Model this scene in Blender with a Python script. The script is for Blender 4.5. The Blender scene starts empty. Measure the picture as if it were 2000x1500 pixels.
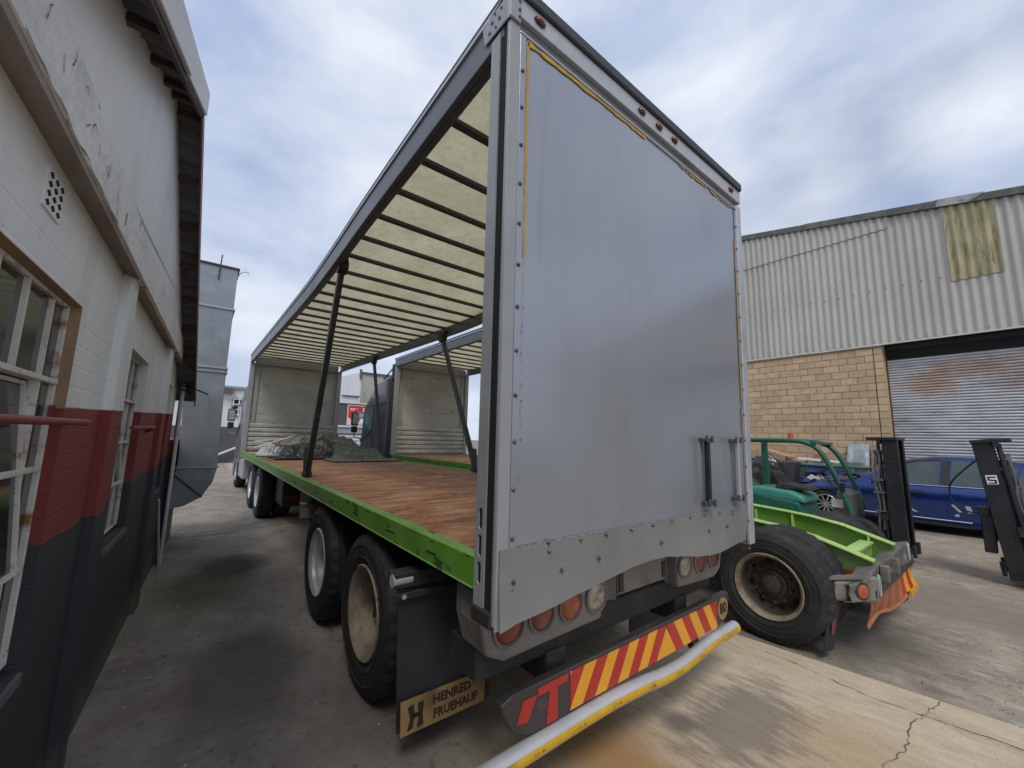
import bpy, bmesh, math, random
from mathutils import Vector, Matrix
random.seed(11)
R = math.radians
sc = bpy.context.scene
COL = sc.collection

# ------------------------------------------------------------------ camera
cam_d = bpy.data.cameras.new('camera')
cam = bpy.data.objects.new('camera', cam_d)
COL.objects.link(cam)
cam_d.sensor_width = 36.0
cam_d.lens = 14.007
cam_d.clip_start = 0.02
cam_d.clip_end = 2000
CR, CU, CF = Vector((0.787043, -0.61647, 0.022983)), Vector((-0.101805, -0.093049, 0.990443)), Vector((0.60844, 0.781861, 0.135993))
CL = Vector((-0.9947, -1.3583, 1.722))
cam.matrix_world = Matrix(((CR.x, CU.x, -CF.x, CL.x), (CR.y, CU.y, -CF.y, CL.y), (CR.z, CU.z, -CF.z, CL.z), (0, 0, 0, 1)))
sc.camera = cam

# ------------------------------------------------------------------ sky, sun, exposure
SUN_EL, SUN_AZ = R(54), R(218)          # azimuth clockwise from +Y
w = bpy.data.worlds.new('World')
sc.world = w
w.use_nodes = True
nt = w.node_tree
nt.nodes.clear()
N = nt.nodes.new
L = nt.links.new
out = N('ShaderNodeOutputWorld')
sky = N('ShaderNodeTexSky')
sky.sky_type = 'NISHITA'
sky.sun_disc = False
sky.sun_elevation = SUN_EL
sky.sun_rotation = SUN_AZ
bg1 = N('ShaderNodeBackground'); bg1.inputs[1].default_value = 0.09
L(sky.outputs[0], bg1.inputs[0])
tc = N('ShaderNodeTexCoord')
sep = N('ShaderNodeSeparateXYZ'); L(tc.outputs['Generated'], sep.inputs[0])
absz = N('ShaderNodeMath'); absz.operation = 'ABSOLUTE'; L(sep.outputs[2], absz.inputs[0])
zz = N('ShaderNodeMath'); zz.operation = 'MULTIPLY'; zz.inputs[1].default_value = 1.9; L(absz.outputs[0], zz.inputs[0])
cmb = N('ShaderNodeCombineXYZ'); L(sep.outputs[0], cmb.inputs[0]); L(sep.outputs[1], cmb.inputs[1]); L(zz.outputs[0], cmb.inputs[2])
n1 = N('ShaderNodeTexNoise'); n1.inputs['Scale'].default_value = 2.9; n1.inputs['Detail'].default_value = 7; n1.inputs['Roughness'].default_value = 0.52; n1.inputs['Distortion'].default_value = 0.25
L(cmb.outputs[0], n1.inputs['Vector'])
rp = N('ShaderNodeValToRGB')
rp.color_ramp.elements[0].position = 0.30; rp.color_ramp.elements[0].color = (0.38, 0.46, 0.67, 1)
rp.color_ramp.elements[1].position = 0.68; rp.color_ramp.elements[1].color = (0.77, 0.81, 0.89, 1)
e = rp.color_ramp.elements.new(0.46); e.color = (0.53, 0.60, 0.75, 1)
L(n1.outputs[0], rp.inputs[0])
bg2 = N('ShaderNodeBackground'); bg2.inputs[1].default_value = 1.0
L(rp.outputs[0], bg2.inputs[0])
n2 = N('ShaderNodeTexNoise'); n2.inputs['Scale'].default_value = 1.5; n2.inputs['Detail'].default_value = 4
L(cmb.outputs[0], n2.inputs['Vector'])
mr = N('ShaderNodeMapRange'); mr.inputs[1].default_value = 0.28; mr.inputs[2].default_value = 0.45; mr.inputs[3].default_value = 0.55; mr.inputs[4].default_value = 0.96
L(n2.outputs[0], mr.inputs[0])
mx = N('ShaderNodeMixShader'); L(mr.outputs[0], mx.inputs[0]); L(bg1.outputs[0], mx.inputs[1]); L(bg2.outputs[0], mx.inputs[2])
L(mx.outputs[0], out.inputs[0])

sun_d = bpy.data.lights.new('sun', 'SUN')
sun_d.energy = 1.4
sun_d.angle = R(22)
sun_d.color = (1.0, 0.95, 0.87)
sun = bpy.data.objects.new('sun', sun_d)
COL.objects.link(sun)
sdir = Vector((math.sin(SUN_AZ) * math.cos(SUN_EL), math.cos(SUN_AZ) * math.cos(SUN_EL), math.sin(SUN_EL)))
sun.rotation_euler = sdir.to_track_quat('Z', 'Y').to_euler()

sc.view_settings.view_transform = 'Standard'
sc.view_settings.look = 'None'
sc.view_settings.exposure = 0.2
sc.view_settings.gamma = 1.0
sc.view_settings.use_curve_mapping = False

# ------------------------------------------------------------------ materials
def mat(name, base, rough=0.5, metal=0.0, vary=0.12, vs=2.0, stretch=(1, 1, 1), layers=(), bump=0.0, bs=60.0,
        coat=0.0, spec=0.5, rvary=0.12, detail=5, transl=0.0, bstretch=(1, 1, 1), two=None, hook=None):
    m = bpy.data.materials.new(name)
    m.use_nodes = True
    t = m.node_tree
    N = t.nodes.new
    L = t.links.new
    b = t.nodes['Principled BSDF']
    g = N('ShaderNodeNewGeometry')
    def noise(scale, st, det=detail, off=0.0, rg=0.55):
        mp = N('ShaderNodeMapping'); mp.inputs['Scale'].default_value = st; mp.inputs['Location'].default_value = (off, off * 1.7, off * .6)
        L(g.outputs['Position'], mp.inputs[0])
        n = N('ShaderNodeTexNoise'); n.inputs['Scale'].default_value = scale; n.inputs['Detail'].default_value = det; n.inputs['Roughness'].default_value = rg
        L(mp.outputs[0], n.inputs['Vector'])
        return n.outputs[0]
    n0 = noise(vs, stretch)
    c0 = N('ShaderNodeMix'); c0.data_type = 'RGBA'
    hi = [min(1, c * (1 + vary)) for c in base]; lo = [c * (1 - vary) for c in base]
    if two: lo, hi = base, two
    c0.inputs[6].default_value = (*lo, 1); c0.inputs[7].default_value = (*hi, 1)
    r0 = N('ShaderNodeMapRange'); r0.inputs[1].default_value = 0.3; r0.inputs[2].default_value = 0.7; L(n0, r0.inputs[0])
    L(r0.outputs[0], c0.inputs[0])
    col = c0.outputs[2]
    k = 0
    for ly in layers:
        c, s, lo_, hi_ = ly[:4]
        st = ly[4] if len(ly) > 4 else (1, 1, 1)
        k += 1
        nn = noise(s, st, 6, 3.3 * k, 0.62)
        r1 = N('ShaderNodeMapRange'); r1.inputs[1].default_value = lo_; r1.inputs[2].default_value = hi_; r1.clamp = True
        L(nn, r1.inputs[0])
        cm = N('ShaderNodeMix'); cm.data_type = 'RGBA'; cm.inputs[7].default_value = (*c, 1)
        L(r1.outputs[0], cm.inputs[0]); L(col, cm.inputs[6])
        col = cm.outputs[2]
    if hook:
        col = hook(t, g, col, noise)
    L(col, b.inputs['Base Color'])
    rr = N('ShaderNodeMapRange'); rr.inputs[3].default_value = max(0.02, rough - rvary); rr.inputs[4].default_value = min(1, rough + rvary)
    L(n0, rr.inputs[0]); L(rr.outputs[0], b.inputs['Roughness'])
    b.inputs['Metallic'].default_value = metal
    b.inputs['Specular IOR Level'].default_value = spec
    b.inputs['Coat Weight'].default_value = coat
    b.inputs['Coat Roughness'].default_value = 0.06
    if bump:
        nb = noise(bs, bstretch, 4, 1.3)
        bp = N('ShaderNodeBump'); bp.inputs['Strength'].default_value = min(1, bump); bp.inputs['Distance'].default_value = 0.01
        L(nb, bp.inputs['Height']); L(bp.outputs[0], b.inputs['Normal'])
    if transl:
        tr = N('ShaderNodeBsdfTranslucent'); L(col, tr.inputs[0])
        ms = N('ShaderNodeMixShader'); ms.inputs[0].default_value = transl
        L(b.outputs[0], ms.inputs[1]); L(tr.outputs[0], ms.inputs[2])
        L(ms.outputs[0], t.nodes['Material Output'].inputs[0])
    return m

def glass(name, tint=(0.02, 0.025, 0.028), rough=0.05, dirt=0.25, through=0.0):
    m = mat(name, tint, rough, 0, 0.3, 3, layers=[((0.16, 0.16, 0.14), 5, 0.6, 1.1)] if dirt else (), spec=0.8, rvary=0.03)
    if through:
        t = m.node_tree
        b = t.nodes['Principled BSDF']
        tr = t.nodes.new('ShaderNodeBsdfTransparent'); tr.inputs[0].default_value = (0.62, 0.72, 0.7, 1)
        ms = t.nodes.new('ShaderNodeMixShader'); ms.inputs[0].default_value = through
        t.links.new(b.outputs[0], ms.inputs[1]); t.links.new(tr.outputs[0], ms.inputs[2])
        t.links.new(ms.outputs[0], t.nodes['Material Output'].inputs[0])
    return m

RUST = (0.16, 0.06, 0.025)
M = {}
M['silver'] = mat('silver_panel', (0.31, 0.325, 0.355), 0.24, 0.42, 0.04, 0.8, spec=0.5, coat=0.12, rvary=0.05,
                  layers=[((0.26, 0.265, 0.275), 1.6, 0.5, 0.85, (1, 1, .35)), ((0.23, 0.23, 0.225), 6, 0.62, 1.0, (2.2, 1, .12)), ((0.13, 0.12, 0.11), 30, 0.77, 0.80, (1, 1, .5)), ((0.30, 0.31, 0.33), 60, 0.77, 0.80, (1, 1, .25))], bump=0.04, bs=2.2)
M['skirt'] = mat('grey_skirt_sheet', (0.20, 0.20, 0.19), 0.45, 0.0, 0.10, 2.5, layers=[((0.26, 0.25, 0.22), 3.0, 0.55, 0.85, (1, 1, 2)), ((0.2, 0.17, 0.13), 30, 0.72, 0.8)], bump=0.03, bs=8)
M['post'] = mat('grey_post_paint', (0.29, 0.30, 0.305), 0.45, 0.0, 0.10, 3, layers=[((0.30, 0.30, 0.28), 5, 0.5, 0.8, (1, 1, .2)), ((0.17, 0.13, 0.10), 22, 0.70, 0.76, (1, 1, .3))], bump=0.05, bs=40)
M['alu'] = mat('dull_aluminium', (0.43, 0.44, 0.45), 0.42, 0.35, 0.1, 4, layers=[((0.28, 0.28, 0.28), 6, 0.55, 0.85)], bump=0.03)
M['rail'] = mat('roof_rail_grey', (0.105, 0.112, 0.125), 0.4, 0.2, 0.1, 2, layers=[((0.07, 0.075, 0.08), 4, 0.5, 0.8)])
M['darkrail'] = mat('dark_roof_edge', (0.035, 0.04, 0.042), 0.6, 0, 0.2, 3)
M['bow'] = mat('roof_bow_steel', (0.075, 0.075, 0.08), 0.6, 0.0, 0.2, 3, layers=[((0.14, 0.10, 0.07), 12, 0.62, 0.8)])
M['grp'] = mat('yellowed_roof_sheet', (0.57, 0.53, 0.36), 0.7, 0, 0.10, 1.4, transl=0.55, layers=[((0.43, 0.40, 0.25), 3, 0.42, 0.75, (1, .6, 1)), ((0.40, 0.37, 0.22), 12, 0.5, 0.8, (1, 1, 1)), ((0.42, 0.40, 0.26), 34, 0.60, 0.85)], spec=0.2)
M['green'] = mat('lime_green_paint', (0.10, 0.265, 0.022), 0.42, 0, 0.14, 3, layers=[((0.20, 0.29, 0.09), 5, 0.5, 0.8), ((0.045, 0.05, 0.03), 11, 0.60, 0.66, (1, .35, 1)), ((0.016, 0.016, 0.013), 24, 0.635, 0.66, (1, .22, 1.3))], bump=0.1, bs=30)
M['green2'] = mat('faded_green_paint', (0.40, 0.60, 0.17), 0.45, 0, 0.14, 3, layers=[((0.36, 0.47, 0.16), 4, 0.45, 0.75), ((0.12, 0.16, 0.06), 9, 0.62, 0.76), ((0.09, 0.055, 0.025), 20, 0.63, 0.67)], bump=0.06, bs=30)
M['greenweb'] = mat('dusty_green_web', (0.14, 0.33, 0.035), 0.5, 0, 0.2, 2, layers=[((0.17, 0.20, 0.08), 2, 0.42, 0.62), ((0.10, 0.09, 0.06), 8, 0.66, 0.78)])
M['deck'] = mat('worn_brown_plywood', (0.205, 0.068, 0.027), 0.75, 0, 0.25, 3.0, (0.6, 2.2, 1), layers=[((0.33, 0.17, 0.080), 2.2, 0.40, 0.66, (0.9, 1.5, 1)), ((0.40, 0.27, 0.155), 6, 0.48, 0.74, (0.6, 1.7, 1)), ((0.12, 0.042, 0.022), 4, 0.50, 0.74, (0.8, 1.4, 1)), ((0.09, 0.05, 0.035), 1.1, 0.56, 0.75), ((0.46, 0.33, 0.20), 28, 0.60, 0.72, (0.6, 1.6, 1)), ((0.6, 0.5, 0.36), 13, 0.66, 0.70, (0.3, 3, 1))], bump=0.12, bs=22, bstretch=(.3, 3, 1))
M['whiteply'] = mat('weathered_white_ply', (0.40, 0.40, 0.36), 0.65, 0, 0.12, 2, (1, 1, 1), layers=[((0.33, 0.32, 0.28), 3, 0.45, 0.7, (.5, 1, 1.2)), ((0.15, 0.12, 0.09), 7, 0.62, 0.68, (.4, 1, 2.2)), ((0.10, 0.07, 0.05), 17, 0.67, 0.70, (.35, 1, 1.6))], bump=0.12, bs=24)
M['whiteplank'] = mat('weathered_white_planks', (0.42, 0.42, 0.38), 0.65, 0, 0.14, 3, layers=[((0.30, 0.27, 0.22), 5, 0.5, 0.72, (.4, 1, 2)), ((0.17, 0.06, 0.04), 7, 0.64, 0.70, (.25, 1, 4)), ((0.06, 0.05, 0.04), 16, 0.66, 0.70, (.3, 1, 2))], bump=0.12, bs=24)
M['black'] = mat('black_painted_steel', (0.022, 0.022, 0.024), 0.5, 0, 0.3, 6, layers=[((0.07, 0.05, 0.035), 18, 0.64, 0.76)])
M['chassis'] = mat('grimy_chassis_steel', (0.028, 0.027, 0.026), 0.7, 0, 0.3, 3, layers=[((0.09, 0.06, 0.04), 6, 0.58, 0.8)])
M['rubber'] = mat('tyre_rubber', (0.026, 0.026, 0.027), 0.75, 0, 0.25, 6, layers=[((0.065, 0.06, 0.055), 5, 0.5, 0.8)], bump=0.12, bs=60, spec=0.35)
M['rimsilver'] = mat('silver_wheel_rim', (0.55, 0.56, 0.58), 0.35, 0.4, 0.1, 5, layers=[((0.2, 0.18, 0.16), 9, 0.62, 0.8)])
M['rimcream'] = mat('dirty_cream_rim', (0.27, 0.225, 0.16), 0.6, 0, 0.2, 5, layers=[((0.13, 0.09, 0.055), 5, 0.48, 0.68), ((0.07, 0.05, 0.035), 14, 0.6, 0.72)], bump=0.1)
M['hub'] = mat('greasy_hub', (0.05, 0.042, 0.034), 0.6, 0, 0.3, 8, layers=[((0.12, 0.10, 0.05), 9, 0.55, 0.7)])
M['flap'] = mat('rubber_mudflap', (0.030, 0.030, 0.034), 0.7, 0, 0.25, 3, layers=[((0.07, 0.065, 0.06), 4, 0.6, 0.9, (1, 1, .3))], bump=0.06, bs=12)
M['gold'] = mat('brass_coloured_plate', (0.33, 0.205, 0.075), 0.55, 0, 0.15, 6, layers=[((0.12, 0.08, 0.045), 6, 0.5, 0.75), ((0.05, 0.04, 0.03), 16, 0.64, 0.74)])
M['ink'] = mat('black_print', (0.02, 0.018, 0.016), 0.6)
M['box'] = mat('dusty_lamp_housing', (0.21, 0.185, 0.16), 0.6, 0, 0.15, 5, layers=[((0.10, 0.085, 0.07), 7, 0.52, 0.75), ((0.10, 0.05, 0.03), 15, 0.68, 0.76)], bump=0.08)
M['lampred'] = mat('red_lens', (0.20, 0.022, 0.012), 0.3, 0, 0.2, 12, coat=0.4, layers=[((0.22, 0.13, 0.09), 6, 0.5, 0.85)])
M['lampora'] = mat('amber_lens', (0.36, 0.085, 0.015), 0.3, 0, 0.2, 12, coat=0.4, layers=[((0.30, 0.17, 0.10), 6, 0.55, 0.9)])
M['lampwht'] = mat('clear_lens', (0.42, 0.36, 0.28), 0.3, 0.2, 0.3, 30, coat=0.4, layers=[((0.16, 0.12, 0.08), 30, 0.5, 0.7)])
M['yellow'] = mat('reflective_yellow', (0.78, 0.36, 0.02), 0.38, 0, 0.07, 5, layers=[((0.50, 0.22, 0.03), 5, 0.6, 0.9)])
M['red'] = mat('reflective_red', (0.46, 0.028, 0.022), 0.38, 0, 0.08, 5, layers=[((0.25, 0.03, 0.02), 6, 0.6, 0.85)])
M['board'] = mat('black_marker_board', (0.045, 0.042, 0.04), 0.5, 0, 0.2, 5, layers=[((0.12, 0.10, 0.08), 8, 0.6, 0.85)])
M['tape'] = mat('yellow_reflective_tape', (0.62, 0.36, 0.015), 0.4, 0, 0.12, 8, layers=[((0.34, 0.20, 0.03), 9, 0.52, 0.8)])
M['pipe'] = mat('silver_painted_pipe', (0.50, 0.51, 0.53), 0.4, 0.25, 0.08, 5, layers=[((0.24, 0.22, 0.20), 14, 0.68, 0.78)])
M['sealant'] = mat('yellow_brown_sealant', (0.46, 0.27, 0.04), 0.7, 0, 0.2, 9, layers=[((0.26, 0.14, 0.03), 14, 0.55, 0.75)])
M['bolt'] = mat('bolt_steel', (0.10, 0.10, 0.10), 0.45, 0.4, 0.3, 40, layers=[((0.3, 0.3, 0.3), 60, 0.55, 0.7)])

# ------------------------------------------------------------------ mesh helpers
class MB:
    def __init__(s):
        s.v = []; s.f = []
    def add(s, vs, fs):
        o = len(s.v)
        s.v += [Vector(a) for a in vs]
        s.f += [tuple(i + o for i in f) for f in fs]
        return s
    def hexa(s, p):
        return s.add(p, [(3, 2, 1, 0), (4, 5, 6, 7), (0, 1, 5, 4), (1, 2, 6, 5), (2, 3, 7, 6), (3, 0, 4, 7)])
    def box(s, x0, y0, z0, x1, y1, z1):
        return s.hexa([(x0, y0, z0), (x1, y0, z0), (x1, y1, z0), (x0, y1, z0), (x0, y0, z1), (x1, y0, z1), (x1, y1, z1), (x0, y1, z1)])
    def bar(s, a, b, w, h, up=(0, 0, 1)):
        a = Vector(a); b = Vector(b); d = (b - a).normalized(); u = Vector(up)
        if abs(d.dot(u)) > .98: u = Vector((0, 1, 0))
        r = d.cross(u).normalized() * (w / 2); t = r.normalized().cross(d).normalized() * (h / 2)
        return s.hexa([a - r - t, a + r - t, a + r + t, a - r + t, b - r - t, b + r - t, b + r + t, b - r + t])
    def tube(s, pts, r, n=10, caps=True):
        pts = [Vector(p) for p in pts]; rings = []
        rs = r if isinstance(r, (list, tuple)) else [r] * len(pts)
        prev = None
        for i, p in enumerate(pts):
            d = (pts[min(i + 1, len(pts) - 1)] - pts[max(i - 1, 0)]).normalized()
            if prev is None:
                u = Vector((0, 0, 1)) if abs(d.z) < .9 else Vector((1, 0, 0))
            else: u = prev
            x = d.cross(u).normalized(); u = x.cross(d).normalized(); prev = u
            rings.append([p + (x * math.cos(2 * math.pi * k / n) + u * math.sin(2 * math.pi * k / n)) * rs[i] for k in range(n)])
        fs = []
        for i in range(len(pts) - 1):
            for k in range(n):
                fs.append((i * n + k, i * n + (k + 1) % n, (i + 1) * n + (k + 1) % n, (i + 1) * n + k))
        if caps:
            fs.append(tuple(range(n))[::-1]); fs.append(tuple((len(pts) - 1) * n + k for k in range(n)))
        return s.add([v for r_ in rings for v in r_], fs)
    def cyl(s, a, b, r, n=16):
        return s.tube([a, b], r, n)
    def lathe(s, prof, org=(0, 0, 0), n=32, axis='X', mod=None, close=False):
        vs = []; fs = []; o = Vector(org); m = len(prof)
        for k in range(n):
            a = 2 * math.pi * k / n
            for j, (r, h) in enumerate(prof):
                rr = r if mod is None else mod(k, j, r)
                c, q = rr * math.cos(a), rr * math.sin(a)
                vs.append(o + Vector((h, c, q) if axis == 'X' else ((c, h, q) if axis == 'Y' else (c, q, h))))
        for k in range(n):
            for j in range(m if close else m - 1):
                fs.append((k * m + j, k * m + (j + 1) % m, ((k + 1) % n) * m + (j + 1) % m, ((k + 1) % n) * m + j))
        return s.add(vs, fs)
    def prism(s, poly, fn, d0, d1):
        """poly: 2d points; fn(u, v, d) -> 3d"""
        n = len(poly)
        vs = [fn(u, v, d0) for u, v in poly] + [fn(u, v, d1) for u, v in poly]
        fs = [tuple(range(n))[::-1], tuple(range(n, 2 * n))] + [(i, (i + 1) % n, n + (i + 1) % n, n + i) for i in range(n)]
        return s.add(vs, fs)
    def grid(s, fn, nu, nv):
        vs = [fn(i / nu, j / nv) for i in range(nu + 1) for j in range(nv + 1)]
        fs = [(i * (nv + 1) + j, (i + 1) * (nv + 1) + j, (i + 1) * (nv + 1) + j + 1, i * (nv + 1) + j + 1) for i in range(nu) for j in range(nv)]
        return s.add(vs, fs)
    def mesh(s, name, smooth=None, inv=None, recalc=True):
        me = bpy.data.meshes.new(name)
        vs = s.v if inv is None else [inv @ v for v in s.v]
        me.from_pydata([tuple(v) for v in vs], [], s.f)
        if recalc:
            bm = bmesh.new(); bm.from_mesh(me); bmesh.ops.recalc_face_normals(bm, faces=bm.faces); bm.to_mesh(me); bm.free()
        if smooth:
            me.shade_smooth()
            me.set_sharp_from_angle(angle=R(smooth))
        return me

WM = {}      # world matrices of things and parts
def thing(name, label, cat, loc=(0, 0, 0), rot=(0, 0, 0), group=None):
    o = bpy.data.objects.new(name, None)
    COL.objects.link(o)
    o.empty_display_size = 0.2
    o.location = loc; o.rotation_euler = rot
    o['label'] = label; o['category'] = cat
    if group: o['group'] = group
    WM[o.name] = Matrix.LocRotScale(Vector(loc), __import__('mathutils').Euler(rot), None)
    return o
def tag(o, label, cat, group=None):
    o['label'] = label; o['category'] = cat
    if group: o['group'] = group
    return o
def build(mb, name, m, parent=None, bevel=0.0, smooth=None, local=False, kind=None, label=None, seg=1, recalc=True):
    """mb coordinates are world unless local; the origin of a child sits at its root"""
    inv = None
    if parent is not None and not local: inv = WM[parent.name].inverted()
    me = mb.mesh(name, smooth, inv, recalc)
    if m is not None: me.materials.append(m)
    o = bpy.data.objects.new(name, me)
    COL.objects.link(o)
    if parent is not None:
        o.parent = parent
        WM[o.name] = WM[parent.name].copy()
    else: WM[o.name] = Matrix.Identity(4)
    if bevel:
        bv = o.modifiers.new('bevel', 'BEVEL'); bv.width = bevel; bv.segments = seg; bv.limit_method = 'ANGLE'; bv.angle_limit = R(40)
    if kind: o['kind'] = kind
    if label: o['label'] = label
    return o
def inst(name, me, parent, loc=(0, 0, 0), rot=(0, 0, 0), m=None, scale=None):
    """place shared mesh; loc in the parent's own frame"""
    o = bpy.data.objects.new(name, me)
    COL.objects.link(o)
    o.parent = parent
    o.location = loc; o.rotation_euler = rot
    if scale: o.scale = scale
    mm = Matrix.LocRotScale(Vector(loc), __import__('mathutils').Euler(rot), None)
    WM[o.name] = (WM[parent.name] if parent is not None else Matrix.Identity(4)) @ mm
    if m is not None and not me.materials: me.materials.append(m)
    return o
def textmesh(body, size, depth=0.0015, squash=1.0):
    c = bpy.data.curves.new('lettering', 'FONT'); c.body = body; c.size = size; c.extrude = depth; c.resolution_u = 2
    c.align_x = 'CENTER'; c.align_y = 'CENTER'; c.offset = size * 0.032
    o = bpy.data.objects.new('lettering_source', c); COL.objects.link(o)
    dg = bpy.context.evaluated_depsgraph_get(); dg.update()
    me = bpy.data.meshes.new_from_object(o.evaluated_get(dg))
    bpy.data.objects.remove(o); bpy.data.curves.remove(c)
    if squash != 1.0:
        for v in me.vertices: v.co.x *= squash
    return me
def clip(poly, a, b, c):
    """keep a*x+b*y<=c"""
    res = []
    for i in range(len(poly)):
        p, q = poly[i], poly[(i + 1) % len(poly)]
        dp, dq = a * p[0] + b * p[1] - c, a * q[0] + b * q[1] - c
        if dp <= 0: res.append(p)
        if (dp < 0) != (dq < 0) and dp != dq:
            t = dp / (dp - dq); res.append((p[0] + t * (q[0] - p[0]), p[1] + t * (q[1] - p[1])))
    return res
def strip(pts, widths, z, fn=None):
    """flat ribbon along 2d points"""
    mb = MB(); vs = []; fs = []
    for i, p in enumerate(pts):
        p = Vector(p); d = (Vector(pts[min(i + 1, len(pts) - 1)]) - Vector(pts[max(i - 1, 0)])).normalized()
        n = Vector((-d.y, d.x)) * widths[i] / 2
        for q in (p - n, p + n):
            vs.append((q.x, q.y, z) if fn is None else fn(q.x, q.y))
    for i in range(len(pts) - 1): fs.append((2 * i, 2 * i + 1, 2 * i + 3, 2 * i + 2))
    return mb.add(vs, fs)
# ================================================================== SETTING
def posmix(t, g, col, axis, lo, hi, c2, noise=None, namp=0.0, extra=None):
    N = t.nodes.new; L = t.links.new
    sp = N('ShaderNodeSeparateXYZ'); L(g.outputs['Position'], sp.inputs[0])
    src = sp.outputs[axis]
    if noise is not None:
        a = N('ShaderNodeMath'); a.operation = 'MULTIPLY_ADD'; a.inputs[1].default_value = namp
        L(noise, a.inputs[0]); L(src, a.inputs[2]); src = a.outputs[0]
    r = N('ShaderNodeMapRange'); r.inputs[1].default_value = lo; r.inputs[2].default_value = hi; L(src, r.inputs[0])
    cm = N('ShaderNodeMix'); cm.data_type = 'RGBA'
    L(r.outputs[0], cm.inputs[0]); L(col, cm.inputs[6])
    if isinstance(c2, tuple): cm.inputs[7].default_value = (*c2, 1)
    else: L(c2, cm.inputs[7])
    return cm.outputs[2]
def blob(t, g, col, centre, rad, c2, noise, amp=0.9, amount=1.0, stretch=(1, 1, 1)):
    """a colour patch with its own ragged outline"""
    N = t.nodes.new; L = t.links.new
    vm = N('ShaderNodeVectorMath'); vm.operation = 'SUBTRACT'; vm.inputs[1].default_value = centre; L(g.outputs['Position'], vm.inputs[0])
    vs = N('ShaderNodeVectorMath'); vs.operation = 'MULTIPLY'; vs.inputs[1].default_value = stretch; L(vm.outputs[0], vs.inputs[0])
    ln = N('ShaderNodeVectorMath'); ln.operation = 'LENGTH'; L(vs.outputs[0], ln.inputs[0])
    a = N('ShaderNodeMath'); a.operation = 'MULTIPLY_ADD'; a.inputs[1].default_value = amp; L(noise, a.inputs[0]); L(ln.outputs['Value'], a.inputs[2])
    r = N('ShaderNodeMapRange'); r.inputs[1].default_value = rad + amp * .5; r.inputs[2].default_value = rad * .45 + amp * .5; r.inputs[3].default_value = 0; r.inputs[4].default_value = amount
    L(a.outputs[0], r.inputs[0])
    cm = N('ShaderNodeMix'); cm.data_type = 'RGBA'; cm.inputs[7].default_value = (*c2, 1)
    L(r.outputs[0], cm.inputs[0]); L(col, cm.inputs[6])
    return cm.outputs[2]

def pave_hook(t, g, col, noise):
    N = t.nodes.new; L = t.links.new
    nA = noise(1.1, (1, .55, 1), 6, 2.0); nB = noise(7.0, (2.2, .6, 1), 8, 5.0, .68); nC = noise(70, (1, 1, 1), 3, 8.0); nD = noise(3.0, (2.0, .6, 1), 8, 11.0, .66)
    slab = N('ShaderNodeMix'); slab.data_type = 'RGBA'; slab.inputs[6].default_value = (0.46, 0.365, 0.245, 1); slab.inputs[7].default_value = (0.60, 0.50, 0.375, 1)
    r = N('ShaderNodeMapRange'); r.inputs[1].default_value = .32; r.inputs[2].default_value = .68; L(nB, r.inputs[0]); L(r.outputs[0], slab.inputs[0])
    s2 = N('ShaderNodeMix'); s2.data_type = 'RGBA'; s2.inputs[7].default_value = (0.24, 0.21, 0.17, 1)
    r2 = N('ShaderNodeMapRange'); r2.inputs[1].default_value = .52; r2.inputs[2].default_value = .92; L(nD, r2.inputs[0]); L(r2.outputs[0], s2.inputs[0]); L(slab.outputs[2], s2.inputs[6])
    s = s2.outputs[2]
    s = blob(t, g, s, (1.0, 0.15, 0), .55, (0.40, 0.225, 0.09), nA, .9, .9, (1, .6, 1))
    s = blob(t, g, s, (2.1, -0.5, 0), .5, (0.42, 0.31, 0.18), nA, .9, .6, (.7, .8, 1))
    s = blob(t, g, s, (1.55, 0.13, 0), .16, (0.15, 0.13, 0.11), nA, .2, .8)
    s = blob(t, g, s, (1.9, -0.1, 0), .35, (0.18, 0.155, 0.13), nB, .7, .7, (.5, 1, 1))
    col = posmix(t, g, col, 0, .62, .98, s, nA, .55)
    col = blob(t, g, col, (-.55, 5.15, 0), .55, (0.042, 0.036, 0.028), nA, .7, .9, (1, .75, 1))
    col = blob(t, g, col, (-.75, 4.4, 0), .5, (0.075, 0.075, 0.04), nA, .7, .75, (1, .6, 1))
    col = blob(t, g, col, (-.55, 2.3, 0), .45, (0.10, 0.085, 0.065), nA, .8, .6, (1, .5, 1))
    col = blob(t, g, col, (.15, 1.6, 0), .5, (0.08, 0.07, 0.06), nA, .8, .6, (1, .5, 1))  # darker patch around the left rear wheel
    # pale specks and grit
    r3 = N('ShaderNodeMapRange'); r3.inputs[1].default_value = .66; r3.inputs[2].default_value = .76; r3.inputs[4].default_value = .55; L(nC, r3.inputs[0])
    g3 = N('ShaderNodeMix'); g3.data_type = 'RGBA'; g3.inputs[7].default_value = (0.40, 0.36, 0.30, 1); L(r3.outputs[0], g3.inputs[0]); L(col, g3.inputs[6])
    r4 = N('ShaderNodeMapRange'); r4.inputs[1].default_value = .38; r4.inputs[2].default_value = .28; r4.inputs[4].default_value = .6; L(nC, r4.inputs[0])
    g4 = N('ShaderNodeMix'); g4.data_type = 'RGBA'; g4.inputs[7].default_value = (0.05, 0.045, 0.04, 1); L(r4.outputs[0], g4.inputs[0]); L(g3.outputs[2], g4.inputs[6])
    return g4.outputs[2]
M['pave'] = mat('worn_alley_concrete', (0.285, 0.25, 0.212), 0.8, 0, 0.25, 1.6, (1.2, .8, 1), layers=[((0.36, 0.325, 0.28), 2.6, 0.48, 0.72, (1.2, .8, 1)), ((0.13, 0.115, 0.095), 1.7, 0.55, 0.8), ((0.26, 0.185, 0.17), 1.2, 0.55, 0.75), ((0.15, 0.13, 0.11), 14, 0.56, 0.72)], bump=0.5, bs=110, hook=pave_hook, rvary=.15, spec=.3)
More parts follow.
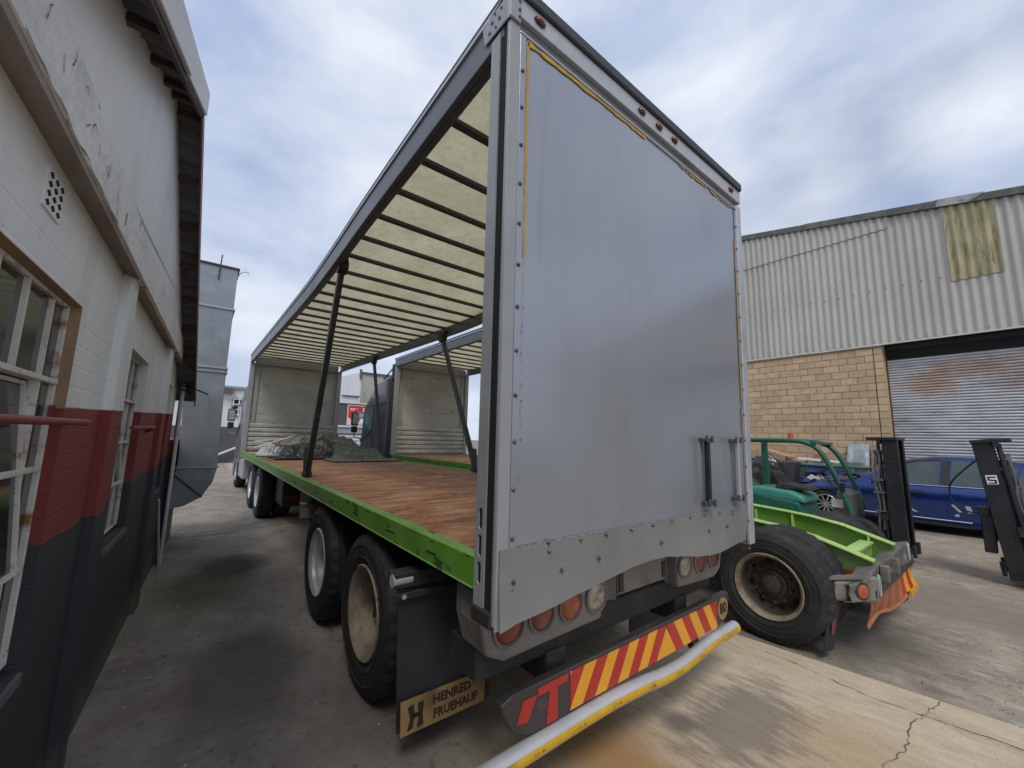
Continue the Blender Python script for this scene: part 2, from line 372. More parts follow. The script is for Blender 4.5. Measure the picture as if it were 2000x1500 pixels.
def yard_hook(t, g, col, noise):
    nA = noise(1.2, (1, 1, 1), 5, 3.0)
    col = blob(t, g, col, (6.2, -.4, 0), 1.2, (0.20, 0.16, 0.125), nA, .9, .7, (1, .7, 1))
    col = blob(t, g, col, (4.2, .4, 0), 1.4, (0.07, 0.062, 0.055), nA, .9, .8)  # dark patch under the green tail frame
    col = blob(t, g, col, (12.5, .4, 0), 1.2, (0.08, 0.07, 0.06), nA, .9, .6)  # dark patch under the near side of the car
    return col
M['yard'] = mat('streaked_yard_concrete', (0.31, 0.262, 0.20), 0.8, 0, 0.18, 2.2, (.8, 1.6, 1), layers=[((0.42, 0.38, 0.31), 5.0, 0.5, 0.68, (1.8, .8, 1)), ((0.21, 0.18, 0.145), 4.4, 0.53, 0.70, (1.7, .8, 1)), ((0.11, 0.095, 0.08), 22, 0.60, 0.70, (1, 1.6, 1)), ((0.56, 0.52, 0.45), 26, 0.62, 0.72, (1, 1.6, 1)), ((0.27, 0.20, 0.16), 1.0, 0.52, 0.72)], bump=0.3, bs=50, hook=yard_hook, spec=.3)
M['ground'] = mat('far_ground', (0.22, 0.2, 0.17), 0.9, 0, 0.15, .3)

def edge_x(y):
    return 3.150 - 0.116 * y if y < 3 else 2.80
mb = MB(); mb.box(-300, -300, -1.0, 300, 300, -0.32)
o = build(mb, 'ground', M['ground'], kind='structure')
ys = [-14 + .5 * i for i in range(35)] + [4, 8, 16, 28, 45]
rnd = random.Random(4)
vs = []; fs = []
for i, y in enumerate(ys):
    e = edge_x(y) + (rnd.uniform(-.008, .008) if y < 3 else 0)
    vs += [(-9, y, 0), (e - .03, y, 0), (e, y, -.012), (e + .012, y, -.3)]
for i in range(len(ys) - 1):
    for k in range(3): fs.append((i * 4 + k, i * 4 + k + 1, i * 4 + 5 + k, i * 4 + 4 + k))
build(MB().add(vs, fs), 'pavement', M['pave'], kind='structure')
def yz(x): return -.05 - .010 * (x - 3.1)
mb = MB(); mb.grid(lambda u, v: (2.6 + u * 13.4, -14 + v * 59, yz(2.6 + u * 13.4)), 4, 20)
build(mb, 'yard', M['yard'], kind='structure')

# cracks and joints in the concrete
M['crack'] = mat('crack_filled_with_dirt', (0.11, 0.095, 0.08), 0.95, 0, .3, 30)
def crack(pts, w, n, jit, seed, z=.004, name='pavement_crack', m='crack'):
    rr = random.Random(seed); P = []; Wd = []
    for i in range(len(pts) - 1):
        for k in range(n):
            t = k / n; p = Vector(pts[i]).lerp(Vector(pts[i + 1]), t)
            P.append((p.x + rr.uniform(-jit, jit), p.y + rr.uniform(-jit, jit))); Wd.append(w * rr.uniform(.15, 1.3))
    P.append(pts[-1]); Wd.append(w * .2)
    return build(strip(P, Wd, z), name, M[m], kind='structure')
crack([(2.95, .15), (2.92, -.2), (2.87, -.52), (2.92, -.9), (2.98, -1.3), (2.96, -2.2)], .007, 9, .010, 1)
crack([(3.22, -.84), (2.9, -.78), (2.69, -.75), (2.4, -.77), (2.13, -.72), (1.9, -.76)], .006, 8, .012, 2)
crack([(-1.3, 7.3), (-.66, 7.22), (.03, 7.5), (1.2, 7.7)], .03, 8, .012, 3)
M['sealantwhite'] = mat('spilt_pale_paint', (.55, .5, .48), .7, 0, .2, 20)
crack([(-1.2, 7.75), (-.9, 7.68), (-.58, 7.66), (-.3, 7.72)], .07, 9, .03, 5, .006, 'paint_spill', 'sealantwhite')

# litter along the wall foot: countless chips
M['litter'] = mat('pale_litter', (0.45, 0.42, 0.36), .8, 0, .5, 30)
rnd = random.Random(21); mb = MB()
for i in range(150):
    y = rnd.uniform(1.2, 9.0) if rnd.random() < .8 else rnd.uniform(.5, 4)
    x = -1.30 + abs(rnd.gauss(0, .12)) + .03 * (y - 2) if rnd.random() < .75 else rnd.uniform(-1.2, .2)
    s = rnd.uniform(.003, .011); a = rnd.uniform(0, 6)
    c, q = math.cos(a) * s, math.sin(a) * s
    h = rnd.uniform(.002, .006)
    mb.hexa([(x - c, y - q, 0.001), (x + q, y - c, 0.001), (x + c * 1.3, y + q, 0.001), (x - q, y + c * 1.7, 0.001), (x - c, y - q, h), (x + q, y - c, h * .7), (x + c * 1.3, y + q, h), (x - q, y + c * 1.7, h * .6)])
o = build(mb, 'litter', M['litter'], kind='stuff')
o['label'] = 'pale chips and crumbs scattered along the foot of the black wall'

# grit: countless small stones and crumbs on the concrete
M['grit'] = mat('grey_brown_grit', (0.16, 0.145, 0.125), .9, 0, .5, 60)
rnd = random.Random(77); mb = MB()
for i in range(1500):
    y = rnd.uniform(-.2, 5.5) if rnd.random() < .7 else rnd.uniform(-1.8, 9)
    x = rnd.uniform(-1.3, .2) if rnd.random() < .7 else rnd.uniform(.2, 3.0)
    if x > edge_x(min(y, 2.9)) - .1: continue
    s = .0015 + .004 * rnd.random() ** 3; a = rnd.uniform(0, 6); c, q = math.cos(a) * s, math.sin(a) * s; h = s * rnd.uniform(.5, 1.3)
    mb.add([(x - c, y - q, .0), (x + q, y - c, .0), (x + c, y + q * 1.4, .0), (x - q * 1.3, y + c, .0), (x + c * .2, y + q * .2, h)], [(0, 1, 4), (1, 2, 4), (2, 3, 4), (3, 0, 4)])
o = build(mb, 'grit', M['grit'], kind='stuff')
o['label'] = 'fine grit and crumbs strewn over the alley concrete'

# ------------------------------------------------------------------ white workshop on the left
WS = .03
def wx(y): return -1.43 + WS * (y - 1.92)
def wp(o, y, z): return (wx(y) + o, y, z)
def wbox(mb, o0, o1, y0, y1, z0, z1):
    return mb.hexa([wp(o0, y0, z0), wp(o1, y0, z0), wp(o1, y1, z0), wp(o0, y1, z0), wp(o0, y0, z1), wp(o1, y0, z1), wp(o1, y1, z1), wp(o0, y1, z1)])
def wprism(mb, poly, o0, o1):
    return mb.prism(poly, lambda u, v, d: wp(d, u, v), o0, o1)
def paint_hook(t, g, col, noise):
    N = t.nodes.new; L = t.links.new
    sp = N('ShaderNodeSeparateXYZ'); L(g.outputs['Position'], sp.inputs[0])
    nA = noise(3, (1, 1, 1), 4, 2.0); nB = noise(9, (1, 1, .25), 5, 6.0); nC = noise(40, (1, 1, 1), 4, 9.0)
    sl = N('ShaderNodeMath'); sl.operation = 'MULTIPLY_ADD'; sl.inputs[1].default_value = -.03; L(sp.outputs[1], sl.inputs[0]); L(sp.outputs[2], sl.inputs[2])
    def band(col, thr, c, soft=.004, wob=.03, nz=nA, slope=True):
        a = N('ShaderNodeMath'); a.operation = 'MULTIPLY_ADD'; a.inputs[1].default_value = wob; L(nz, a.inputs[0]); L((sl if slope else sp).outputs[0 if slope else 2], a.inputs[2])
        r = N('ShaderNodeMapRange'); r.inputs[1].default_value = thr + wob * .5 + soft; r.inputs[2].default_value = thr + wob * .5 - soft; L(a.outputs[0], r.inputs[0])
        cm = N('ShaderNodeMix'); cm.data_type = 'RGBA'; L(r.outputs[0], cm.inputs[0]); L(col, cm.inputs[6])
        if isinstance(c, tuple): cm.inputs[7].default_value = (*c, 1)
        else: L(c, cm.inputs[7])
        return cm.outputs[2]
    redm = N('ShaderNodeMix'); redm.data_type = 'RGBA'; redm.inputs[6].default_value = (0.20, 0.026, 0.026, 1); redm.inputs[7].default_value = (0.26, 0.042, 0.038, 1); L(nB, redm.inputs[0])
    blk = N('ShaderNodeMix'); blk.data_type = 'RGBA'; blk.inputs[6].default_value = (0.030, 0.031, 0.038, 1); blk.inputs[7].default_value = (0.05, 0.05, 0.058, 1); L(nB, blk.inputs[0])
    spk = N('ShaderNodeMix'); spk.data_type = 'RGBA'; spk.inputs[7].default_value = (0.012, 0.012, 0.012, 1); rs = N('ShaderNodeMapRange'); rs.inputs[1].default_value = .70; rs.inputs[2].default_value = .73; L(nC, rs.inputs[0]); L(rs.outputs[0], spk.inputs[0]); L(blk.outputs[2], spk.inputs[6])
    col = band(col, 1.775, redm.outputs[2], .003, .012)
    col = band(col, 1.235, spk.outputs[2], .004, .10)
    col = band(col, .10, (0.13, 0.115, 0.095), .10, .5, nB)
    return col
M['wall'] = mat('painted_workshop_wall', (0.80, 0.82, 0.825), 0.62, 0, 0.05, 1.5, layers=[((0.58, 0.58, 0.55), 2.2, 0.5, 0.85, (1, 1, .35)), ((0.34, 0.31, 0.26), 4, 0.66, 0.85, (1, 1, .25)), ((0.16, 0.14, 0.12), 42, 0.74, 0.77)], bump=0.10, bs=26, hook=paint_hook)
def brick_relief(m, strength=.22):
    t = m.node_tree; N = t.nodes.new; L = t.links.new
    g = N('ShaderNodeNewGeometry'); sp = N('ShaderNodeSeparateXYZ'); L(g.outputs['Position'], sp.inputs[0])
    cb = N('ShaderNodeCombineXYZ'); L(sp.outputs[1], cb.inputs[0]); L(sp.outputs[2], cb.inputs[1])
    bk = N('ShaderNodeTexBrick'); bk.inputs['Scale'].default_value = 1; bk.inputs['Brick Width'].default_value = .235; bk.inputs['Row Height'].default_value = .086; bk.inputs['Mortar Size'].default_value = .006; bk.inputs['Mortar Smooth'].default_value = .8
    L(cb.outputs[0], bk.inputs['Vector'])
    bp = N('ShaderNodeBump'); bp.inputs['Strength'].default_value = strength; bp.inputs['Distance'].default_value = .012; bp.invert = True
    L(bk.outputs['Fac'], bp.inputs['Height'])
    b = t.nodes['Principled BSDF']; old = b.inputs['Normal'].links[0].from_node if b.inputs['Normal'].links else None
    if old: L(old.outputs[0], bp.inputs['Normal'])
    L(bp.outputs[0], b.inputs['Normal'])
brick_relief(M['wall'])
M['wallup'] = mat('white_plaster_wall', (0.80, 0.82, 0.83), 0.62, 0, 0.05, 1.0, layers=[((0.56, 0.56, 0.545), 1.4, 0.48, 0.85, (1, 1, .4)), ((0.25, 0.23, 0.2), 3, 0.68, 0.9, (1, 1, .2)), ((0.1, 0.09, 0.08), 48, 0.76, 0.78)], bump=0.12, bs=14)
M['soffit'] = mat('stained_lintel_concrete', (0.30, 0.24, 0.20), 0.75, 0, 0.15, 4, (1, .5, 1), layers=[((0.14, 0.10, 0.08), 6, 0.5, 0.75, (1, .3, 1)), ((0.46, 0.43, 0.40), 9, 0.62, 0.75)], bump=0.2, bs=30)
M['sill'] = mat('grey_sill', (.11, .11, .11), .8, 0, .2, 8, layers=[((.2, .19, .18), 9, .6, .8)])
M['tan'] = mat('tan_window_reveal', (0.36, 0.23, 0.13), 0.6, 0, 0.1, 4, layers=[((0.2, 0.12, 0.08), 9, 0.6, 0.8)])
M['winframe'] = mat('rusty_white_window_steel', (0.66, 0.64, 0.58), 0.6, 0, 0.12, 8, layers=[((0.30, 0.12, 0.045), 7, 0.55, 0.68), ((0.14, 0.06, 0.03), 20, 0.62, 0.7)], bump=0.1, bs=50)
M['pane'] = glass('dirty_window_glass', (0.035, 0.04, 0.036), 0.10, .3)
M['inside'] = mat('dark_interior', (0.012, 0.012, 0.012), .9)
M['redpipe'] = mat('red_painted_pipe', (0.20, 0.032, 0.032), 0.45, 0, 0.12, 6, layers=[((0.10, 0.03, 0.02), 14, 0.62, 0.75)])
M['timber'] = mat('dark_roof_timber', (0.05, 0.032, 0.026), 0.8, 0, 0.3, 6, layers=[((0.14, 0.08, 0.06), 9, 0.6, 0.8)])
M['purlin'] = mat('brown_purlins', (0.10, 0.06, 0.05), .8, 0, .25, 8)
M['roofsheet'] = mat('underside_of_roof_sheets', (0.14, 0.14, 0.155), 0.7, 0, 0.2, 2, layers=[((0.03, 0.028, 0.026), 4, 0.5, 0.75)])
M['barge'] = mat('white_barge_board', (0.60, 0.60, 0.60), 0.5, 0, 0.06, 3, layers=[((0.4, 0.39, 0.37), 5, 0.55, 0.8), ((0.12, 0.11, 0.1), 40, 0.74, 0.77)])
M['bargered'] = mat('red_brown_fascia', (0.17, 0.075, 0.07), 0.6, 0, 0.2, 5)

YA = 1.95                                    # gable apex
def zr(y): return 3.93 - (.43 if y > YA else .47) * abs(y - YA)
ws = thing('workshop_building', 'white rendered workshop wall with a red and black painted base and sloping eaves', 'building', (-1.43, 1.92, 0))
# recessed bays: pieces round each window opening
RO = .035          # face of the recessed bays
bays = [(-1.4, 1.62, -.81, .994, .845, 2.22), (1.83, 3.98, 2.20, 2.98, .99, 2.255), (4.29, 5.75, 4.50, 5.15, 1.05, 2.27)]
for (y0, y1, a, b, z0, z1) in bays:
    mb = MB()
    wbox(mb, -.22, RO, y0, a, -.1, 2.6); wbox(mb, -.22, RO, b, y1, -.1, 2.6)
    wbox(mb, -.22, RO, a, b, -.1, z0); wbox(mb, -.22, RO, a, b, z1, 2.6)
    build(mb, 'recessed_wall', M['wall'], ws)
for y0, y1 in ((-1.62, -1.4), (1.62, 1.83), (3.98, 4.29), (5.75, 7.6)):
    mb = MB(); wbox(mb, -.22, .075, y0, y1, -.1, 2.575 if y1 < 5 else 1.6)
    build(mb, 'pilaster_wall', M['wall'], ws, bevel=.006)
mb = MB()
ytop = [-1.6, .4, 1.2, YA, 3, 4, 5.1]
wprism(mb, [(-1.62, 2.578), (5.1, 2.578), (5.09, zr(5.09) + .02)] + [(y, zr(y) + .02) for y in reversed(ytop[1:-1])] + [(-1.0, zr(-1.0) + .02)], -.2, .098)
build(mb, 'gable_wall', M['wallup'], ws)
mb = MB(); wbox(mb, .09, .110, -1.62, 4.85, 2.578, 2.80)
M['peel'] = mat('peeling_plaster', (0.78, 0.79, 0.79), 0.65, 0, 0.06, 2, layers=[((0.55, 0.54, 0.51), 4, 0.5, 0.75), ((0.22, 0.20, 0.17), 13, 0.66, 0.70, (1, 1, .6))], bump=1.0, bs=22)
o = build(mb, 'plaster_band', M['peel'], ws, bevel=.004)
# plaster flakes and cracks on the band above the first bay
M['flake'] = mat('broken_plaster_edge', (0.12, 0.105, 0.09), .9, 0, .3, 20)
rnd = random.Random(3); mb = MB()
for (cy, cz, ln) in ((-.02, 2.68, .05), (.13, 2.66, .04), (.17, 2.72, .05), (.36, 2.655, .04), (.47, 2.70, .07), (.52, 2.66, .03), (.66, 2.65, .04), (.3, 2.75, .03), (-.12, 2.74, .07), (.85, 2.64, .03)):
    p = Vector((cy, cz)); d = rnd.uniform(1.1, 2.2); P = [p]
    for k in range(5):
        d += rnd.uniform(-.9, .9); p = p + Vector((math.cos(d), math.sin(d))) * ln / 4; P.append(p)
    s_ = strip([(q.x, q.y) for q in P], [.0015 + rnd.random() * .004 for _ in P], 0, lambda y, z: wp(.1125, y, z))
    mb.add(s_.v, s_.f)
P = [( -.1 + .06 * k, 2.572 + rnd.uniform(0, .02)) for k in range(18)]
s_ = strip(P, [rnd.uniform(.002, .007) for _ in P], 0, lambda y, z: wp(.1125, y, z)); mb.add(s_.v, s_.f)
o = build(mb, 'plaster_crack', M['flake'], ws, kind='stuff')
for (y0, y1) in ((-1.4, 1.62), (1.83, 3.98), (4.29, 5.05)):
    mb = MB()
    mb.hexa([wp(.0, y0, 2.60), wp(.03, y0, 2.585), wp(.03, y1, 2.585), wp(.0, y1, 2.60), wp(-.01, y0, 2.64), wp(.03, y0, 2.64), wp(.03, y1, 2.64), wp(-.01, y1, 2.64)])
    mb.hexa([wp(.026, y0, 2.575), wp(.105, y0, 2.552), wp(.105, y1, 2.552), wp(.026, y1, 2.575), wp(.026, y0, 2.62), wp(.105, y0, 2.585), wp(.105, y1, 2.585), wp(.026, y1, 2.62)])
    build(mb, 'lintel', M['soffit'], ws)
# air brick
mb = MB(); wbox(mb, -.05, RO + .006, .41, .565, 2.395, 2.52)
ab = build(mb, 'air_brick', M['wall'], ws)
for i in range(3):
    for j in range(4):
        mb = MB(); cy, cz = .438 + i * .050, 2.415 + j * .0295
        wprism(mb, [(cy - .018, cz), (cy, cz - .011), (cy + .018, cz), (cy, cz + .011)], .0, RO + .0075)
        build(mb, 'vent_hole', M['inside'], ab)
# windows
def window(a, b, z0, z1, cols, rows, off, sash=None, name='window'):
    f = MB()
    t = .015
    wbox(f, off - .03, off + .004, a, a + t, z0, z1); wbox(f, off - .03, off + .004, b - t, b, z0, z1)
    wbox(f, off - .03, off + .003, a + t, b - t, z0, z0 + t); wbox(f, off - .03, off + .003, a + t, b - t, z1 - t, z1)
    for k, z in enumerate(rows[1:-1]): wbox(f, off - .03, off + (.010 if k == len(rows) - 3 else .006), a + t, b - t, z - .010, z + .010)
    W_ = build(f, name, M['winframe'], ws, bevel=.003)
    for i in range(len(cols) - 1):
        for j in range(len(rows) - 1):
            if sash and sash[0] <= i < sash[1] and sash[2] <= j < sash[3]: continue
            if i:
                if not (sash and sash[0] < i < sash[1] and sash[2] <= j < sash[3]):
                    g = MB(); wbox(g, off - .026, off + .001, cols[i] - .0065, cols[i] + .0065, rows[j] + .010, rows[j + 1] - .010); build(g, 'glazing_bar', M['winframe'], W_)
            g = MB(); wbox(g, off - .018, off - .013, cols[i] + .004, cols[i + 1] - .004, rows[j] + .01, rows[j + 1] - .01)
            o = build(g, 'pane', M['pane'], W_)
    if sash:
        i0, i1, j0, j1 = sash
        za, zb = rows[j0] + .015, rows[j1] - .015; zm = (za + zb) / 2
        def tl(o_, y, z):       # tilted about its middle, bottom out, top in
            return wp(off - .010 + o_ + (zm - z) * math.tan(R(5)), y, z)
        def tbox(mb, o0, o1, y0, y1, q0, q1): return mb.hexa([tl(o0, y0, q0), tl(o1, y0, q0), tl(o1, y1, q0), tl(o0, y1, q0), tl(o0, y0, q1), tl(o1, y0, q1), tl(o1, y1, q1), tl(o0, y1, q1)])
        f = MB(); A, B = cols[i0] + .012, cols[i1] - .012
        tbox(f, -.012, .012, A, A + .014, za, zb); tbox(f, -.012, .012, B - .014, B, za, zb); tbox(f, -.011, .011, A + .014, B - .014, za, za + .014); tbox(f, -.011, .011, A + .014, B - .014, zb - .014, zb)
        for j in range(j0 + 1, j1): tbox(f, -.011, .011, A + .02, B - .02, rows[j] - .008, rows[j] + .008)
        for i in range(i0 + 1, i1): tbox(f, -.009, .009, cols[i] - .006, cols[i] + .006, za + .014, zb - .014)
        build(f, 'opening_sash', M['winframe'], W_)
        g = MB(); tbox(g, -.003, .002, A + .016, B - .016, za + .015, zb - .015); build(g, 'pane', M['pane'], W_)
    g = MB(); wbox(g, off - .21, off - .2, a - .02, b + .02, z0 - .02, z1 + .02); build(g, 'dark_interior', M['inside'], ws)
    return W_
SC = .923
def sy(y): return -1.358 + (y + 1.358) * SC
def sz(z): return 1.722 + (z - 1.722) * SC
window(-.80, .99, .87, 2.215, [sy(q) for q in (-.75, -.5, -.25, 0, .25, .5, .74, 1.0)] + [.985], [.87] + [sz(q) for q in (1.165, 1.555, 1.915)] + [2.215], RO - .035, sash=(3, 7, 1, 3))
window(2.21, 2.97, 1.01, 2.25, [2.21, 2.46, 2.72, 2.97], [1.01, 1.33, 1.63, 1.93, 2.25], RO - .05, sash=(0, 2, 1, 3))
window(4.51, 5.14, 1.07, 2.265, [4.51, 4.82, 5.14], [1.07, 1.38, 1.66, 1.95, 2.265], RO - .05)
for (a, b, z0, z1, d) in ((-.81, .994, .845, 2.22, .035), (2.20, 2.98, .99, 2.255, .085), (4.50, 5.15, 1.05, 2.27, .085)):
    mb = MB()
    if d < .05:
        wbox(mb, RO - d - .05, RO + .002, b - .004, b - .001, 1.80, z1 - .004)
        wbox(mb, RO - d - .05, RO + .002, a, b - .005, z1 - .004, z1 - .001)
        build(mb, 'window_reveal', M['tan'], ws)
    mb = MB(); mb.hexa([wp(-.12, a - .0, z0 - .03), wp(RO + .012, a - .0, z0 - .055), wp(RO + .012, b + .0, z0 - .055), wp(-.12, b + .0, z0 - .03), wp(-.12, a - .0, z0 + .014), wp(RO + .012, a - .0, z0 - .012), wp(RO + .012, b + .0, z0 - .012), wp(-.12, b + .0, z0 + .014)])
    build(mb, 'window_sill', M['sill'], ws, bevel=.004)
# red guard bars
for (ya, yb, z, bend) in ((-1.0, 1.05, 1.735, 0), (2.15, 3.25, 1.735, 1)):
    mb = MB(); pts = [wp(.095, ya + (yb - ya) * k / 8, z + .012 * k / 8) for k in range(9)]
    if bend: pts += [wp(.085, yb + .04, z - .0), wp(.04, yb + .08, z - .02), wp(.0, yb + .09, z - .03)]
    mb.tube(pts, .0135, 10)
    g = build(mb, 'guard_bar', M['redpipe'], ws, smooth=40)
    mb = MB(); y = yb - .06; wbox(mb, .0, .012, y - .03, y + .03, z + .03, z + .075); mb.tube([wp(0.0, y, z + .01), wp(.095, y, z + .012)], .01, 8)
    build(mb, 'bar_bracket', M['redpipe'], g)
# verge: purlins, roof sheets, barge boards
for y in (.15, .62, 1.08, 1.45, 1.74, 2.02, 2.50, 2.95, 3.42, 3.90, 4.40, 4.95):
    mb = MB(); z = zr(y)
    wbox(mb, -.1, .228, y - .016, y + .016, z - .035, z + .0)
    build(mb, 'purlin', M['purlin'], ws)
mb = MB()
nseg = 220
def sheet(u, v):
    y = -1.6 + u * 9.2
    return wp(-7.0 + v * 7.235, y, zr(y) + .012 + .018 * math.sin(y * 2 * math.pi / .15))
for (ya, yb) in ((-1.6, YA), (YA, 6.1)):
    m_ = MB(); n_ = int((yb - ya) / .15 * 8)
    m_.grid(lambda u, v: wp(-7.0 + v * 7.235, ya + u * (yb - ya), zr(ya + u * (yb - ya)) + .022 + .018 * math.sin((ya + u * (yb - ya)) * 2 * math.pi / .15)), n_, 1)
    build(m_, 'roof_sheeting', M['roofsheet'], ws, smooth=60)
mb = MB()
mb.hexa([wp(.218, -1.6, zr(-1.6) - .06), wp(.236, -1.6, zr(-1.6) - .06), wp(.236, YA, zr(YA) - .06), wp(.218, YA, zr(YA) - .06), wp(.218, -1.6, zr(-1.6) - .01), wp(.236, -1.6, zr(-1.6) - .01), wp(.236, YA, zr(YA) - .01), wp(.218, YA, zr(YA) - .01)])
build(mb, 'fascia_board', M['timber'], ws)
for (ya, yb) in ((-1.6, -.2), (-.195, 1.02), (1.025, YA)):
    mb = MB()
    mb.hexa([wp(.230, ya, zr(ya) - .03), wp(.25, ya, zr(ya) - .03), wp(.262, yb, zr(yb) - .03), wp(.238, yb, zr(yb) - .03), wp(.238, ya, zr(ya) + .14), wp(.262, ya, zr(ya) + .14), wp(.262, yb, zr(yb) + .14), wp(.238, yb, zr(yb) + .14)])
    o = build(mb, 'barge_board', M['barge'], ws, bevel=.003)
mb = MB()
mb.hexa([wp(.23, YA, zr(YA) - .07), wp(.242, YA, zr(YA) - .07), wp(.242, 6.1, zr(6.1) - .07), wp(.23, 6.1, zr(6.1) - .07), wp(.23, YA, zr(YA) + .06), wp(.242, YA, zr(YA) + .06), wp(.242, 6.1, zr(6.1) + .06), wp(.23, 6.1, zr(6.1) + .06)])
build(mb, 'fascia_board', M['bargered'], ws)
# pipe down the corner by the duct
mb = MB(); mb.tube([wp(.11, 5.62, .0), wp(.11, 5.62, 2.30), wp(.11, 5.66, 2.36), wp(.13, 5.95, 2.38)], .022, 10)
build(mb, 'down_pipe', M['barge'], ws, smooth=40)
mb = MB(); mb.tube([wp(.09, 5.72, .0), wp(.09, 5.72, 2.3)], .018, 8); mb.tube([wp(.085, 5.35, 2.32), wp(.20, 5.9, 2.33), (-.93, 6.46, 2.30)], .012, 8); mb.tube([wp(.085, 5.4, 2.27), wp(.18, 5.95, 2.26)], .012, 8)
build(mb, 'dark_rod', M['black'], ws)
mb = MB(); wbox(mb, -7, -6.9, -1.6, 7.49, 0, 1.7); build(mb, 'rear_wall', M['wallup'], ws)
mb = MB(); mb.prism([(-7, 0), (-.22, 0), (-.22, 1.7), (-7, 1.7)], lambda u, v, d: (wx(7.6) + u, d, v), 7.5, 7.6)
build(mb, 'rear_wall', M['wallup'], ws)
# thin stake leaning at the wall foot
mb = MB(); mb.tube([wp(.10, 4.5, .98), wp(.155, 4.98, .0)], .011, 8)
tag(build(mb, 'stake', M['barge'], smooth=40), 'thin pale stake leaning against the black wall base before the duct', 'stake')

# ------------------------------------------------------------------ galvanised duct
M['galv'] = mat('galvanised_duct', (0.27, 0.30, 0.325), 0.42, 0.45, 0.10, 1.5, (1, 1, .7), layers=[((0.36, 0.39, 0.41), 2.2, 0.5, 0.72), ((0.20, 0.22, 0.24), 4, 0.55, 0.8), ((0.42, 0.22, 0.07), 3.5, 0.68, 0.78, (2.2, 1, .25))], bump=0.05, bs=3)
dz = [(4.42, -1.245, -.735), (3.72, -1.24, -.735), (2.74, -1.235, -.735), (1.18, -1.185, -.70)]
du = thing('ventilation_duct', 'tall square galvanised duct bending into the workshop wall', 'duct', (-.97, 6.75, 0))
Y0, Y1 = 6.5, 7.05
for i in range(3):
    (za, xa, xb), (zb, xc, xd) = dz[i], dz[i + 1]
    mb = MB(); mb.hexa([(xc, Y0, zb + .012), (xd, Y0, zb + .012), (xd, Y1, zb + .012), (xc, Y1, zb + .012), (xa, Y0, za - .012), (xb, Y0, za - .012), (xb, Y1, za - .012), (xa, Y1, za - .012)])
    build(mb, 'duct_section', M['galv'], du, bevel=.006)
for z, xa, xb in dz:
    mb = MB(); e = .022
    mb.box(xa - e, Y0 - e, z - .014, xb + e, Y1 + e, z + .014)
    if z > 2.5 and z < 3: mb.box(xa - e, Y0 - e, z - .075, xb + e, Y1 + e, z - .055)
    build(mb, 'flange', M['alu'] if z < 4 else M['darkrail'], du)
arc = [(-.70, 1.166), (-.735, .95), (-.85, .735), (-1.05, .61), (-1.33, .56)]
inn = (-1.185, 1.166)
mb = MB(); mb.prism([inn, arc[0], arc[1], arc[2], (-1.215, 1.08)], lambda u, v, d: (u, d, v), Y0, Y1); build(mb, 'elbow', M['galv'], du, bevel=.005)
mb = MB(); mb.prism([(-1.218, 1.077), (arc[2][0] - .003, arc[2][1] - .004), arc[3], arc[4], (-1.33, 1.02)], lambda u, v, d: (u, d, v), Y0, Y1); build(mb, 'elbow', M['galv'], du, bevel=.005)
mb = MB(); mb.bar((-1.217, Y0 - .012, 1.078), (-.846, Y0 - .012, .733), .03, .02); build(mb, 'flange', M['darkrail'], du)
M['rustrod'] = mat('rusty_rod', (0.10, 0.045, 0.02), .8, 0, .3, 9)
mb = MB(); mb.bar((-.985, Y0 - .02, 4.18), (-.97, Y0 - .02, 4.60), .018, .012); build(mb, 'rod', M['rustrod'], du)
mb = MB(); mb.tube([(-.735, Y0, 4.28), (-.70, Y0 - .02, 4.36), (-.64, Y0 - .02, 4.40), (-.60, Y0 - .02, 4.40), (-.58, Y0 - .02, 4.37)], .007, 6); build(mb, 'wire_hook', M['alu'], du)
# ------------------------------------------------------------------ warehouse on the right
XW = 14.2
GZ = -.25
def zroof(y): return 8.46 + .2025 * y if y < 8.2 else 8.46 + .2025 * (16.4 - y)
def tint_hook(amount):
    def h(t, g, col, noise):
        N = t.nodes.new; L = t.links.new
        oi = N('ShaderNodeObjectInfo'); r = N('ShaderNodeMapRange'); r.inputs[3].default_value = 1 - amount; r.inputs[4].default_value = 1 + amount * .7
        L(oi.outputs['Random'], r.inputs[0])
        vm = N('ShaderNodeVectorMath'); vm.operation = 'SCALE'; L(col, vm.inputs[0]); L(r.outputs[0], vm.inputs['Scale'])
        return vm.outputs[0]
    return h
M['block'] = mat('buff_concrete_block', (0.53, 0.385, 0.24), 0.8, 0, 0.12, 2.3, (1, 2.4, 4.8), layers=[((0.60, 0.46, 0.31), 5, 0.55, 0.75), ((0.37, 0.25, 0.15), 40, 0.64, 0.74)], bump=0.25, bs=70, spec=.25, hook=tint_hook(.13))
M['mortar'] = mat('block_mortar', (0.26, 0.18, 0.11), 0.9, 0, .2, 9)
M['clad'] = mat('fibre_cement_cladding', (0.48, 0.465, 0.425), 0.8, 0, 0.07, .5, layers=[((0.55, 0.53, 0.47), .8, 0.5, 0.75, (1, 1, .5)), ((0.40, 0.40, 0.39), 3.5, 0.55, 0.8, (1, 2.5, .12)), ((0.36, 0.33, 0.25), 5, 0.64, 0.8, (1, 2, .2))], bump=0.08, bs=40, spec=.2, hook=tint_hook(.06))
M['moss'] = mat('mossy_translucent_sheet', (0.42, 0.385, 0.25), 0.8, 0, 0.12, 2, layers=[((0.25, 0.22, 0.10), 4, 0.47, 0.66, (1, 2.2, .35)), ((0.14, 0.14, 0.08), 7, 0.57, 0.72, (1, 2, .3))], bump=0.1, bs=40, spec=.2)
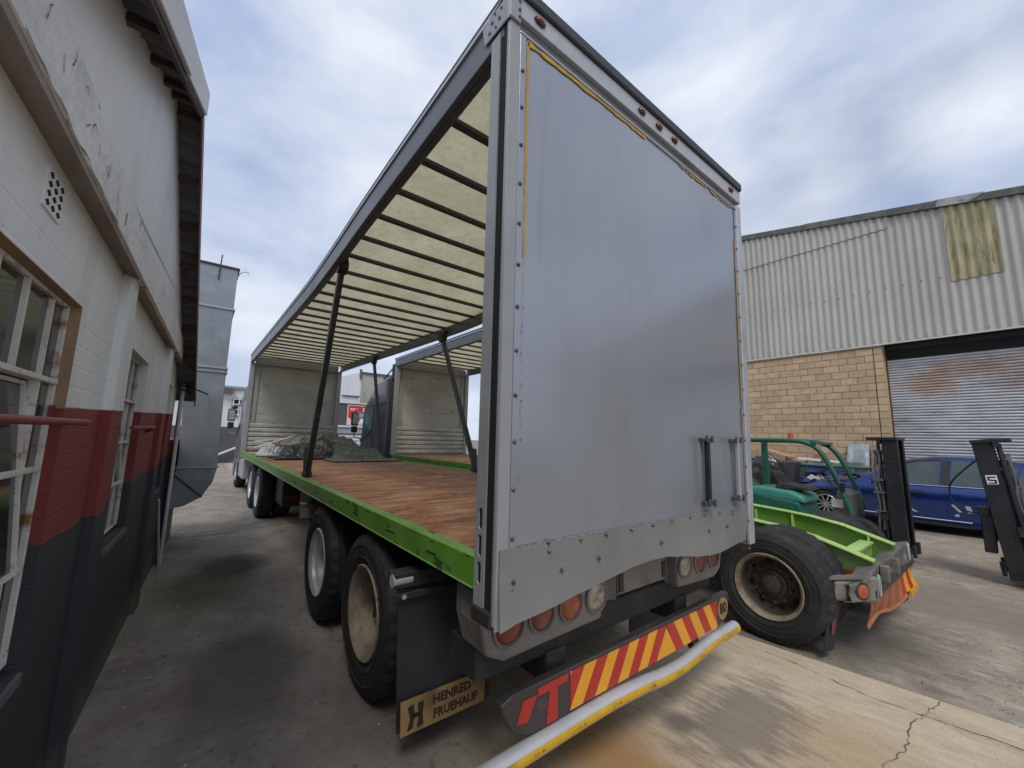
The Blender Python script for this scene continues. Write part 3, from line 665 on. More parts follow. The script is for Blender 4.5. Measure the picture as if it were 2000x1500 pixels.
M['cap'] = mat('grey_roof_capping', (0.10, 0.105, 0.10), 0.85, 0, 0.2, 3, layers=[((0.19, 0.19, 0.175), 4, 0.5, 0.75), ((0.05, 0.05, 0.045), 6, 0.58, 0.75)], bump=0.15, bs=20)
M['cappale'] = mat('pale_roof_capping', (0.33, 0.34, 0.34), 0.8, 0, 0.15, 3, layers=[((0.15, 0.15, 0.14), 3, 0.48, 0.62)])
M['trim'] = mat('white_trim', (0.58, 0.58, 0.53), 0.6, 0, .08, 3)
def shut_hook(t, g, col, noise):
    nA = noise(2.2, (1, 1, 4), 6, 2.0); nB = noise(6, (1, .6, 3), 6, 5.0)
    col = blob(t, g, col, (XW + .3, .1, 3.45), .62, (0.40, 0.22, 0.10), nB, 1.1, .6, (1, 1, 1.3))
    col = blob(t, g, col, (XW + .3, -.6, 3.8), .62, (0.40, 0.21, 0.10), nB, 1.1, .55, (1, .7, 1.8))
    col = blob(t, g, col, (XW + .3, -2.2, 3.6), .9, (0.34, 0.20, 0.14), nB, 1.3, .5, (1, .5, 1.2))
    return col
M['shutter'] = mat('galvanised_roller_shutter', (0.52, 0.525, 0.53), 0.40, 0.15, 0.08, 1.5, (1, 1, 1), layers=[((0.27, 0.27, 0.28), 3, 0.5, 0.75, (1, .5, 2)), ((0.24, 0.12, 0.08), 3.5, 0.62, 0.8, (1, .4, 2.5))], hook=shut_hook)
wh = thing('warehouse', 'corrugated warehouse with buff block wall and galvanised roller shutter', 'building', (XW, 0, GZ))
# block wall
mb = MB(); mb.box(XW + .012, .98, GZ, XW + .3, 6.6, 4.72); mb.box(XW + .3, .98, GZ, XW + .42, 6.6, 4.7)
build(mb, 'mortar_core', M['mortar'], wh)
BL, BH = .402, .2052
def blockmesh(l, h, d=.10):
    m_ = MB(); m_.box(0, 0, 0, d, l, h); me = m_.mesh('block'); me.materials.append(M['block'])
    bm = bmesh.new(); bm.from_mesh(me); bmesh.ops.bevel(bm, geom=[e for e in bm.edges], offset=.006, segments=1, affect='EDGES'); bm.to_mesh(me); bm.free()
    return me
bm_full, bm_half, bm_small = blockmesh(BL - .014, BH - .014), blockmesh(BL / 2 - .014, BH - .014), blockmesh(.118, .094)
rnd = random.Random(8)
nrow = 23
for r_ in range(nrow):
    z = 4.575 - BH * (r_ + 1)
    y = 1.15 + (BL / 2 if r_ % 2 else 0)
    if r_ % 2: inst('block', bm_half, wh, (rnd.uniform(-.003, .003), 1.15, z - GZ))
    nb = 11 if r_ < 19 else 8
    for k in range(nb):
        if y > 5.6: break
        inst('block', bm_full, wh, (rnd.uniform(-.003, .003), y, z - GZ))
        y += BL
    inst('block', bm_half, wh, (rnd.uniform(-.002, .002) - .006, .945, z - GZ))   # pier at the door
for k in range(34):
    inst('brick', bm_small, wh, (rnd.uniform(-.003, .002), .96 + k * .133, 4.585 - GZ))
mb = MB(); mb.box(XW, 5.62, GZ, XW + .2, 12, 4.7)
build(mb, 'plain_wall', M['block'], wh)
mb = MB(); mb.box(XW + .11, .935, GZ, XW + .42, .975, 4.7); build(mb, 'door_jamb', M['block'], wh)
mb = MB(); mb.box(XW - .001, 1.138, GZ, XW + .01, 1.148, 4.58); build(mb, 'movement_joint', M['inside'], wh)
# roller shutter, one slat after another
prof = []
for k in range(7):
    a = -math.pi / 2 + math.pi * k / 6
    prof.append((-.022 * math.cos(a), .034 + .032 * math.sin(a)))
prof.append((.004, .074)); 
me_mb = MB(); pts = prof; vs = [(x, 0, z) for x, z in pts] + [(x, -9.9, z) for x, z in pts]; n_ = len(pts)
me_mb.add(vs, [(i, i + 1, n_ + i + 1, n_ + i) for i in range(n_ - 1)])
me_s = me_mb.mesh('slat', 50); me_s.materials.append(M['shutter'])
for k in range(58):
    inst('slat', me_s, wh, (.30, .93, .02 + k * .0765))
for yq in (.9, -9.0):
    mb = MB(); mb.box(XW + .27, yq, GZ, XW + .36, yq + .04, 4.5); build(mb, 'guide_channel', M['rustrod'], wh)
mb = MB(); mb.box(XW + .34, -8.96, GZ, XW + .4, .93, 4.7); build(mb, 'door_backing', M['inside'], wh)
mb = MB(); mb.cyl((XW + .5, .9, 4.62), (XW + .5, -8.96, 4.62), .2, 16); build(mb, 'shutter_roll', M['chassis'], wh, smooth=40)
# cladding sheets
P_ = .1785; A_ = .030
def cladpatch(mb, y0, y1, zb, ztf, x, amp=A_):
    n = max(4, int(round((y1 - y0) / P_ * 8)))
    def f(u, v):
        y = y0 + u * (y1 - y0); z1 = ztf(y)
        return (x - amp * math.cos(2 * math.pi * y / P_), y, zb + v * (z1 - zb))
    mb.grid(f, n, 2); return mb
sheetw = P_ * 6
k = 0; y = -2 * sheetw * 4
y = -.535 - sheetw * 8
edges = [(-.535 - sheetw * (i + 1), -.535 - sheetw * i) for i in range(8)] + [(-.535 + sheetw * i, -.535 + sheetw * (i + 1)) for i in range(9)]
for i, (a, b) in enumerate(edges):
    x = XW - .02 - (.006 if i % 2 else 0)
    low = 4.655 + (.015 if i % 3 else 0)
    if a > .3 or (a < .35 < b and b > .6):
        aa = max(a, .36)
        if a < .36:
            build(cladpatch(MB(), a, .36 + .03, low, lambda y: zroof(y) - .1, x + .003), 'cladding_sheet', M['clad'], wh, smooth=80)
        build(cladpatch(MB(), aa, b + .03, low, lambda y: 8.12, x), 'cladding_sheet', M['clad'], wh, smooth=80)
        build(cladpatch(MB(), aa, b + .03, 8.03, lambda y: zroof(y) - .1, x - .030), 'cladding_sheet', M['clad'], wh, smooth=80)
    else:
        build(cladpatch(MB(), a, b + .03, low, lambda y: zroof(y) - .1, x), 'cladding_sheet', M['clad'], wh, smooth=80)
mb = cladpatch(MB(), -1.43, -.545, 6.07, lambda y: zroof(y) - .11, XW - .045)
build(mb, 'mossy_sheet', M['moss'], wh, smooth=80, label='yellowed mossy sheet set into the pale cladding')
mb = MB(); mb.box(XW - .055, -9.2, 4.62, XW - .05, 2.63, 4.66); mb.box(XW - .055, 2.64, 4.635, XW - .049, 9, 4.672); mb.box(XW - .05, -9.2, 4.62, XW + .02, 9, 4.626)
build(mb, 'bottom_trim', M['trim'], wh)
for (a, b, m_) in ((-9.3, -.46, 'cap'), (-.47, 2.5, 'cap'), (2.49, 5.4, 'cap'), (5.39, 8.2, 'cap')):
    mb = MB(); j = .012 if a in (-.47, 5.39) else 0
    mb.hexa([(XW - .11 - j, a, zroof(a) - .2), (XW + .02, a, zroof(a) - .2), (XW + .02, b, zroof(b) - .2), (XW - .11 - j, b, zroof(b) - .2), (XW - .10 - j, a, zroof(a) + j), (XW + .25, a, zroof(a) + j), (XW + .25, b, zroof(b) + j), (XW - .10 - j, b, zroof(b) + j)])
    build(mb, 'roof_capping', M[m_], wh, bevel=.01)
mb = MB(); mb.hexa([(XW - .128, -1.05, zroof(-1.05) - .19), (XW - .12, -1.05, zroof(-1.05) - .19), (XW - .12, -.45, zroof(-.45) - .19), (XW - .128, -.45, zroof(-.45) - .19), (XW - .118, -1.3, zroof(-1.3) + .018), (XW - .11, -1.3, zroof(-1.3) + .018), (XW - .11, -.45, zroof(-.45) + .018), (XW - .118, -.45, zroof(-.45) + .018)])
build(mb, 'capping_patch', M['cappale'], wh)
# bolts through the cladding
mb_b = MB(); mb_b.lathe([(0, -.018), (.018, -.016), (.022, 0)], n=8, axis='X'); me_b = mb_b.mesh('cladding_bolt'); me_b.materials.append(M['bolt'])
rnd = random.Random(5)
for k in range(26):
    y = -4.2 + k * P_ * 2
    inst('cladding_bolt', me_b, wh, (-.055, round(y / P_) * P_, 6.25 + rnd.uniform(-.03, .03) - GZ), scale=(1, .8, .8))
for k in range(14):
    y = -1.6 + k * P_ * 3
    inst('cladding_bolt', me_b, wh, (-.06, round(y / P_) * P_, 4.74 - GZ), scale=(1, .6, .6))
# roof and rest of the shell
for (ya, yb) in ((-9.3, 8.2), (8.2, 12)):
    mb = MB(); mb.hexa([(XW, ya, zroof(ya) - .16), (40, ya, zroof(ya) - .16), (40, yb, zroof(yb) - .16), (XW, yb, zroof(yb) - .16), (XW, ya, zroof(ya) - .1), (40, ya, zroof(ya) - .1), (40, yb, zroof(yb) - .1), (XW, yb, zroof(yb) - .1)])
    build(mb, 'roof', M['cap'], wh)
for bx_ in ((XW + .5, -9.2, GZ, 40, -9.1, 6.4), (39.9, -9.09, GZ, 40, 11.89, 6.0), (XW + .21, 11.9, GZ, 40, 12, 9.0), (XW, -14.5, GZ, XW + .3, -9.01, 6.5)):
    mb = MB(); mb.box(*bx_); build(mb, 'shell_wall', M['clad'], wh)
mb = MB(); mb.prism([(9.1, 4.71), (12, 4.71), (12, zroof(12) - .17), (9.1, zroof(9.1) - .17)], lambda u, v, d: (d, u, v), XW, XW + .1); build(mb, 'shell_wall', M['clad'], wh)

# ------------------------------------------------------------------ far end of the yard
M['dgrey'] = mat('dark_grey_painted_wall', (0.085, 0.087, 0.095), .6, 0, .12, .5, layers=[((.12, .12, .125), 1.2, .55, .8)])
M['white'] = mat('white_painted_wall', (0.68, 0.69, 0.70), .6, 0, .06, .6)
M['bluegrey'] = mat('pale_blue_grey_wall', (0.30, 0.35, 0.40), .6, 0, .1, .6)
M['concblock'] = mat('weathered_concrete_block_wall', (0.40, 0.39, 0.33), .85, 0, .1, .6, layers=[((.27, .25, .2), 1.1, .52, .75, (1, 1, .4)), ((.17, .15, .12), 2.6, .62, .75, (1, 1, .5))], bump=.2, bs=9)
M['sign'] = mat('red_sign_print', (0.62, 0.025, 0.035), .4, 0, .05, 2)
M['signpale'] = mat('pale_sign_print', (0.75, 0.62, 0.60), .4, 0, .05, 2)
M['signwhite'] = mat('white_sign_print', (0.8, 0.8, 0.8), .4, 0, .03, 2)
M['cyan'] = mat('cyan_sign_print', (0.12, 0.42, 0.55), .4, 0, .2, 5)
def wall_thing(name, label, cat, x0, x1, y, z1, m, d=.25, cap=None):
    o = thing(name, label, cat, ((x0 + x1) / 2, y, 0))
    mb = MB(); mb.box(x0, y, 0, x1, y + d, z1); build(mb, 'wall_body', M[m], o)
    if cap:
        mb = MB(); mb.box(x0 - .03, y - .06, z1, x1 + .03, y + d + .06, z1 + .12); build(mb, 'coping', M[cap], o)
    return o
g1 = wall_thing('boundary_wall', 'dark grey boundary wall at the far end of the alley', 'wall', -6, 4.2, 26.6, 2.02, 'dgrey')
mb = MB(); mb.bar((-.95, 26.3, .02), (.9, 26.4, .92), .10, .10); build(mb, 'handrail', M['white'], g1)
b1 = thing('white_building', 'white low building with a dark barred window beyond the grey wall', 'building', (-.4, 34, 0))
mb = MB(); mb.box(-4, 34, 0, 6.6, 40, 4.9); build(mb, 'wall', M['white'], b1)
mb = MB(); mb.box(-4.2, 33.8, 4.9, 6.7, 40.2, 5.05); build(mb, 'roof', M['bluegrey'], b1)
mb = MB(); mb.box(-4.3, 33.6, 4.5, .75, 33.95, 4.9); build(mb, 'gutter_box', M['sill'], b1)
wf = MB(); wf.box(.75, 33.9, 2.9, 2.6, 33.98, 4.2); wfo = build(wf, 'window', M['inside'], b1)
mb = MB()
for k in range(5): mb.box(.78 + k * .36, 33.86, 2.9, .86 + k * .36, 33.895, 4.2)
for k in range(4): mb.box(.75, 33.83, 2.95 + k * .38, 2.6, 33.858, 3.02 + k * .38)
build(mb, 'window_bars', M['white'], wfo)
# billboard building between the trailers
b2 = thing('billboard_building', 'dark grey building carrying a red advertising panel, seen between the trailers', 'building', (11, 30, 0))
mb = MB(); mb.box(5.4, 30, 2.42, 17.2, 34, 4.08); build(mb, 'upper_wall', M['dgrey'], b2)
mb = MB(); mb.box(5.4, 30.02, 0, 17.2, 34, 2.30); build(mb, 'lower_wall', M['bluegrey'], b2)
mb = MB(); mb.box(5.3, 29.9, 2.30, 17.3, 34, 2.42); mb.box(5.3, 29.9, 4.08, 17.3, 34.1, 4.16); build(mb, 'white_ledge', M['white'], b2)
sg = thing('advertising_panel', 'red advertising panel with white lettering on the dark grey wall', 'sign', (9.2, 29.95, 2.45))
mb = MB(); mb.box(7.72, 29.92, 2.46, 11.6, 29.98, 3.98); build(mb, 'panel', M['signpale'], sg)
mb = MB(); P = [(7.78, 3.93), (11.54, 3.93), (11.54, 2.75)] + [(11.2 - .35 * k, 2.72 - .02 * k * (8 - k) * .1) for k in range(1, 5)] + [(8.9, 2.66), (8.3, 2.78), (7.78, 3.05)]
mb.prism(P, lambda u, v, d: (u, d, v), 29.905, 29.918); build(mb, 'red_field', M['sign'], sg)
tm = textmesh('RELIA', .23, .004); tm.materials.append(M['signwhite']); inst('lettering', tm, sg, (-1.0, -.06, 1.19), (R(90), 0, 0))
tm = textmesh('B', .36, .004); tm.materials.append(M['signwhite']); inst('lettering', tm, sg, (-.26, -.06, 1.17), (R(90), 0, 0))
mb = MB(); mb.prism([(8.15, 3.2), (8.25, 3.38), (8.5, 3.44), (8.8, 3.36), (9.6, 3.34), (9.6, 3.06), (8.2, 3.08)], lambda u, v, d: (u, d, v), 29.89, 29.903); build(mb, 'picture', M['cyan'], sg)
mb = MB(); mb.prism([(8.62, 2.6), (8.68, 2.95), (8.95, 2.98), (9.05, 2.75), (9.05, 2.6)], lambda u, v, d: (u, d, v), 29.89, 29.903); build(mb, 'picture', M['signwhite'], sg)
# tall block building
b3 = thing('block_tower', 'tall concrete block building with a bright white side wall and a mast', 'building', (13, 40, 0))
mb = MB()
mb.add([(10.75, 46, 0), (11.5, 40, 0), (11.5, 40, 8.1), (10.75, 46, 8.1), (10.9, 46, 0), (11.65, 40.0, 0), (11.65, 40.0, 8.1), (10.9, 46, 8.1)], [(0, 1, 2, 3), (7, 6, 5, 4), (0, 4, 5, 1), (1, 5, 6, 2), (2, 6, 7, 3), (3, 7, 4, 0)])
build(mb, 'white_wall', M['white'], b3)
mb = MB(); mb.box(11.66, 40, 0, 15.2, 46, 8.0); build(mb, 'block_wall', M['concblock'], b3)
mb = MB(); mb.box(11.7, 39.85, 8.0, 15.3, 46, 8.16); build(mb, 'roof', M['dgrey'], b3)
mb = MB(); mb.box(11.42, 39.8, 7.4, 11.62, 39.99, 8.4); build(mb, 'mast', M['sill'], b3)
b4 = thing('pale_shed', 'pale flat roofed shed behind the billboard building', 'building', (9, 38, 0))
mb = MB(); mb.box(7.5, 38, 0, 10.9, 39.5, 5.35); build(mb, 'wall', M['white'], b4)
mb = MB(); mb.box(9.4, 37.85, 5.35, 11.0, 39.6, 5.45); build(mb, 'roof', M['dgrey'], b4)
# parked white pickup roof rail seen low between trailers
ga = thing('yard_gate', 'low white barred gate behind the tarpaulins, between the two trailers', 'gate', (7, 24.6, 0))
mb = MB(); mb.box(5.2, 24.6, 1.72, 7.4, 24.72, 1.82); mb.box(5.2, 24.6, .2, 7.4, 24.7, .3); build(mb, 'gate_frame', M['dgrey'], ga)
for k in range(4):
    mb = MB(); mb.box(5.2, 24.62, 1.0 + k * .2, 7.3, 24.66, 1.11 + k * .2); build(mb, 'rail', M['white'], ga)
mb = MB(); mb.box(7.3, 24.55, 0, 7.6, 24.8, 1.95); build(mb, 'gate_post', M['dgrey'], ga)
# ================================================================== WHEELS (shared meshes)
def tyre_mesh(Rr=.515, Wd=.285):
    h = Wd / 2
    prof = [(.290, -h + .03), (.335, -h + .008), (.355, -h + .001), (.362, -h + .006), (.40, -h), (.425, -h + .004), (.43, -h - .002), (.445, -h - .001), (.455, -h + .006), (.490, -h + .016), (.506, -h + .030),
            (Rr - .002, -h + .040), (Rr, -.082), (Rr, -.066), (Rr - .014, -.064), (Rr - .014, -.056), (Rr, -.054), (Rr, -.008), (Rr - .014, -.006), (Rr - .014, .006), (Rr, .008),
            (Rr, .054), (Rr - .014, .056), (Rr - .014, .064), (Rr, .066), (Rr, .082), (Rr - .002, h - .040), (.506, h - .030), (.490, h - .016), (.455, h - .006), (.445, h + .001), (.43, h + .002), (.425, h - .004), (.40, h), (.362, h - .006), (.355, h - .001), (.335, h - .008), (.290, h - .03)]
    prof = [(r * Rr / .515 if r < .51 and r > .3 else r, x) for r, x in prof]
    def mod(k, j, r):
        if j in (10, 11, 12, 25, 26, 27) and k % 5 < 2: return r - .012
        return r
    mb = MB(); mb.lathe(prof, n=160, mod=mod)
    me = mb.mesh('tyre', 32); me.materials.append(M['rubber']); return me
TY = tyre_mesh()
def rim_mesh(kind, m):
    """outer face towards -X; tyre centre at x=0, outer bead at -.11"""
    mb = MB()
    if kind == 'deep':      # outer wheel of a pair: barrel falls away to the disc
        prof = [(.300, -.115), (.306, -.128), (.297, -.137), (.286, -.128), (.272, -.112), (.268, -.08), (.255, -.066), (.252, -.01), (.246, .02), (.225, .05), (.19, .058), (.14, .058), (.13, .04), (.0, .04)]
    else:
        prof = [(.300, -.115), (.306, -.128), (.297, -.137), (.286, -.128), (.272, -.112), (.268, -.07), (.255, -.055), (.250, -.0), (.238, .03), (.215, .04), (.185, .028), (.165, .02), (.13, .02), (.0, .02)]
    mb.lathe(prof, n=48)
    me = mb.mesh('rim', 32); me.materials.append(M[m])
    if kind == 'disc' and m == 'rimcream':       # the disc itself is caked in brown grease
        me.materials.append(M['hub'])
        for p in me.polygons:
            if p.center.x > -.085: p.material_index = 1
    return me
RIM = {('deep', 'rimsilver'): rim_mesh('deep', 'rimsilver'), ('deep', 'rimcream'): rim_mesh('deep', 'rimcream'), ('disc', 'rimcream'): rim_mesh('disc', 'rimcream'), ('disc', 'rimsilver'): rim_mesh('disc', 'rimsilver')}
mb = MB(); mb.lathe([(.125, .03), (.125, .0), (.10, -.012), (.085, -.04), (.065, -.052), (.035, -.055), (.03, -.062), (0, -.062)], n=28)
for k in range(10):
    a = 2 * math.pi * k / 10; c, s_ = math.cos(a) * .163, math.sin(a) * .163
    mb.cyl((.03, c, s_), (-.022, c, s_), .016, 6)
HUB = mb.mesh('hub', 35); HUB.materials.append(M['hub'])
mb = MB()
for k in range(1):
    a = 2 * math.pi * (k + .5) / 8
    P = []
    for q in range(10):
        b = 2 * math.pi * q / 10
        rr = .215 + .022 * math.cos(b); aa = a + .13 * math.sin(b)
        P.append((.026 if False else .0, rr * math.cos(aa), rr * math.sin(aa)))
    mb.add([(.0355 - .004, p[1], p[2]) for p in P] + [(.06, p[1], p[2]) for p in P], [tuple(range(10)), tuple(range(10, 20))[::-1]] + [(q, (q + 1) % 10, 10 + (q + 1) % 10, 10 + q) for q in range(10)])
HOLES = mb.mesh('hand_hole'); HOLES.materials.append(M['inside'])
def wheel(parent, x, y, z, side=1, rim='rimcream', kind='deep', dual=True, sc_=1.0, spin=0.0):
    """x = centre of the outer tyre; side=+1 outer face to -X"""
    rz = 0 if side > 0 else math.pi
    loc = WM[parent.name].inverted() @ Vector((x, y, z))
    wl = inst('wheel', RIM[(kind, rim)], parent, loc, (spin, 0, rz), scale=(1, sc_, sc_))
    inst('tyre', TY, wl)
    inst('hub', HUB, wl, (0.0 if kind == 'disc' else .02, 0, 0))
    if kind == 'disc':
        for k in range(8): inst('hand_hole', HOLES, wl, (0, 0, 0), (k * math.pi / 4, 0, 0))
    if dual:
        inst('inner_tyre', TY, wl, (.325, 0, 0))
    return wl

# ================================================================== CURTAIN TRAILERS
BOLT = MB().lathe([(0, -.009), (.005, -.009), (.0075, -.006), (.0095, -.003), (.0115, 0)], n=10, axis='Y').mesh('bolt', 30); BOLT.materials.append(M['bolt'])
BIGBOLT = MB().lathe([(0, -.010), (.0065, -.010), (.0075, -.004), (.0115, -.003), (.0125, 0)], n=6, axis='Y').mesh('bolt', 30); BIGBOLT.materials.append(M['bolt'])
SAG = [(-1, 3.945), (0, 3.938), (1, 3.916), (2.2, 3.885), (3.2, 3.835), (4.4, 3.80), (6, 3.825), (8, 3.87), (10, 3.92), (12.4, 3.965), (20, 3.97)]
def sag(y):
    for i in range(len(SAG) - 1):
        (a, za), (b, zb) = SAG[i], SAG[i + 1]
        if a <= y <= b:
            t = (y - a) / (b - a)
            z0 = SAG[max(0, i - 1)]; z3 = SAG[min(len(SAG) - 1, i + 2)]
            m0 = (zb - z0[1]) / (b - z0[0]); m1 = (z3[1] - za) / (z3[0] - a); h = b - a
            return (2 * t**3 - 3 * t * t + 1) * za + (t**3 - 2 * t * t + t) * h * m0 + (-2 * t**3 + 3 * t * t) * zb + (t**3 - t * t) * h * m1
    return 3.95
def curtain_trailer(name, label, X0, YR, YF, zr_, W=2.5):
    """open curtain trailer: deck, green rails, roof, headboard"""
    t = thing(name, label, 'trailer', (X0 + W / 2, (YR + YF) / 2, 0))
    X1 = X0 + W
    # deck
    mb = MB()
    n = int((YF - YR) / 2.44) + 1
    for k in range(n):
        a = YR + .08 + k * 2.44; b = min(YF - .1, a + 2.436)
        if b - a < .05: continue
        mb = MB(); mb.box(X0 + .092, a, 1.150, X1 - .092, b, 1.199 + .001 * (k % 2))
        build(mb, 'deck_sheet', M['deck'], t)
    # rails: outer channel, ledge, kerb strip
    for side, xa in ((-1, X0), (1, X1)):
        s = -side
        mb = MB(); ys = [YR + .12 + (YF - YR - .2) * k / 24 for k in range(25)]
        def zc(y): return .012 * math.sin(math.pi * min(1, max(0, (y - YR) / (YF - YR)))) * 0
        xs = sorted((xa, xa + s * .05)); mb.box(xs[0], YR + .155, 1.085, xs[1], YF - .02, 1.213)
        xs = sorted((xa + s * .004, xa + s * .09)); mb.box(xs[0], YR + .11, 1.214, xs[1], YF - .06, 1.219) if False else None
        xs2 = sorted((xa + s * .052, xa + s * .0895)); mb.box(xs2[0], YR + .155, 1.12, xs2[1], YF - .02, 1.203)
        xs3 = sorted((xa - s * .006, xa + s * .03)); mb.box(xs3[0], YR + .16, 1.081, xs3[1], YF - .04, 1.089)
        r_ = build(mb, 'side_rail', M['green'], t, bevel=.006)
        y = YR + .5; r2 = random.Random(int(YF * 10))
        while y < YF - .5:
            x2 = sorted((xa - s * .0025, xa + s * .004)); l_ = r2.uniform(.07, .15); z_ = 1.135 + r2.uniform(-.006, .008)
            mb = MB(); mb.hexa([(x2[0], y, z_), (x2[1], y, z_), (x2[1], y + l_, z_ - .003), (x2[0], y + l_, z_ - .003), (x2[0], y + .004, z_ + .008), (x2[1], y + .004, z_ + .008), (x2[1], y + l_, z_ + .004), (x2[0], y + l_, z_ + .004)])
            build(mb, 'rope_slot', M['inside'], r_); y += r2.uniform(.42, .8)
    mb = MB(); mb.box(X0 + .06, YR + .08, 1.09, X1 - .06, YR + .105, 1.215); build(mb, 'rear_rail', M['green'], t)
    mb = MB()
    for x in (X0 + .78, X0 + 1.72): mb.box(x - .07, YR + .6, .72, x + .07, YF - 2.5, 1.05)
    for x in (X0 + .78, X0 + 1.72): mb.box(x - .07, YF - 2.5, .9, x + .07, YF - .1, 1.05)
    y = YR + .4
    while y < YF - .2:
        mb.box(X0 + .1, y, 1.055, X1 - .1, y + .05, 1.148); y += .45
    build(mb, 'chassis_frame', M['chassis'], t)
    # roof
    for side, xa in ((-1, X0), (1, X1)):
        s = -side
        n = 36
        def railgrid(o0, o1, z0, z1, ya, yb):
            mb = MB(); vs = []; fs = []
            for i in range(n + 1):
                y = ya + (yb - ya) * i / n; z = zr_(y)
                a, b = sorted((xa + s * o0, xa + s * o1))
                vs += [(a, y, z + z0), (b, y, z + z0), (b, y, z + z1), (a, y, z + z1)]
            for i in range(n):
                for k in range(4): fs.append((4 * i + k, 4 * i + (k + 1) % 4, 4 * i + 4 + (k + 1) % 4, 4 * i + 4 + k))
            fs += [(3, 2, 1, 0), (4 * n, 4 * n + 1, 4 * n + 2, 4 * n + 3)]
            return mb.add(vs, fs)
        mb = railgrid(0, .035, -.235, -.045, YR + .05, YF); m2 = railgrid(.036, .085, -.235, -.215, YR + .05, YF); mb.add(m2.v, m2.f)
        rr = build(mb, 'roof_rail', M['rail'], t, bevel=.008, seg=2)
        mb = railgrid(-.012, .03, -.044, -.022, YR + .05, YF); build(mb, 'rail_lip', M['alu'], rr)
        mb = railgrid(-.008, .06, -.021, .012, YR + .05, YF + .02); build(mb, 'roof_edge', M['darkrail'], rr)
    y = YR + .36; k = 0
    while y < YF - .25:
        z = zr_(y)
        mb = MB(); mb.box(X0 + .06, y - .03, z - .092, X1 - .06, y + .03, z - .062)
        bo = build(mb, 'roof_bow', M['bow'], t)
        y += .475; k += 1
    mb = MB()
    def rs(u, v):
        yy = YR + .03 + u * (YF - YR - .03); x = X0 + .03 + v * (W - .06)
        return (x, yy, zr_(yy) - .054 + .03 * math.sin(math.pi * v))
    mb.grid(rs, 120, 12); build(mb, 'roof_sheet', M['grp'], t, smooth=80)
    # headboard
    zt = zr_(YF)
    for x0, x1 in ((X0, X0 + .12), (X1 - .12, X1)):
        mb = MB(); mb.box(x0, YF - .12, 1.10, x1, YF, zt - .24); build(mb, 'headboard_post', M['post'], t, bevel=.008)
    mb = MB(); mb.box(X0 + .12, YF - .14, zt - .27, X1 - .12, YF, zt - .13); mb.box(X0 + .1, YF - .06, zt - .131, X1 - .1, YF - .01, zt - .022); build(mb, 'headboard_beam', M['post'], t, bevel=.008)
    mb = MB(); mb.box(X0 + .121, YF - .05, 2.02, X1 - .121, YF - .02, zt - .271); build(mb, 'headboard_sheet', M['whiteply'], t)
    for x in (X0 + .20, X1 - .24):
        mb = MB(); mb.box(x, YF - .085, 2.05, x + .05, YF - .051, zt - .272); build(mb, 'headboard_stile', M['post'], t)
    z = 1.235
    for k in range(6):
        mb = MB(); dy = .012 * ((k * 7) % 3)
        mb.prism([(YF - .045, z), (YF - .095 + dy * .4, z + .012), (YF - .10 + dy * .4, z + .075), (YF - .085, z + .105), (YF - .045, z + .112)], lambda u, v, d: (d, u, v), X0 + .122, X1 - .122)
        build(mb, 'headboard_plank', M['whiteplank'], t); z += .13
    mb = MB(); mb.box(X0 + .122, YF - .044, 1.2, X1 - .122, YF - .02, 2.02); build(mb, 'headboard_backing', M['whiteply'], t)
    return t
def side_post(t, a, b):
    mb = MB(); a = Vector(a); b = Vector(b)
    mb.bar(a, a.lerp(b, .985), .075, .06, (1, 0, 0))
    mb.bar(a.lerp(b, .0), a.lerp(b, .30), .10, .045, (1, 0, 0))
    p = build(mb, 'side_post', M['black'], t, bevel=.006)
    mb = MB(); d = (b - a).normalized()
    q = a.lerp(b, .975); mb.cyl(q + Vector((-.05, 0, 0)), q + Vector((.05, 0, 0)), .085, 14); mb.box(q.x - .03, q.y - .11, q.z + .02, q.x + .035, q.y + .09, q.z + .13)
    build(mb, 'post_roller', M['black'], p, smooth=40)
    mb = MB(); mb.box(a.x - .045, a.y - .05, a.z - .01, a.x + .045, a.y + .09, a.z + .05); mb.hexa([tuple(a + Vector(v)) for v in ((-.04, .0, .0), (.04, .0, .0), (.04, .04, .0), (-.04, .04, .0), (-.04, .06, .34), (.04, .06, .34), (.04, .12, .30), (-.04, .12, .30))])
    build(mb, 'post_foot', M['black'], p, bevel=.005)
    return p

YF1 = 12.25
tr = curtain_trailer('flatbed_trailer', 'long open curtain trailer with grey rear door and worn brown deck', 0.0, 0.0, YF1, sag)
side_post(tr, (.10, 4.05, 1.22), (.10, 3.2, sag(3.2) - .17))
side_post(tr, (2.42, 3.88, 1.22), (2.42, 5.2, sag(5.2) - .2))
side_post(tr, (2.42, 7.9, 1.22), (2.42, 8.9, sag(8.9) - .2))
# ---- rear frame. The right post leans out at the top.
XR0, XR1 = 2.445, 2.535      # outer edge at z .97 and at z 3.9
def xr(z): return XR0 + (XR1 - XR0) * (z - .97) / 2.93
H_ = 3.96
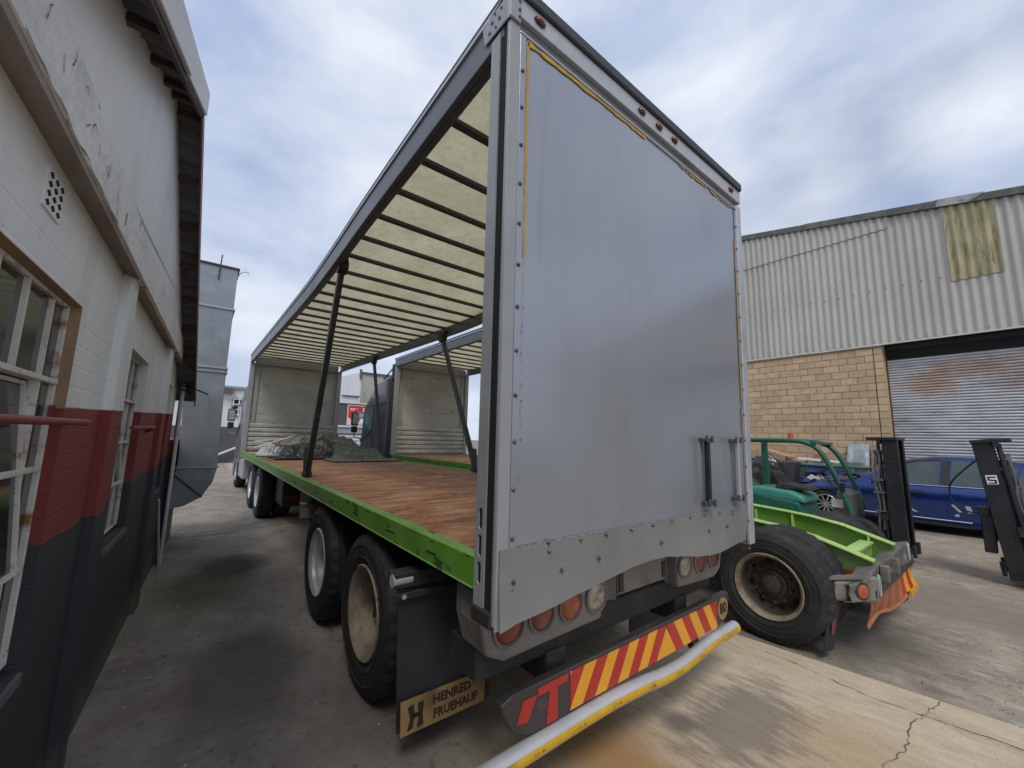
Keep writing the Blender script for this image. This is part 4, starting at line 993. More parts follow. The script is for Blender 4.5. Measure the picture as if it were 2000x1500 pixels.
# left post: inner channel strip with slots, dark gap, outer angle
mb = MB()
def holed(mb, x0, x1, y, dz, slots):
    z = 1.055
    for (sa, sb) in slots + [(3.75, 3.76)]:
        pass
poly_y0, poly_y1 = .075, .140
zs = 1.03
slots = [(1.115, 1.205), (1.225 + .0, 1.315), (1.335, 1.425)]
segs = []; zc_ = 1.03
for a, b in slots:
    segs.append((zc_, a)); zc_ = b
segs.append((zc_, 3.74))
for a, b in segs: mb.box(-.004, .078, a, .004, .150, b)
for a, b in slots:
    r_ = .015; yc = .114
    arc1 = [(r_ * math.sin(q * math.pi / 10), r_ - r_ * math.cos(q * math.pi / 10)) for q in range(6)]
    for s_, ye in ((-1, .078), (1, .150)):
        P = [(ye, a)] + [(yc + s_ * p, a + q) for p, q in arc1] + [(yc + s_ * p, b - q) for p, q in reversed(arc1)] + [(ye, b)]
        mb.prism(P, lambda u, v, d: (d, u, v), -.004, .004)
mb.box(.0045, .142, 1.03, .07, .150, 3.74)
lp = build(mb, 'rear_post', M['post'], tr)
mb = MB(); mb.box(.0055, .05, 1.03, .09, .141, 3.76); build(mb, 'post_core', M['inside'], lp)
mb = MB(); mb.box(-.003, .028, .975, .003, .036, 3.74); build(mb, 'post_seam', M['inside'], lp)
mb = MB(); mb.box(.004, .0015, 1.0, .012, .048, 3.75); mb.box(-.002, .0015, .98, .010, .022, 3.75); build(mb, 'post_edge', M['post'], lp, bevel=.003)
mb = MB(); mb.box(-.01, .02, .965, .11, .16, 1.028); build(mb, 'post_shoe', M['chassis'], lp, bevel=.006)
mb = MB(); mb.box(.0, -.0035, .965, .062, .0013, 3.75); build(mb, 'corner_angle', M['post'], tr, bevel=.0015)
mb = MB(); mb.box(.0625, -.0055, 1.22, .101, .0013, 3.72); build(mb, 'rivet_strip', M['silver'], tr, bevel=.0015)
# right post
mb = MB()
mb.hexa([(xr(.97) - .085, -.012, .972), (xr(.97), -.012, .972), (xr(.97), .12, .972), (xr(.97) - .085, .12, .972), (xr(3.76) - .085, -.012, 3.76), (xr(3.76), -.012, 3.76), (xr(3.76), .12, 3.76), (xr(3.76) - .085, .12, 3.76)])
build(mb, 'rear_post', M['alu'], tr, bevel=.006)
mb = MB(); mb.hexa([(xr(1.0) - .115, -.006, 1.0), (xr(1.0) - .088, -.006, 1.0), (xr(1.0) - .088, .0, 1.0), (xr(1.0) - .115, .0, 1.0), (xr(3.7) - .115, -.006, 3.7), (xr(3.7) - .088, -.006, 3.7), (xr(3.7) - .088, .0, 3.7), (xr(3.7) - .115, .0, 3.7)])
build(mb, 'rivet_strip', M['silver'], tr)
# big rear sheet, gently buckled
mb = MB()
def rp_(u, v):
    z = 1.262 + v * (3.715 - 1.262); x = .1015 + u * (xr(z) - .1165 - .1015)
    return (x, .002 + .0022 * math.sin(5.3 * u + 2.1 * v) * math.sin(math.pi * u) * math.sin(math.pi * v) - .0018 * math.sin(8 * v + 1.5 * u) * math.sin(math.pi * u), z)
mb.grid(rp_, 40, 40)
build(mb, 'rear_sheet', M['silver'], tr, smooth=80)
mb = MB(); mb.box(.06, .012, 1.1, 2.40, .05, 3.74); build(mb, 'rear_backing', M['whiteply'], tr)
# skirt with its wavy lower edge
low = [(.013, .965), (.10, .985), (.2, .992), (.32, 1.0), (.45, 1.014), (.6, 1.02), (.75, 1.034), (.92, 1.052), (1.07, 1.063), (1.22, 1.063), (1.38, 1.044), (1.55, 1.018), (1.72, 1.0), (1.88, .992), (2.05, .997), (2.2, 1.004), (2.355, 1.008)]
P = low + [(2.355, 1.270), (.064, 1.268), (.064, 1.2), (.013, 1.2)]
mb = MB(); mb.prism(low + [(2.355, 1.27)], lambda u, v, d: (u, d, v), 0, 0) if False else None
vs = []; fs = []
for i, (x, z) in enumerate(low):
    bend = -.012 - .03 * math.exp(-((x - 1.15) / .35) ** 2) * 0
    top = 1.272
    for k in range(5):
        q = k / 4; zz = z + (top - z) * q
        w_ = (1 - q) ** 2 * .018 * math.sin(x * 4.3 + 1)
        vs += [(x, -.009 - w_, zz)]
    for k in range(5):
        q = k / 4; zz = z + (top - z) * q
        w_ = (1 - q) ** 2 * .018 * math.sin(x * 4.3 + 1)
        vs += [(x, -.0062 - w_, zz)]
for i in range(len(low) - 1):
    for k in range(4):
        a = 10 * i + k; b = 10 * (i + 1) + k
        fs += [(a, b, b + 1, a + 1), (a + 5, a + 6, b + 6, b + 5)]
    fs += [(10 * i, 10 * i + 5, 10 * i + 15, 10 * i + 10), (10 * i + 4, 10 * i + 14, 10 * i + 19, 10 * i + 9)]
build(MB().add(vs, fs), 'skirt_sheet', M['skirt'], tr, smooth=50)
mb = MB(); rnd = random.Random(4)
for k in range(60):
    x = .12 + k * .0375 + rnd.uniform(0, .02); mb.box(x, -.011, 1.2725, x + rnd.uniform(.01, .05), -.005, 1.2725 + rnd.uniform(.0008, .003))
build(mb, 'seam_filler', M['alu'], tr, kind='stuff')
# header
mb = MB()
def hp_(z0, z1, y0, y1, m, nm, xa=.0, xb=None, par=tr, bv=.003):
    mb = MB(); mb.hexa([(xa, y0, z0), (xr(z0), y0, z0), (xr(z0), y1, z0), (xa, y1, z0), (xa, y0, z1), (xr(z1), y0, z1), (xr(z1), y1, z1), (xa, y1, z1)])
    return build(mb, nm, M[m], par, bevel=bv)
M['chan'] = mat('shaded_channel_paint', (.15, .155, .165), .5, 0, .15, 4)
hd = hp_(3.795, 3.905, -.012, .06, 'alu', 'rear_header')
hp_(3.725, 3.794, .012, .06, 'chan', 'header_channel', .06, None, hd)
hp_(3.712, 3.726, -.010, .05, 'alu', 'header_lip', .06, None, hd)
hp_(3.906, 3.975, -.03, .10, 'darkrail', 'roof_edge', -.004, None, hd, .008)
# corner casting with bolts
mb = MB(); mb.box(-.012, -.016, 3.752, .058, .0, 3.925); mb.hexa([(-.012, .0, 3.752), (-.004, .0, 3.752), (-.004, .21, 3.765), (-.012, .21, 3.765), (-.012, .0, 3.925), (-.004, .0, 3.925), (-.004, .235, 3.885), (-.012, .235, 3.885)])
cp = build(mb, 'corner_casting', M['post'], tr, bevel=.004)
for (y, z, r_) in ((.06, 3.86, .006), (.075, 3.815, .009), (.115, 3.875, .006), (.14, 3.845, .009), (.16, 3.80, .009), (.105, 3.79, .006)):
    mb = MB(); mb.cyl((-.0125, y, z), (-.018, y, z), r_, 8); build(mb, 'casting_bolt', M['bolt'], cp)
for z in (3.78, 3.82, 3.87):
    mb = MB(); mb.cyl((.045, -.0165, z), (.045, -.022, z), .007, 8); build(mb, 'casting_bolt', M['bolt'], cp)
# marker lamps
for x in (.18, 1.07, 1.27, 1.465, 2.35):
    mb = MB(); mb.prism([(x + .038 * math.cos(a * math.pi / 8), 3.852 + .021 * math.sin(a * math.pi / 8)) for a in range(16)], lambda u, v, d: (u, d, v), -.020, -.0125); ml = build(mb, 'marker_lamp', M['black'], tr)
    mb = MB(); mb.grid(lambda u, v: (x + .028 * math.sin(u * math.pi) * math.cos(v * 2 * math.pi), -.0205 - .016 * math.cos(u * math.pi / 2), 3.852 + .015 * math.sin(u * math.pi) * math.sin(v * 2 * math.pi)) if False else (x + .028 * u * math.cos(v * 2 * math.pi), -.0205 - .014 * math.sqrt(max(0, 1 - u * u)), 3.852 + .015 * u * math.sin(v * 2 * math.pi)), 5, 14)
    build(mb, 'lens', M['lampred'], ml, smooth=60)
# sealant beads
rnd = random.Random(9)
def bead(pts, w0, w1, seed):
    rr = random.Random(seed); P = []; Wd = []
    for i in range(len(pts) - 1):
        for k in range(14):
            t = k / 14; p = Vector(pts[i]).lerp(Vector(pts[i + 1]), t); P.append((p.x, p.y)); Wd.append(rr.uniform(w0, w1))
    P.append(pts[-1]); Wd.append(w0 * .5)
    s_ = strip(P, Wd, 0, lambda x, z: (x, -.0045, z))
    build(s_, 'sealant_bead', M['sealant'], tr)
bead([(.112, 3.70), (.111, 3.2), (.110, 2.555)], .014, .019, 1)
bead([(.112, 3.693), (.5, 3.698), (.9, 3.70), (1.13, 3.70)], .012, .034, 2)
bead([(1.55, 3.704), (1.75, 3.70), (1.95, 3.704)], .0, .026, 3)
bead([(2.0, 3.70), (2.36, 3.70)], .003, .024, 13)
bead([(xr(3.4) - .124, 3.43), (xr(2.8) - .124, 2.8), (xr(2.2) - .124, 2.05)], .012, .02, 4)
bead([(xr(2.0) - .124, 2.0), (xr(1.8) - .124, 1.78)], .004, .02, 5)
# rub marks where the old strip sat
mb = MB(); rnd = random.Random(6)
for k in range(46):
    z = 2.53 - k * .021 * rnd.uniform(.7, 1.2); x = .112 + rnd.uniform(-.004, .008); h = rnd.uniform(.004, .014)
    mb.add([(x - .001, -.0009, z), (x + .001, -.0009, z + .001), (x + .004, -.0009, z + h), (x + .002, -.0009, z + h)], [(0, 1, 2, 3)])
build(mb, 'scrape_mark', M['bolt'], tr, kind='stuff')
# bolts
for k in range(13):
    inst('bolt', BOLT, tr, Vector((.078, -.006, 3.51 - k * .2)) - tr.location)
for (x, z) in ((.36, 1.14), (.62, 1.15), (1.17, 1.15), (1.73, 1.15), (1.99, 1.15), (.083, 1.14), (.09, 1.005)): inst('bolt', BIGBOLT, tr, Vector((x, -.012, z)) - tr.location)
for (x, z) in ((.28, 1.283), (.285, 1.245), (.49, 1.268), (.68, 1.268), (.89, 1.268), (1.09, 1.268), (1.29, 1.272), (1.5, 1.272), (1.68, 1.27), (1.89, 1.262), (2.09, 1.258), (2.09, 1.235)):
    inst('bolt', BOLT, tr, Vector((x, -.011, z - .012)) - tr.location)
for k in range(14):
    z = 3.55 - k * .2; inst('bolt', BOLT, tr, Vector((xr(z) - .101, -.007, z)) - tr.location)
# two upright clamp bars low on the right of the sheet
for (x, m_) in ((1.70, 'black'), (2.14, 'alu')):
    mb = MB(); mb.bar((x - .004, -.045, 1.325), (x, -.045, 1.755), .022, .022); mb.bar((x + .028, -.012, 1.335), (x + .031, -.012, 1.75), .012, .014)
    cb = build(mb, 'clamp_bar', M[m_], tr, bevel=.003)
    for z in (1.33, 1.745):
        mb = MB(); mb.box(x - .035, -.055, z - .012, x + .045, .0, z + .012); mb.cyl((x + .035, -.06, z - .02), (x + .035, -.06, z + .028), .011, 8); mb.cyl((x - .03, -.055, z - .016), (x - .03, -.055, z + .03), .010, 8)
        build(mb, 'clamp_bracket', M['bolt'], cb, bevel=.003)
# ---- rear lamps, marker board, bumper pipe
YB = .20
def lampbox(x0, x1, mir, order):
    b_ = MB()
    ztop = 1.03
    def bx(u): return x0 + u if not mir else x1 - u
    wd = x1 - x0
    P = [(0, .90), (.04, .76), (.14, .712), (.40, .722), (wd, .735), (wd, ztop), (0, ztop)]
    b_.prism([(bx(u), v) for u, v in P], lambda u, v, d: (u, d, v), YB, YB + .22)
    h = build(b_, 'lamp_housing', M['box'], tr, bevel=.018, seg=2)
    for i, kind in enumerate(order):
        cx = bx(.16 + i * .205) ; cz = .865 if not mir else .87
        r_ = .082 if i == 0 and not mir else .076
        mb = MB(); mb.lathe([(r_ + .012, 0), (r_ + .012, -.012), (r_ + .002, -.016), (r_ - .004, -.006)], (cx, YB, cz), 28, 'Y'); rg = build(mb, 'lamp_ring', M['box'], h, smooth=40)
        mb = MB(); mb.lathe([(r_ - .003, -.004), (r_ * .8, -.014), (r_ * .5, -.021), (r_ * .25, -.024), (.0, -.025)], (cx, YB, cz), 28, 'Y'); ln = build(mb, 'lens', M[kind], h, smooth=60)
    return h
lampbox(.07, .90, False, ['lampred', 'lampred', 'lampora', 'lampwht'])
lampbox(1.70, 2.36, True, ['lampred', 'lampred', 'lampwht'])
mb = MB(); mb.box(1.06, YB + .04, .80, 1.60, YB + .07, 1.02); mb.hexa([(.93, YB + .16, .76), (1.06, YB + .02, .79), (1.06, YB + .07, .79), (.95, YB + .2, .76), (.93, YB + .16, 1.03), (1.06, YB + .02, 1.03), (1.06, YB + .07, 1.03), (.95, YB + .2, 1.03)]); mb.hexa([(1.60, YB + .02, .79), (1.70, YB + .14, .76), (1.70, YB + .2, .76), (1.60, YB + .07, .79), (1.60, YB + .02, 1.0), (1.70, YB + .14, 1.0), (1.70, YB + .2, 1.0), (1.60, YB + .07, 1.0)])
np_ = build(mb, 'plate_bracket', M['box'], tr, bevel=.006)
mb = MB(); mb.box(1.075, YB + .024, .815, 1.585, YB + .038, 1.0); build(mb, 'plate_holder', M['box'], np_, bevel=.003)
for x in (1.10, 1.56):
    mb = MB(); mb.box(x - .02, YB + .016, .83, x + .02, YB + .0235, .93)
    build(mb, 'plate_lamp', M['black'], np_)
mb = MB(); mb.box(.12, YB + .10, .60, 2.34, YB + .34, .755); mb.box(.55, YB + .08, .46, .70, YB + .3, .62); mb.box(1.8, YB + .08, .46, 1.95, YB + .3, .62)
build(mb, 'rear_crossmember', M['chassis'], tr, bevel=.01)
mb = MB(); mb.box(.3, .93, .30, 2.2, .96, 1.04); build(mb, 'dark_gap_backing', M['chassis'], tr)  # dark sheet added so the shaded gap under the trailer reads black
P = [(.20, .50), (.26, .405), (.36, .362), (2.22, .372), (2.35, .43), (2.385, .52), (2.38, .580), (.25, .570), (.18, .545)]
mb = MB(); mb.prism(P, lambda u, v, d: (u, d, v), YB - .02, YB + .03)
bd = build(mb, 'marker_board', M['board'], tr, bevel=.006)
yf = YB - .0235
z0_, z1_ = .378, .556
def tri(poly, m_, nm='stripe'):
    if len(poly) < 3: return
    mb = MB(); mb.prism(poly, lambda u, v, d: (u, d, v), yf, yf + .0025); build(mb, nm, M[m_], bd)
XA, XB, XC = .62, 2.18, 1.50
per = .182; lean = .115
def stripe_left(a, b):      # / lean, a..b at the bottom
    return [(a, z0_), (b, z0_), (b + lean, z1_), (a + lean, z1_)]
def cl(poly, x0, x1):
    poly = clip(poly, -1, 0, -x0); return clip(poly, 1, 0, x1) if poly else []
k = 0
x = XA - .2
tog = 0
while x < XC:
    q = cl(stripe_left(x, x + .096), XA, XC - .001)
    q = clip(q, 1, -lean / (z1_ - z0_), XC - .11 - z0_ * lean / (z1_ - z0_)) if q else []
    tri(q, 'red' if tog else 'yellow'); tog ^= 1; x += .0965
tri([(XC - .108, z0_), (XC + .108, z0_), (XC + .004, z1_), (XC - .004, z1_)], 'yellow')
x = XC + .11; tog = 1
while x < XB + .2:
    q = cl([(x, z0_), (x + .096, z0_), (x + .096 - lean, z1_), (x - lean, z1_)], XC, XB)
    tri(q, 'red' if tog else 'yellow'); tog ^= 1; x += .0965
tri([(.40, z1_ - .005), (.60, z1_ - .0), (.60, z1_ - .035), (.40, z1_ - .04)], 'red')
tri([(.475, z1_ - .04), (.53, z1_ - .036), (.53, z0_ - .005), (.455, z0_ - .005)], 'red')
tri([(.27, .44), (.34, .43), (.395, z1_ - .03), (.31, z1_ - .03)], 'red')
mb = MB(); cx, cz = 2.275, .485; mb.prism([(cx + .078 * math.cos(a * math.pi / 14), cz + .078 * math.sin(a * math.pi / 14)) for a in range(28)], lambda u, v, d: (u, d, v), yf - .001, yf + .002); dk = build(mb, 'speed_disc', M['gold'], bd)
mb = MB(); mb.lathe([(.079, 0), (.079, -.0015), (.070, -.0015), (.070, 0)], (cx, yf - .001, cz), 28, 'Y'); build(mb, 'disc_rim', M['red'], dk) if False else None
tm = textmesh('80', .105, .0008); tm.materials.append(M['ink']); inst('lettering', tm, bd, Vector((cx, yf - .0025, cz)) - tr.location, (R(90), 0, 0))
# bent bumper pipe
pp = [(.055, .362), (.3, .366), (.6, .370), (.95, .372), (1.2, .366), (1.4, .350), (1.6, .342), (1.8, .348), (2.1, .366), (2.44, .366)]
def psm(x):
    for i in range(len(pp) - 1):
        if pp[i][0] <= x <= pp[i + 1][0]:
            t = (x - pp[i][0]) / (pp[i + 1][0] - pp[i][0]); t = t * t * (3 - 2 * t) * .5 + t * .5
            return pp[i][1] * (1 - t) + pp[i + 1][1] * t
    return pp[-1][1]
ybp = YB - .03
def ydent(x): return ybp - .022 * math.exp(-((x - 1.45) / .4) ** 2)
mb = MB(); n = 40; n2 = 20; rO, rI = .044, .038
pts = [Vector((.055 + 2.385 * i / n, ydent(.055 + 2.385 * i / n), psm(.055 + 2.385 * i / n) - .05)) for i in range(n + 1)]
mb.tube(pts, rO, 20, caps=False); o_ = len(mb.v); mb.tube(pts, rI, 20, caps=False)
mb.f += [(k, (k + 1) % 20, o_ + (k + 1) % 20, o_ + k) for k in range(20)] + [(n * 20 + k, n * 20 + (k + 1) % 20, o_ + n * 20 + (k + 1) % 20, o_ + n * 20 + k) for k in range(20)]
pi_ = build(mb, 'bumper_pipe', M['pipe'], tr, smooth=40)
vs = []; fs = []
for i, p in enumerate(pts):
    for k in range(5):
        a = R(205 + k * 14); vs.append((p.x + (.03 if i == 0 else 0), p.y + (rO + .0012) * math.cos(a), p.z + (rO + .0012) * math.sin(a) + .028))
vs = []
for i, p in enumerate(pts):
    for k in range(5):
        a = R(150 + k * 13); vs.append((p.x + (.03 if i == 0 else 0), p.y + (rO + .0012) * math.cos(a), p.z + (rO + .0012) * math.sin(a)))
for i in range(n):
    for k in range(4): fs.append((5 * i + k, 5 * i + k + 1, 5 * i + 6 + k, 5 * i + 5 + k))
build(MB().add(vs, fs), 'reflective_tape', M['tape'], pi_, smooth=60)
# print on the tape: small dashes and marks
mb = MB(); rnd = random.Random(2)
for x in (.34, .62, .9, 1.2, 1.5, 1.8, 2.1):
    for k in range(3):
        xx = x + k * .022; p = Vector((xx, ydent(xx), psm(xx) - .05)); w_ = .006 if k < 2 else .016
        a0, a1 = R(168), R(184)
        q = [(xx, a0), (xx + w_, a0), (xx + w_, a1), (xx, a1)]
        mb.add([(u, p.y + (rO + .0022) * math.cos(a), p.z + (rO + .0022) * math.sin(a)) for u, a in q], [(0, 1, 2, 3)])
build(mb, 'tape_print', M['gold'], pi_)
for x in (.6, 1.9):
    mb = MB(); mb.bar((x, ydent(x) + .035, psm(x) - .05), (x, YB + .2, .62), .08, .05)
    build(mb, 'bumper_bracket', M['chassis'], tr)
# ---- left mudflap
fl = MB(); YM = .80
fl.grid(lambda u, v: (-.06 + .06 * v * .9 + u * .58, YM + .012 * math.sin(u * 4 + v * 2) + .02 * v, .90 - v * .74), 10, 12)
fb = MB()
vs = fl.v; fb.add(vs, fl.f); fb.add([v + Vector((0, .012, 0)) for v in vs], [f[::-1] for f in fl.f])
mf = build(fb, 'mudflap', M['flap'], tr, smooth=60)
mb = MB(); mb.box(-.085, YM - .01, .905, .52, YM + .09, .985); mb.box(-.075, YM - .018, .845, .5, YM - .008, .885)
build(mb, 'flap_bracket', M['chassis'], mf, bevel=.006)
mb = MB(); mb.cyl((-.09, YM + .02, .945), (.02, YM + .02, .945), .034, 14); mb.cyl((-.03, YM - .022, .865), (-.03, YM - .005, .865), .013, 8); build(mb, 'bracket_tube', M['pipe'], mf, smooth=40)
yq = YM + .002
mb = MB(); mb.hexa([(-.005, yq - .012, .165), (.52, yq - .012, .165), (.52, yq - .006, .165), (-.005, yq - .006, .165), (-.012, yq - .012, .335), (.52, yq - .012, .335), (.52, yq - .006, .335), (-.012, yq - .006, .335)])
fp = build(mb, 'flap_plate', M['gold'], mf)
def flaptext(s_, size, x, z, sq):
    tm = textmesh(s_, size, .0008, sq); tm.materials.append(M['ink']); inst('lettering', tm, mf, Vector((x, yq - .0135, z)) - tr.location, (R(90), 0, 0))
flaptext('HENRED', .064, .298, .285, 1.0)
flaptext('FRUEHAUF', .064, .325, .213, .93)
mb = MB()
for poly in ([(.028, .298), (.062, .306), (.069, .255), (.062, .19), (.030, .182), (.045, .235)], [(.085, .306), (.122, .300), (.117, .245), (.124, .19), (.088, .182), (.094, .232)], [(.060, .258), (.096, .258), (.098, .236), (.064, .236)]):
    mb.prism(poly, lambda u, v, d: (u, d, v), yq - .0145, yq - .0125)
build(mb, 'emblem', M['ink'], mf)
# right mudflap and running gear
mb = MB(); mb.box(1.98, YM, .16, 2.5, YM + .012, .9); build(mb, 'mudflap', M['flap'], tr)
wheel(tr, .155, 1.575, .515, 1, 'rimcream', 'deep')
wheel(tr, .155, 2.93, .515, 1, 'rimsilver', 'deep')
wheel(tr, 2.345, 1.575, .515, -1, 'rimcream', 'deep', spin=.3)
wheel(tr, 2.345, 2.93, .515, -1, 'rimcream', 'deep', spin=.5)
for y in (1.575, 2.93):
    mb = MB(); mb.cyl((.5, y, .515), (2.0, y, .515), .07, 12)
    for x in (.78, 1.72): mb.box(x - .05, y - .5, .62, x + .05, y + .5, .68)
    build(mb, 'axle', M['chassis'], tr)
mb = MB(); mb.box(-.01, 3.62, .80, .34, 3.72, .955); mb.box(-.015, 3.60, .945, .34, 3.74, .96); build(mb, 'mudguard_bracket', M['box'], tr, bevel=.006)
mb = MB(); mb.box(.35, 7.2, .38, 1.0, 8.0, .95); build(mb, 'tool_box', M['chassis'], tr, bevel=.02)
M['reddirty'] = mat('dull_red_reflector', (0.22, 0.03, 0.015), .6, 0, .2, 9)
mb = MB(); mb.box(.36, 7.18, .50, .55, 7.198, .58); mb.box(.56, 7.185, .45, .62, 7.198, .58); build(mb, 'reflector', M['reddirty'], tr)
for x in (.5, 2.0):
    mb = MB(); mb.box(x - .06, 8.6, .35, x + .06, 8.75, 1.05); mb.box(x - .14, 8.55, .30, x + .14, 8.8, .35); build(mb, 'landing_leg', M['chassis'], tr)
mb = MB(); mb.box(.3, 4.6, .55, 2.2, 5.4, .95); build(mb, 'spare_carrier', M['chassis'], tr, bevel=.03)

# ================================================================== SECOND TRAILER
X2 = 3.28
def sag2(y): return 3.90 + .004 * (y - 3)
t2 = curtain_trailer('short_curtain_trailer', 'second open curtain trailer whose lime green tail frame sticks out past the first', X2, 2.7, 9.62, sag2, 2.42)
for x in (X2, X2 + 2.32):
    mb = MB(); mb.box(x, 2.7, 1.1, x + .1, 2.8, 3.7); build(mb, 'rear_post', M['post'], t2)
side_post(t2, (X2 + 2.33, 6.2, 1.22), (X2 + 2.33, 6.2, 3.68))
# green tail: two curved I-beams
def tail_beam(xc, prof, zb):
    mb = MB(); n = len(prof)
    vs = []; fs = []
    for (y, z) in prof: vs += [(xc - .055, y, z - .016), (xc + .055, y, z - .016), (xc + .055, y, z), (xc - .055, y, z)]
    for i in range(n - 1):
        for k in range(4): fs.append((4 * i + k, 4 * i + (k + 1) % 4, 4 * i + 4 + (k + 1) % 4, 4 * i + 4 + k))
    fs += [(3, 2, 1, 0), tuple(4 * (n - 1) + k for k in range(4))]
    top = build(MB().add(vs, fs), 'tail_flange', M['green2'], t2, bevel=.003)
    m2 = MB(); vs = []; fs = []
    for (y, z) in prof:
        b = zb(y); vs += [(xc - .006, y, b), (xc + .006, y, b), (xc + .006, y, z - .0165), (xc - .006, y, z - .0165)]
    for i in range(n - 1):
        for k in range(4): fs.append((4 * i + k, 4 * i + (k + 1) % 4, 4 * i + 4 + (k + 1) % 4, 4 * i + 4 + k))
    fs += [(3, 2, 1, 0), tuple(4 * (n - 1) + k for k in range(4))]
    build(MB().add(vs, fs), 'tail_web', M['greenweb'], top)
    m3 = MB(); vs = []; fs = []
    for (y, z) in prof:
        b = zb(y); vs += [(xc - .055, y, b - .016), (xc + .055, y, b - .016), (xc + .055, y, b - .0005), (xc - .055, y, b - .0005)]
    for i in range(n - 1):
        for k in range(4): fs.append((4 * i + k, 4 * i + (k + 1) % 4, 4 * i + 4 + (k + 1) % 4, 4 * i + 4 + k))
    fs += [(3, 2, 1, 0), tuple(4 * (n - 1) + k for k in range(4))]
    build(MB().add(vs, fs), 'tail_flange', M['green2'], top)
    return top
pr = [(4.0, .98), (2.4, .975), (1.4, .955), (.9, .935), (.55, .915), (.28, .893), (.0, .848), (-.22, .785), (-.425, .722)]
def zb1(y): return .50 if y > .6 else .50 + (0.6 - y) * .03
tail_beam(3.88, pr, zb1)
pr2 = [(y, z + .018) for y, z in pr]
tail_beam(4.78, pr2, zb1)
mb = MB(); mb.box(3.94, -.27, .715, 4.72, -.16, .735); mb.box(3.95, -.225, .55, 4.71, -.205, .714); build(mb, 'tail_crossbar', M['green2'], t2)
for (ya, za) in ((-.24, .80), (.45, .90), (.85, .90)):
    mb = MB(); mb.box(4.73, ya, .58, 4.77, ya + .02, za); build(mb, 'web_stiffener', M['green2'], t2)
mb = MB(); mb.hexa([(3.93, 2.0, .83), (4.73, 2.0, .83), (4.73, .55, .70), (3.93, .55, .70), (3.93, 2.0, .86), (4.73, 2.0, .86), (4.73, .55, .73), (3.93, .55, .73)]); build(mb, 'coupling_ramp', M['greenweb'], t2)
# air hoses lying on the ramp
M['hose'] = mat('red_and_brown_hoses', (0.30, 0.12, 0.07), .6, 0, .3, 14)
rnd = random.Random(12); mb = MB()
for q in range(4):
    pts = [(3.99 + .09 * q + .05 * math.sin(k * 1.7 + q), .95 - k * .11, .80 - k * .016 + .035 * abs(math.sin(k * 1.3 + q))) for k in range(8)]
    mb.tube(pts, .012, 6)
build(mb, 'air_hose', M['hose'], t2, smooth=50)
# tail bumper: bent channel with lamps, striped plate, flaps
M['bentsteel'] = mat('dirty_bent_steel', (0.14, 0.13, 0.12), .6, .1, .25, 5, layers=[((.30, .26, .20), 6, .55, .75), ((.08, .05, .035), 8, .58, .72)], bump=.15, bs=12)
YT = -.44
def tyb(x): return YT - .01 * (x - 3.6)
mb = MB()
xs_ = [3.44, 3.62, 3.82, 4.05, 4.5, 4.85, 5.1, 5.3, 5.42]
zt_ = [.575, .60, .685, .665, .655, .69, .715, .70, .64]
zb_ = [.42, .42, .46, .475, .485, .50, .50, .50, .51]
dy_ = [.10, .03, .0, .03, .02, .015, -.01, .0, .06]
vs = []
for x, zt2, zb2, d in zip(xs_, zt_, zb_, dy_):
    y = tyb(x) + d
    vs += [(x, y + .13, zt2 - .035), (x, y + .01, zt2), (x, y, zt2 - .02), (x, y + .012, (zt2 + zb2) / 2), (x, y - .004, zb2 + .015), (x, y + .05, zb2)]
fs = [(6 * i + k, 6 * i + k + 1, 6 * i + 7 + k, 6 * i + 6 + k) for i in range(len(xs_) - 1) for k in range(5)]
tb = build(MB().add(vs, fs), 'tail_bumper', M['bentsteel'], t2, recalc=False)
so = tb.modifiers.new('thickness', 'SOLIDIFY'); so.thickness = .010
mb = MB(); mb.hexa([(3.36, -.24, .43), (3.76, YT - .025, .40), (3.76, YT + .04, .40), (3.40, -.20, .43), (3.37, -.26, .585), (3.76, YT - .025, .615), (3.76, YT + .04, .615), (3.41, -.22, .585)]); build(mb, 'lamp_housing', M['box'], tb, bevel=.02, seg=2)
c_ = Vector((3.575, -.372, .51)); ax = Vector((-.40, -.19, 0)).normalized(); ax = Vector((ax.y, -ax.x, 0)); ax = Vector((-.45, -.89, 0))
def disc(prof, seg=22):
    m_ = MB(); u = Vector((.89, -.45, 0)); w_ = Vector((0, 0, 1)); vs = []; n = len(prof)
    for k in range(seg):
        a_ = 2 * math.pi * k / seg
        for r_, h in prof: vs.append(c_ + (u * math.cos(a_) + w_ * math.sin(a_)) * r_ + ax * h)
    m_.add(vs, [(k * n + j, k * n + j + 1, ((k + 1) % seg) * n + j + 1, ((k + 1) % seg) * n + j) for k in range(seg) for j in range(n - 1)]); return m_
build(disc([(.058, -.02), (.056, .028), (.03, .036), (0, .038)]), 'lens', M['lampora'], tb, smooth=50)
build(disc([(.074, -.02), (.074, .022), (.060, .024), (.058, .0)]), 'lamp_ring', M['chassis'], tb, smooth=50)
for (x, z) in ((3.80, .53), (5.14, .615)):
    mb = MB(); pts = [(x + .030 * math.cos(a_ * math.pi / 8), tyb(x) - .016, z + .085 * math.sin(a_ * math.pi / 8)) for a_ in range(17)]
    mb.tube(pts, .009, 6, caps=False); build(mb, 'lamp_loop', M['alu'], tb, smooth=50)
for x in (4.12, 4.55):
    mb = MB(); mb.box(x - .03, tyb(x) - .03, .50, x + .03, tyb(x) + .03, .64); build(mb, 'bumper_lug', M['bentsteel'], tb, bevel=.004)
mb = MB(); mb.hexa([(3.72, YT - .012, .44), (5.36, YT - .03, .46), (5.36, YT + .05, .46), (3.72, YT + .05, .44), (3.72, YT - .012, .50), (5.36, YT - .03, .52), (5.36, YT + .05, .52), (3.72, YT + .05, .50)]); build(mb, 'bumper_beam', M['board'], tb)
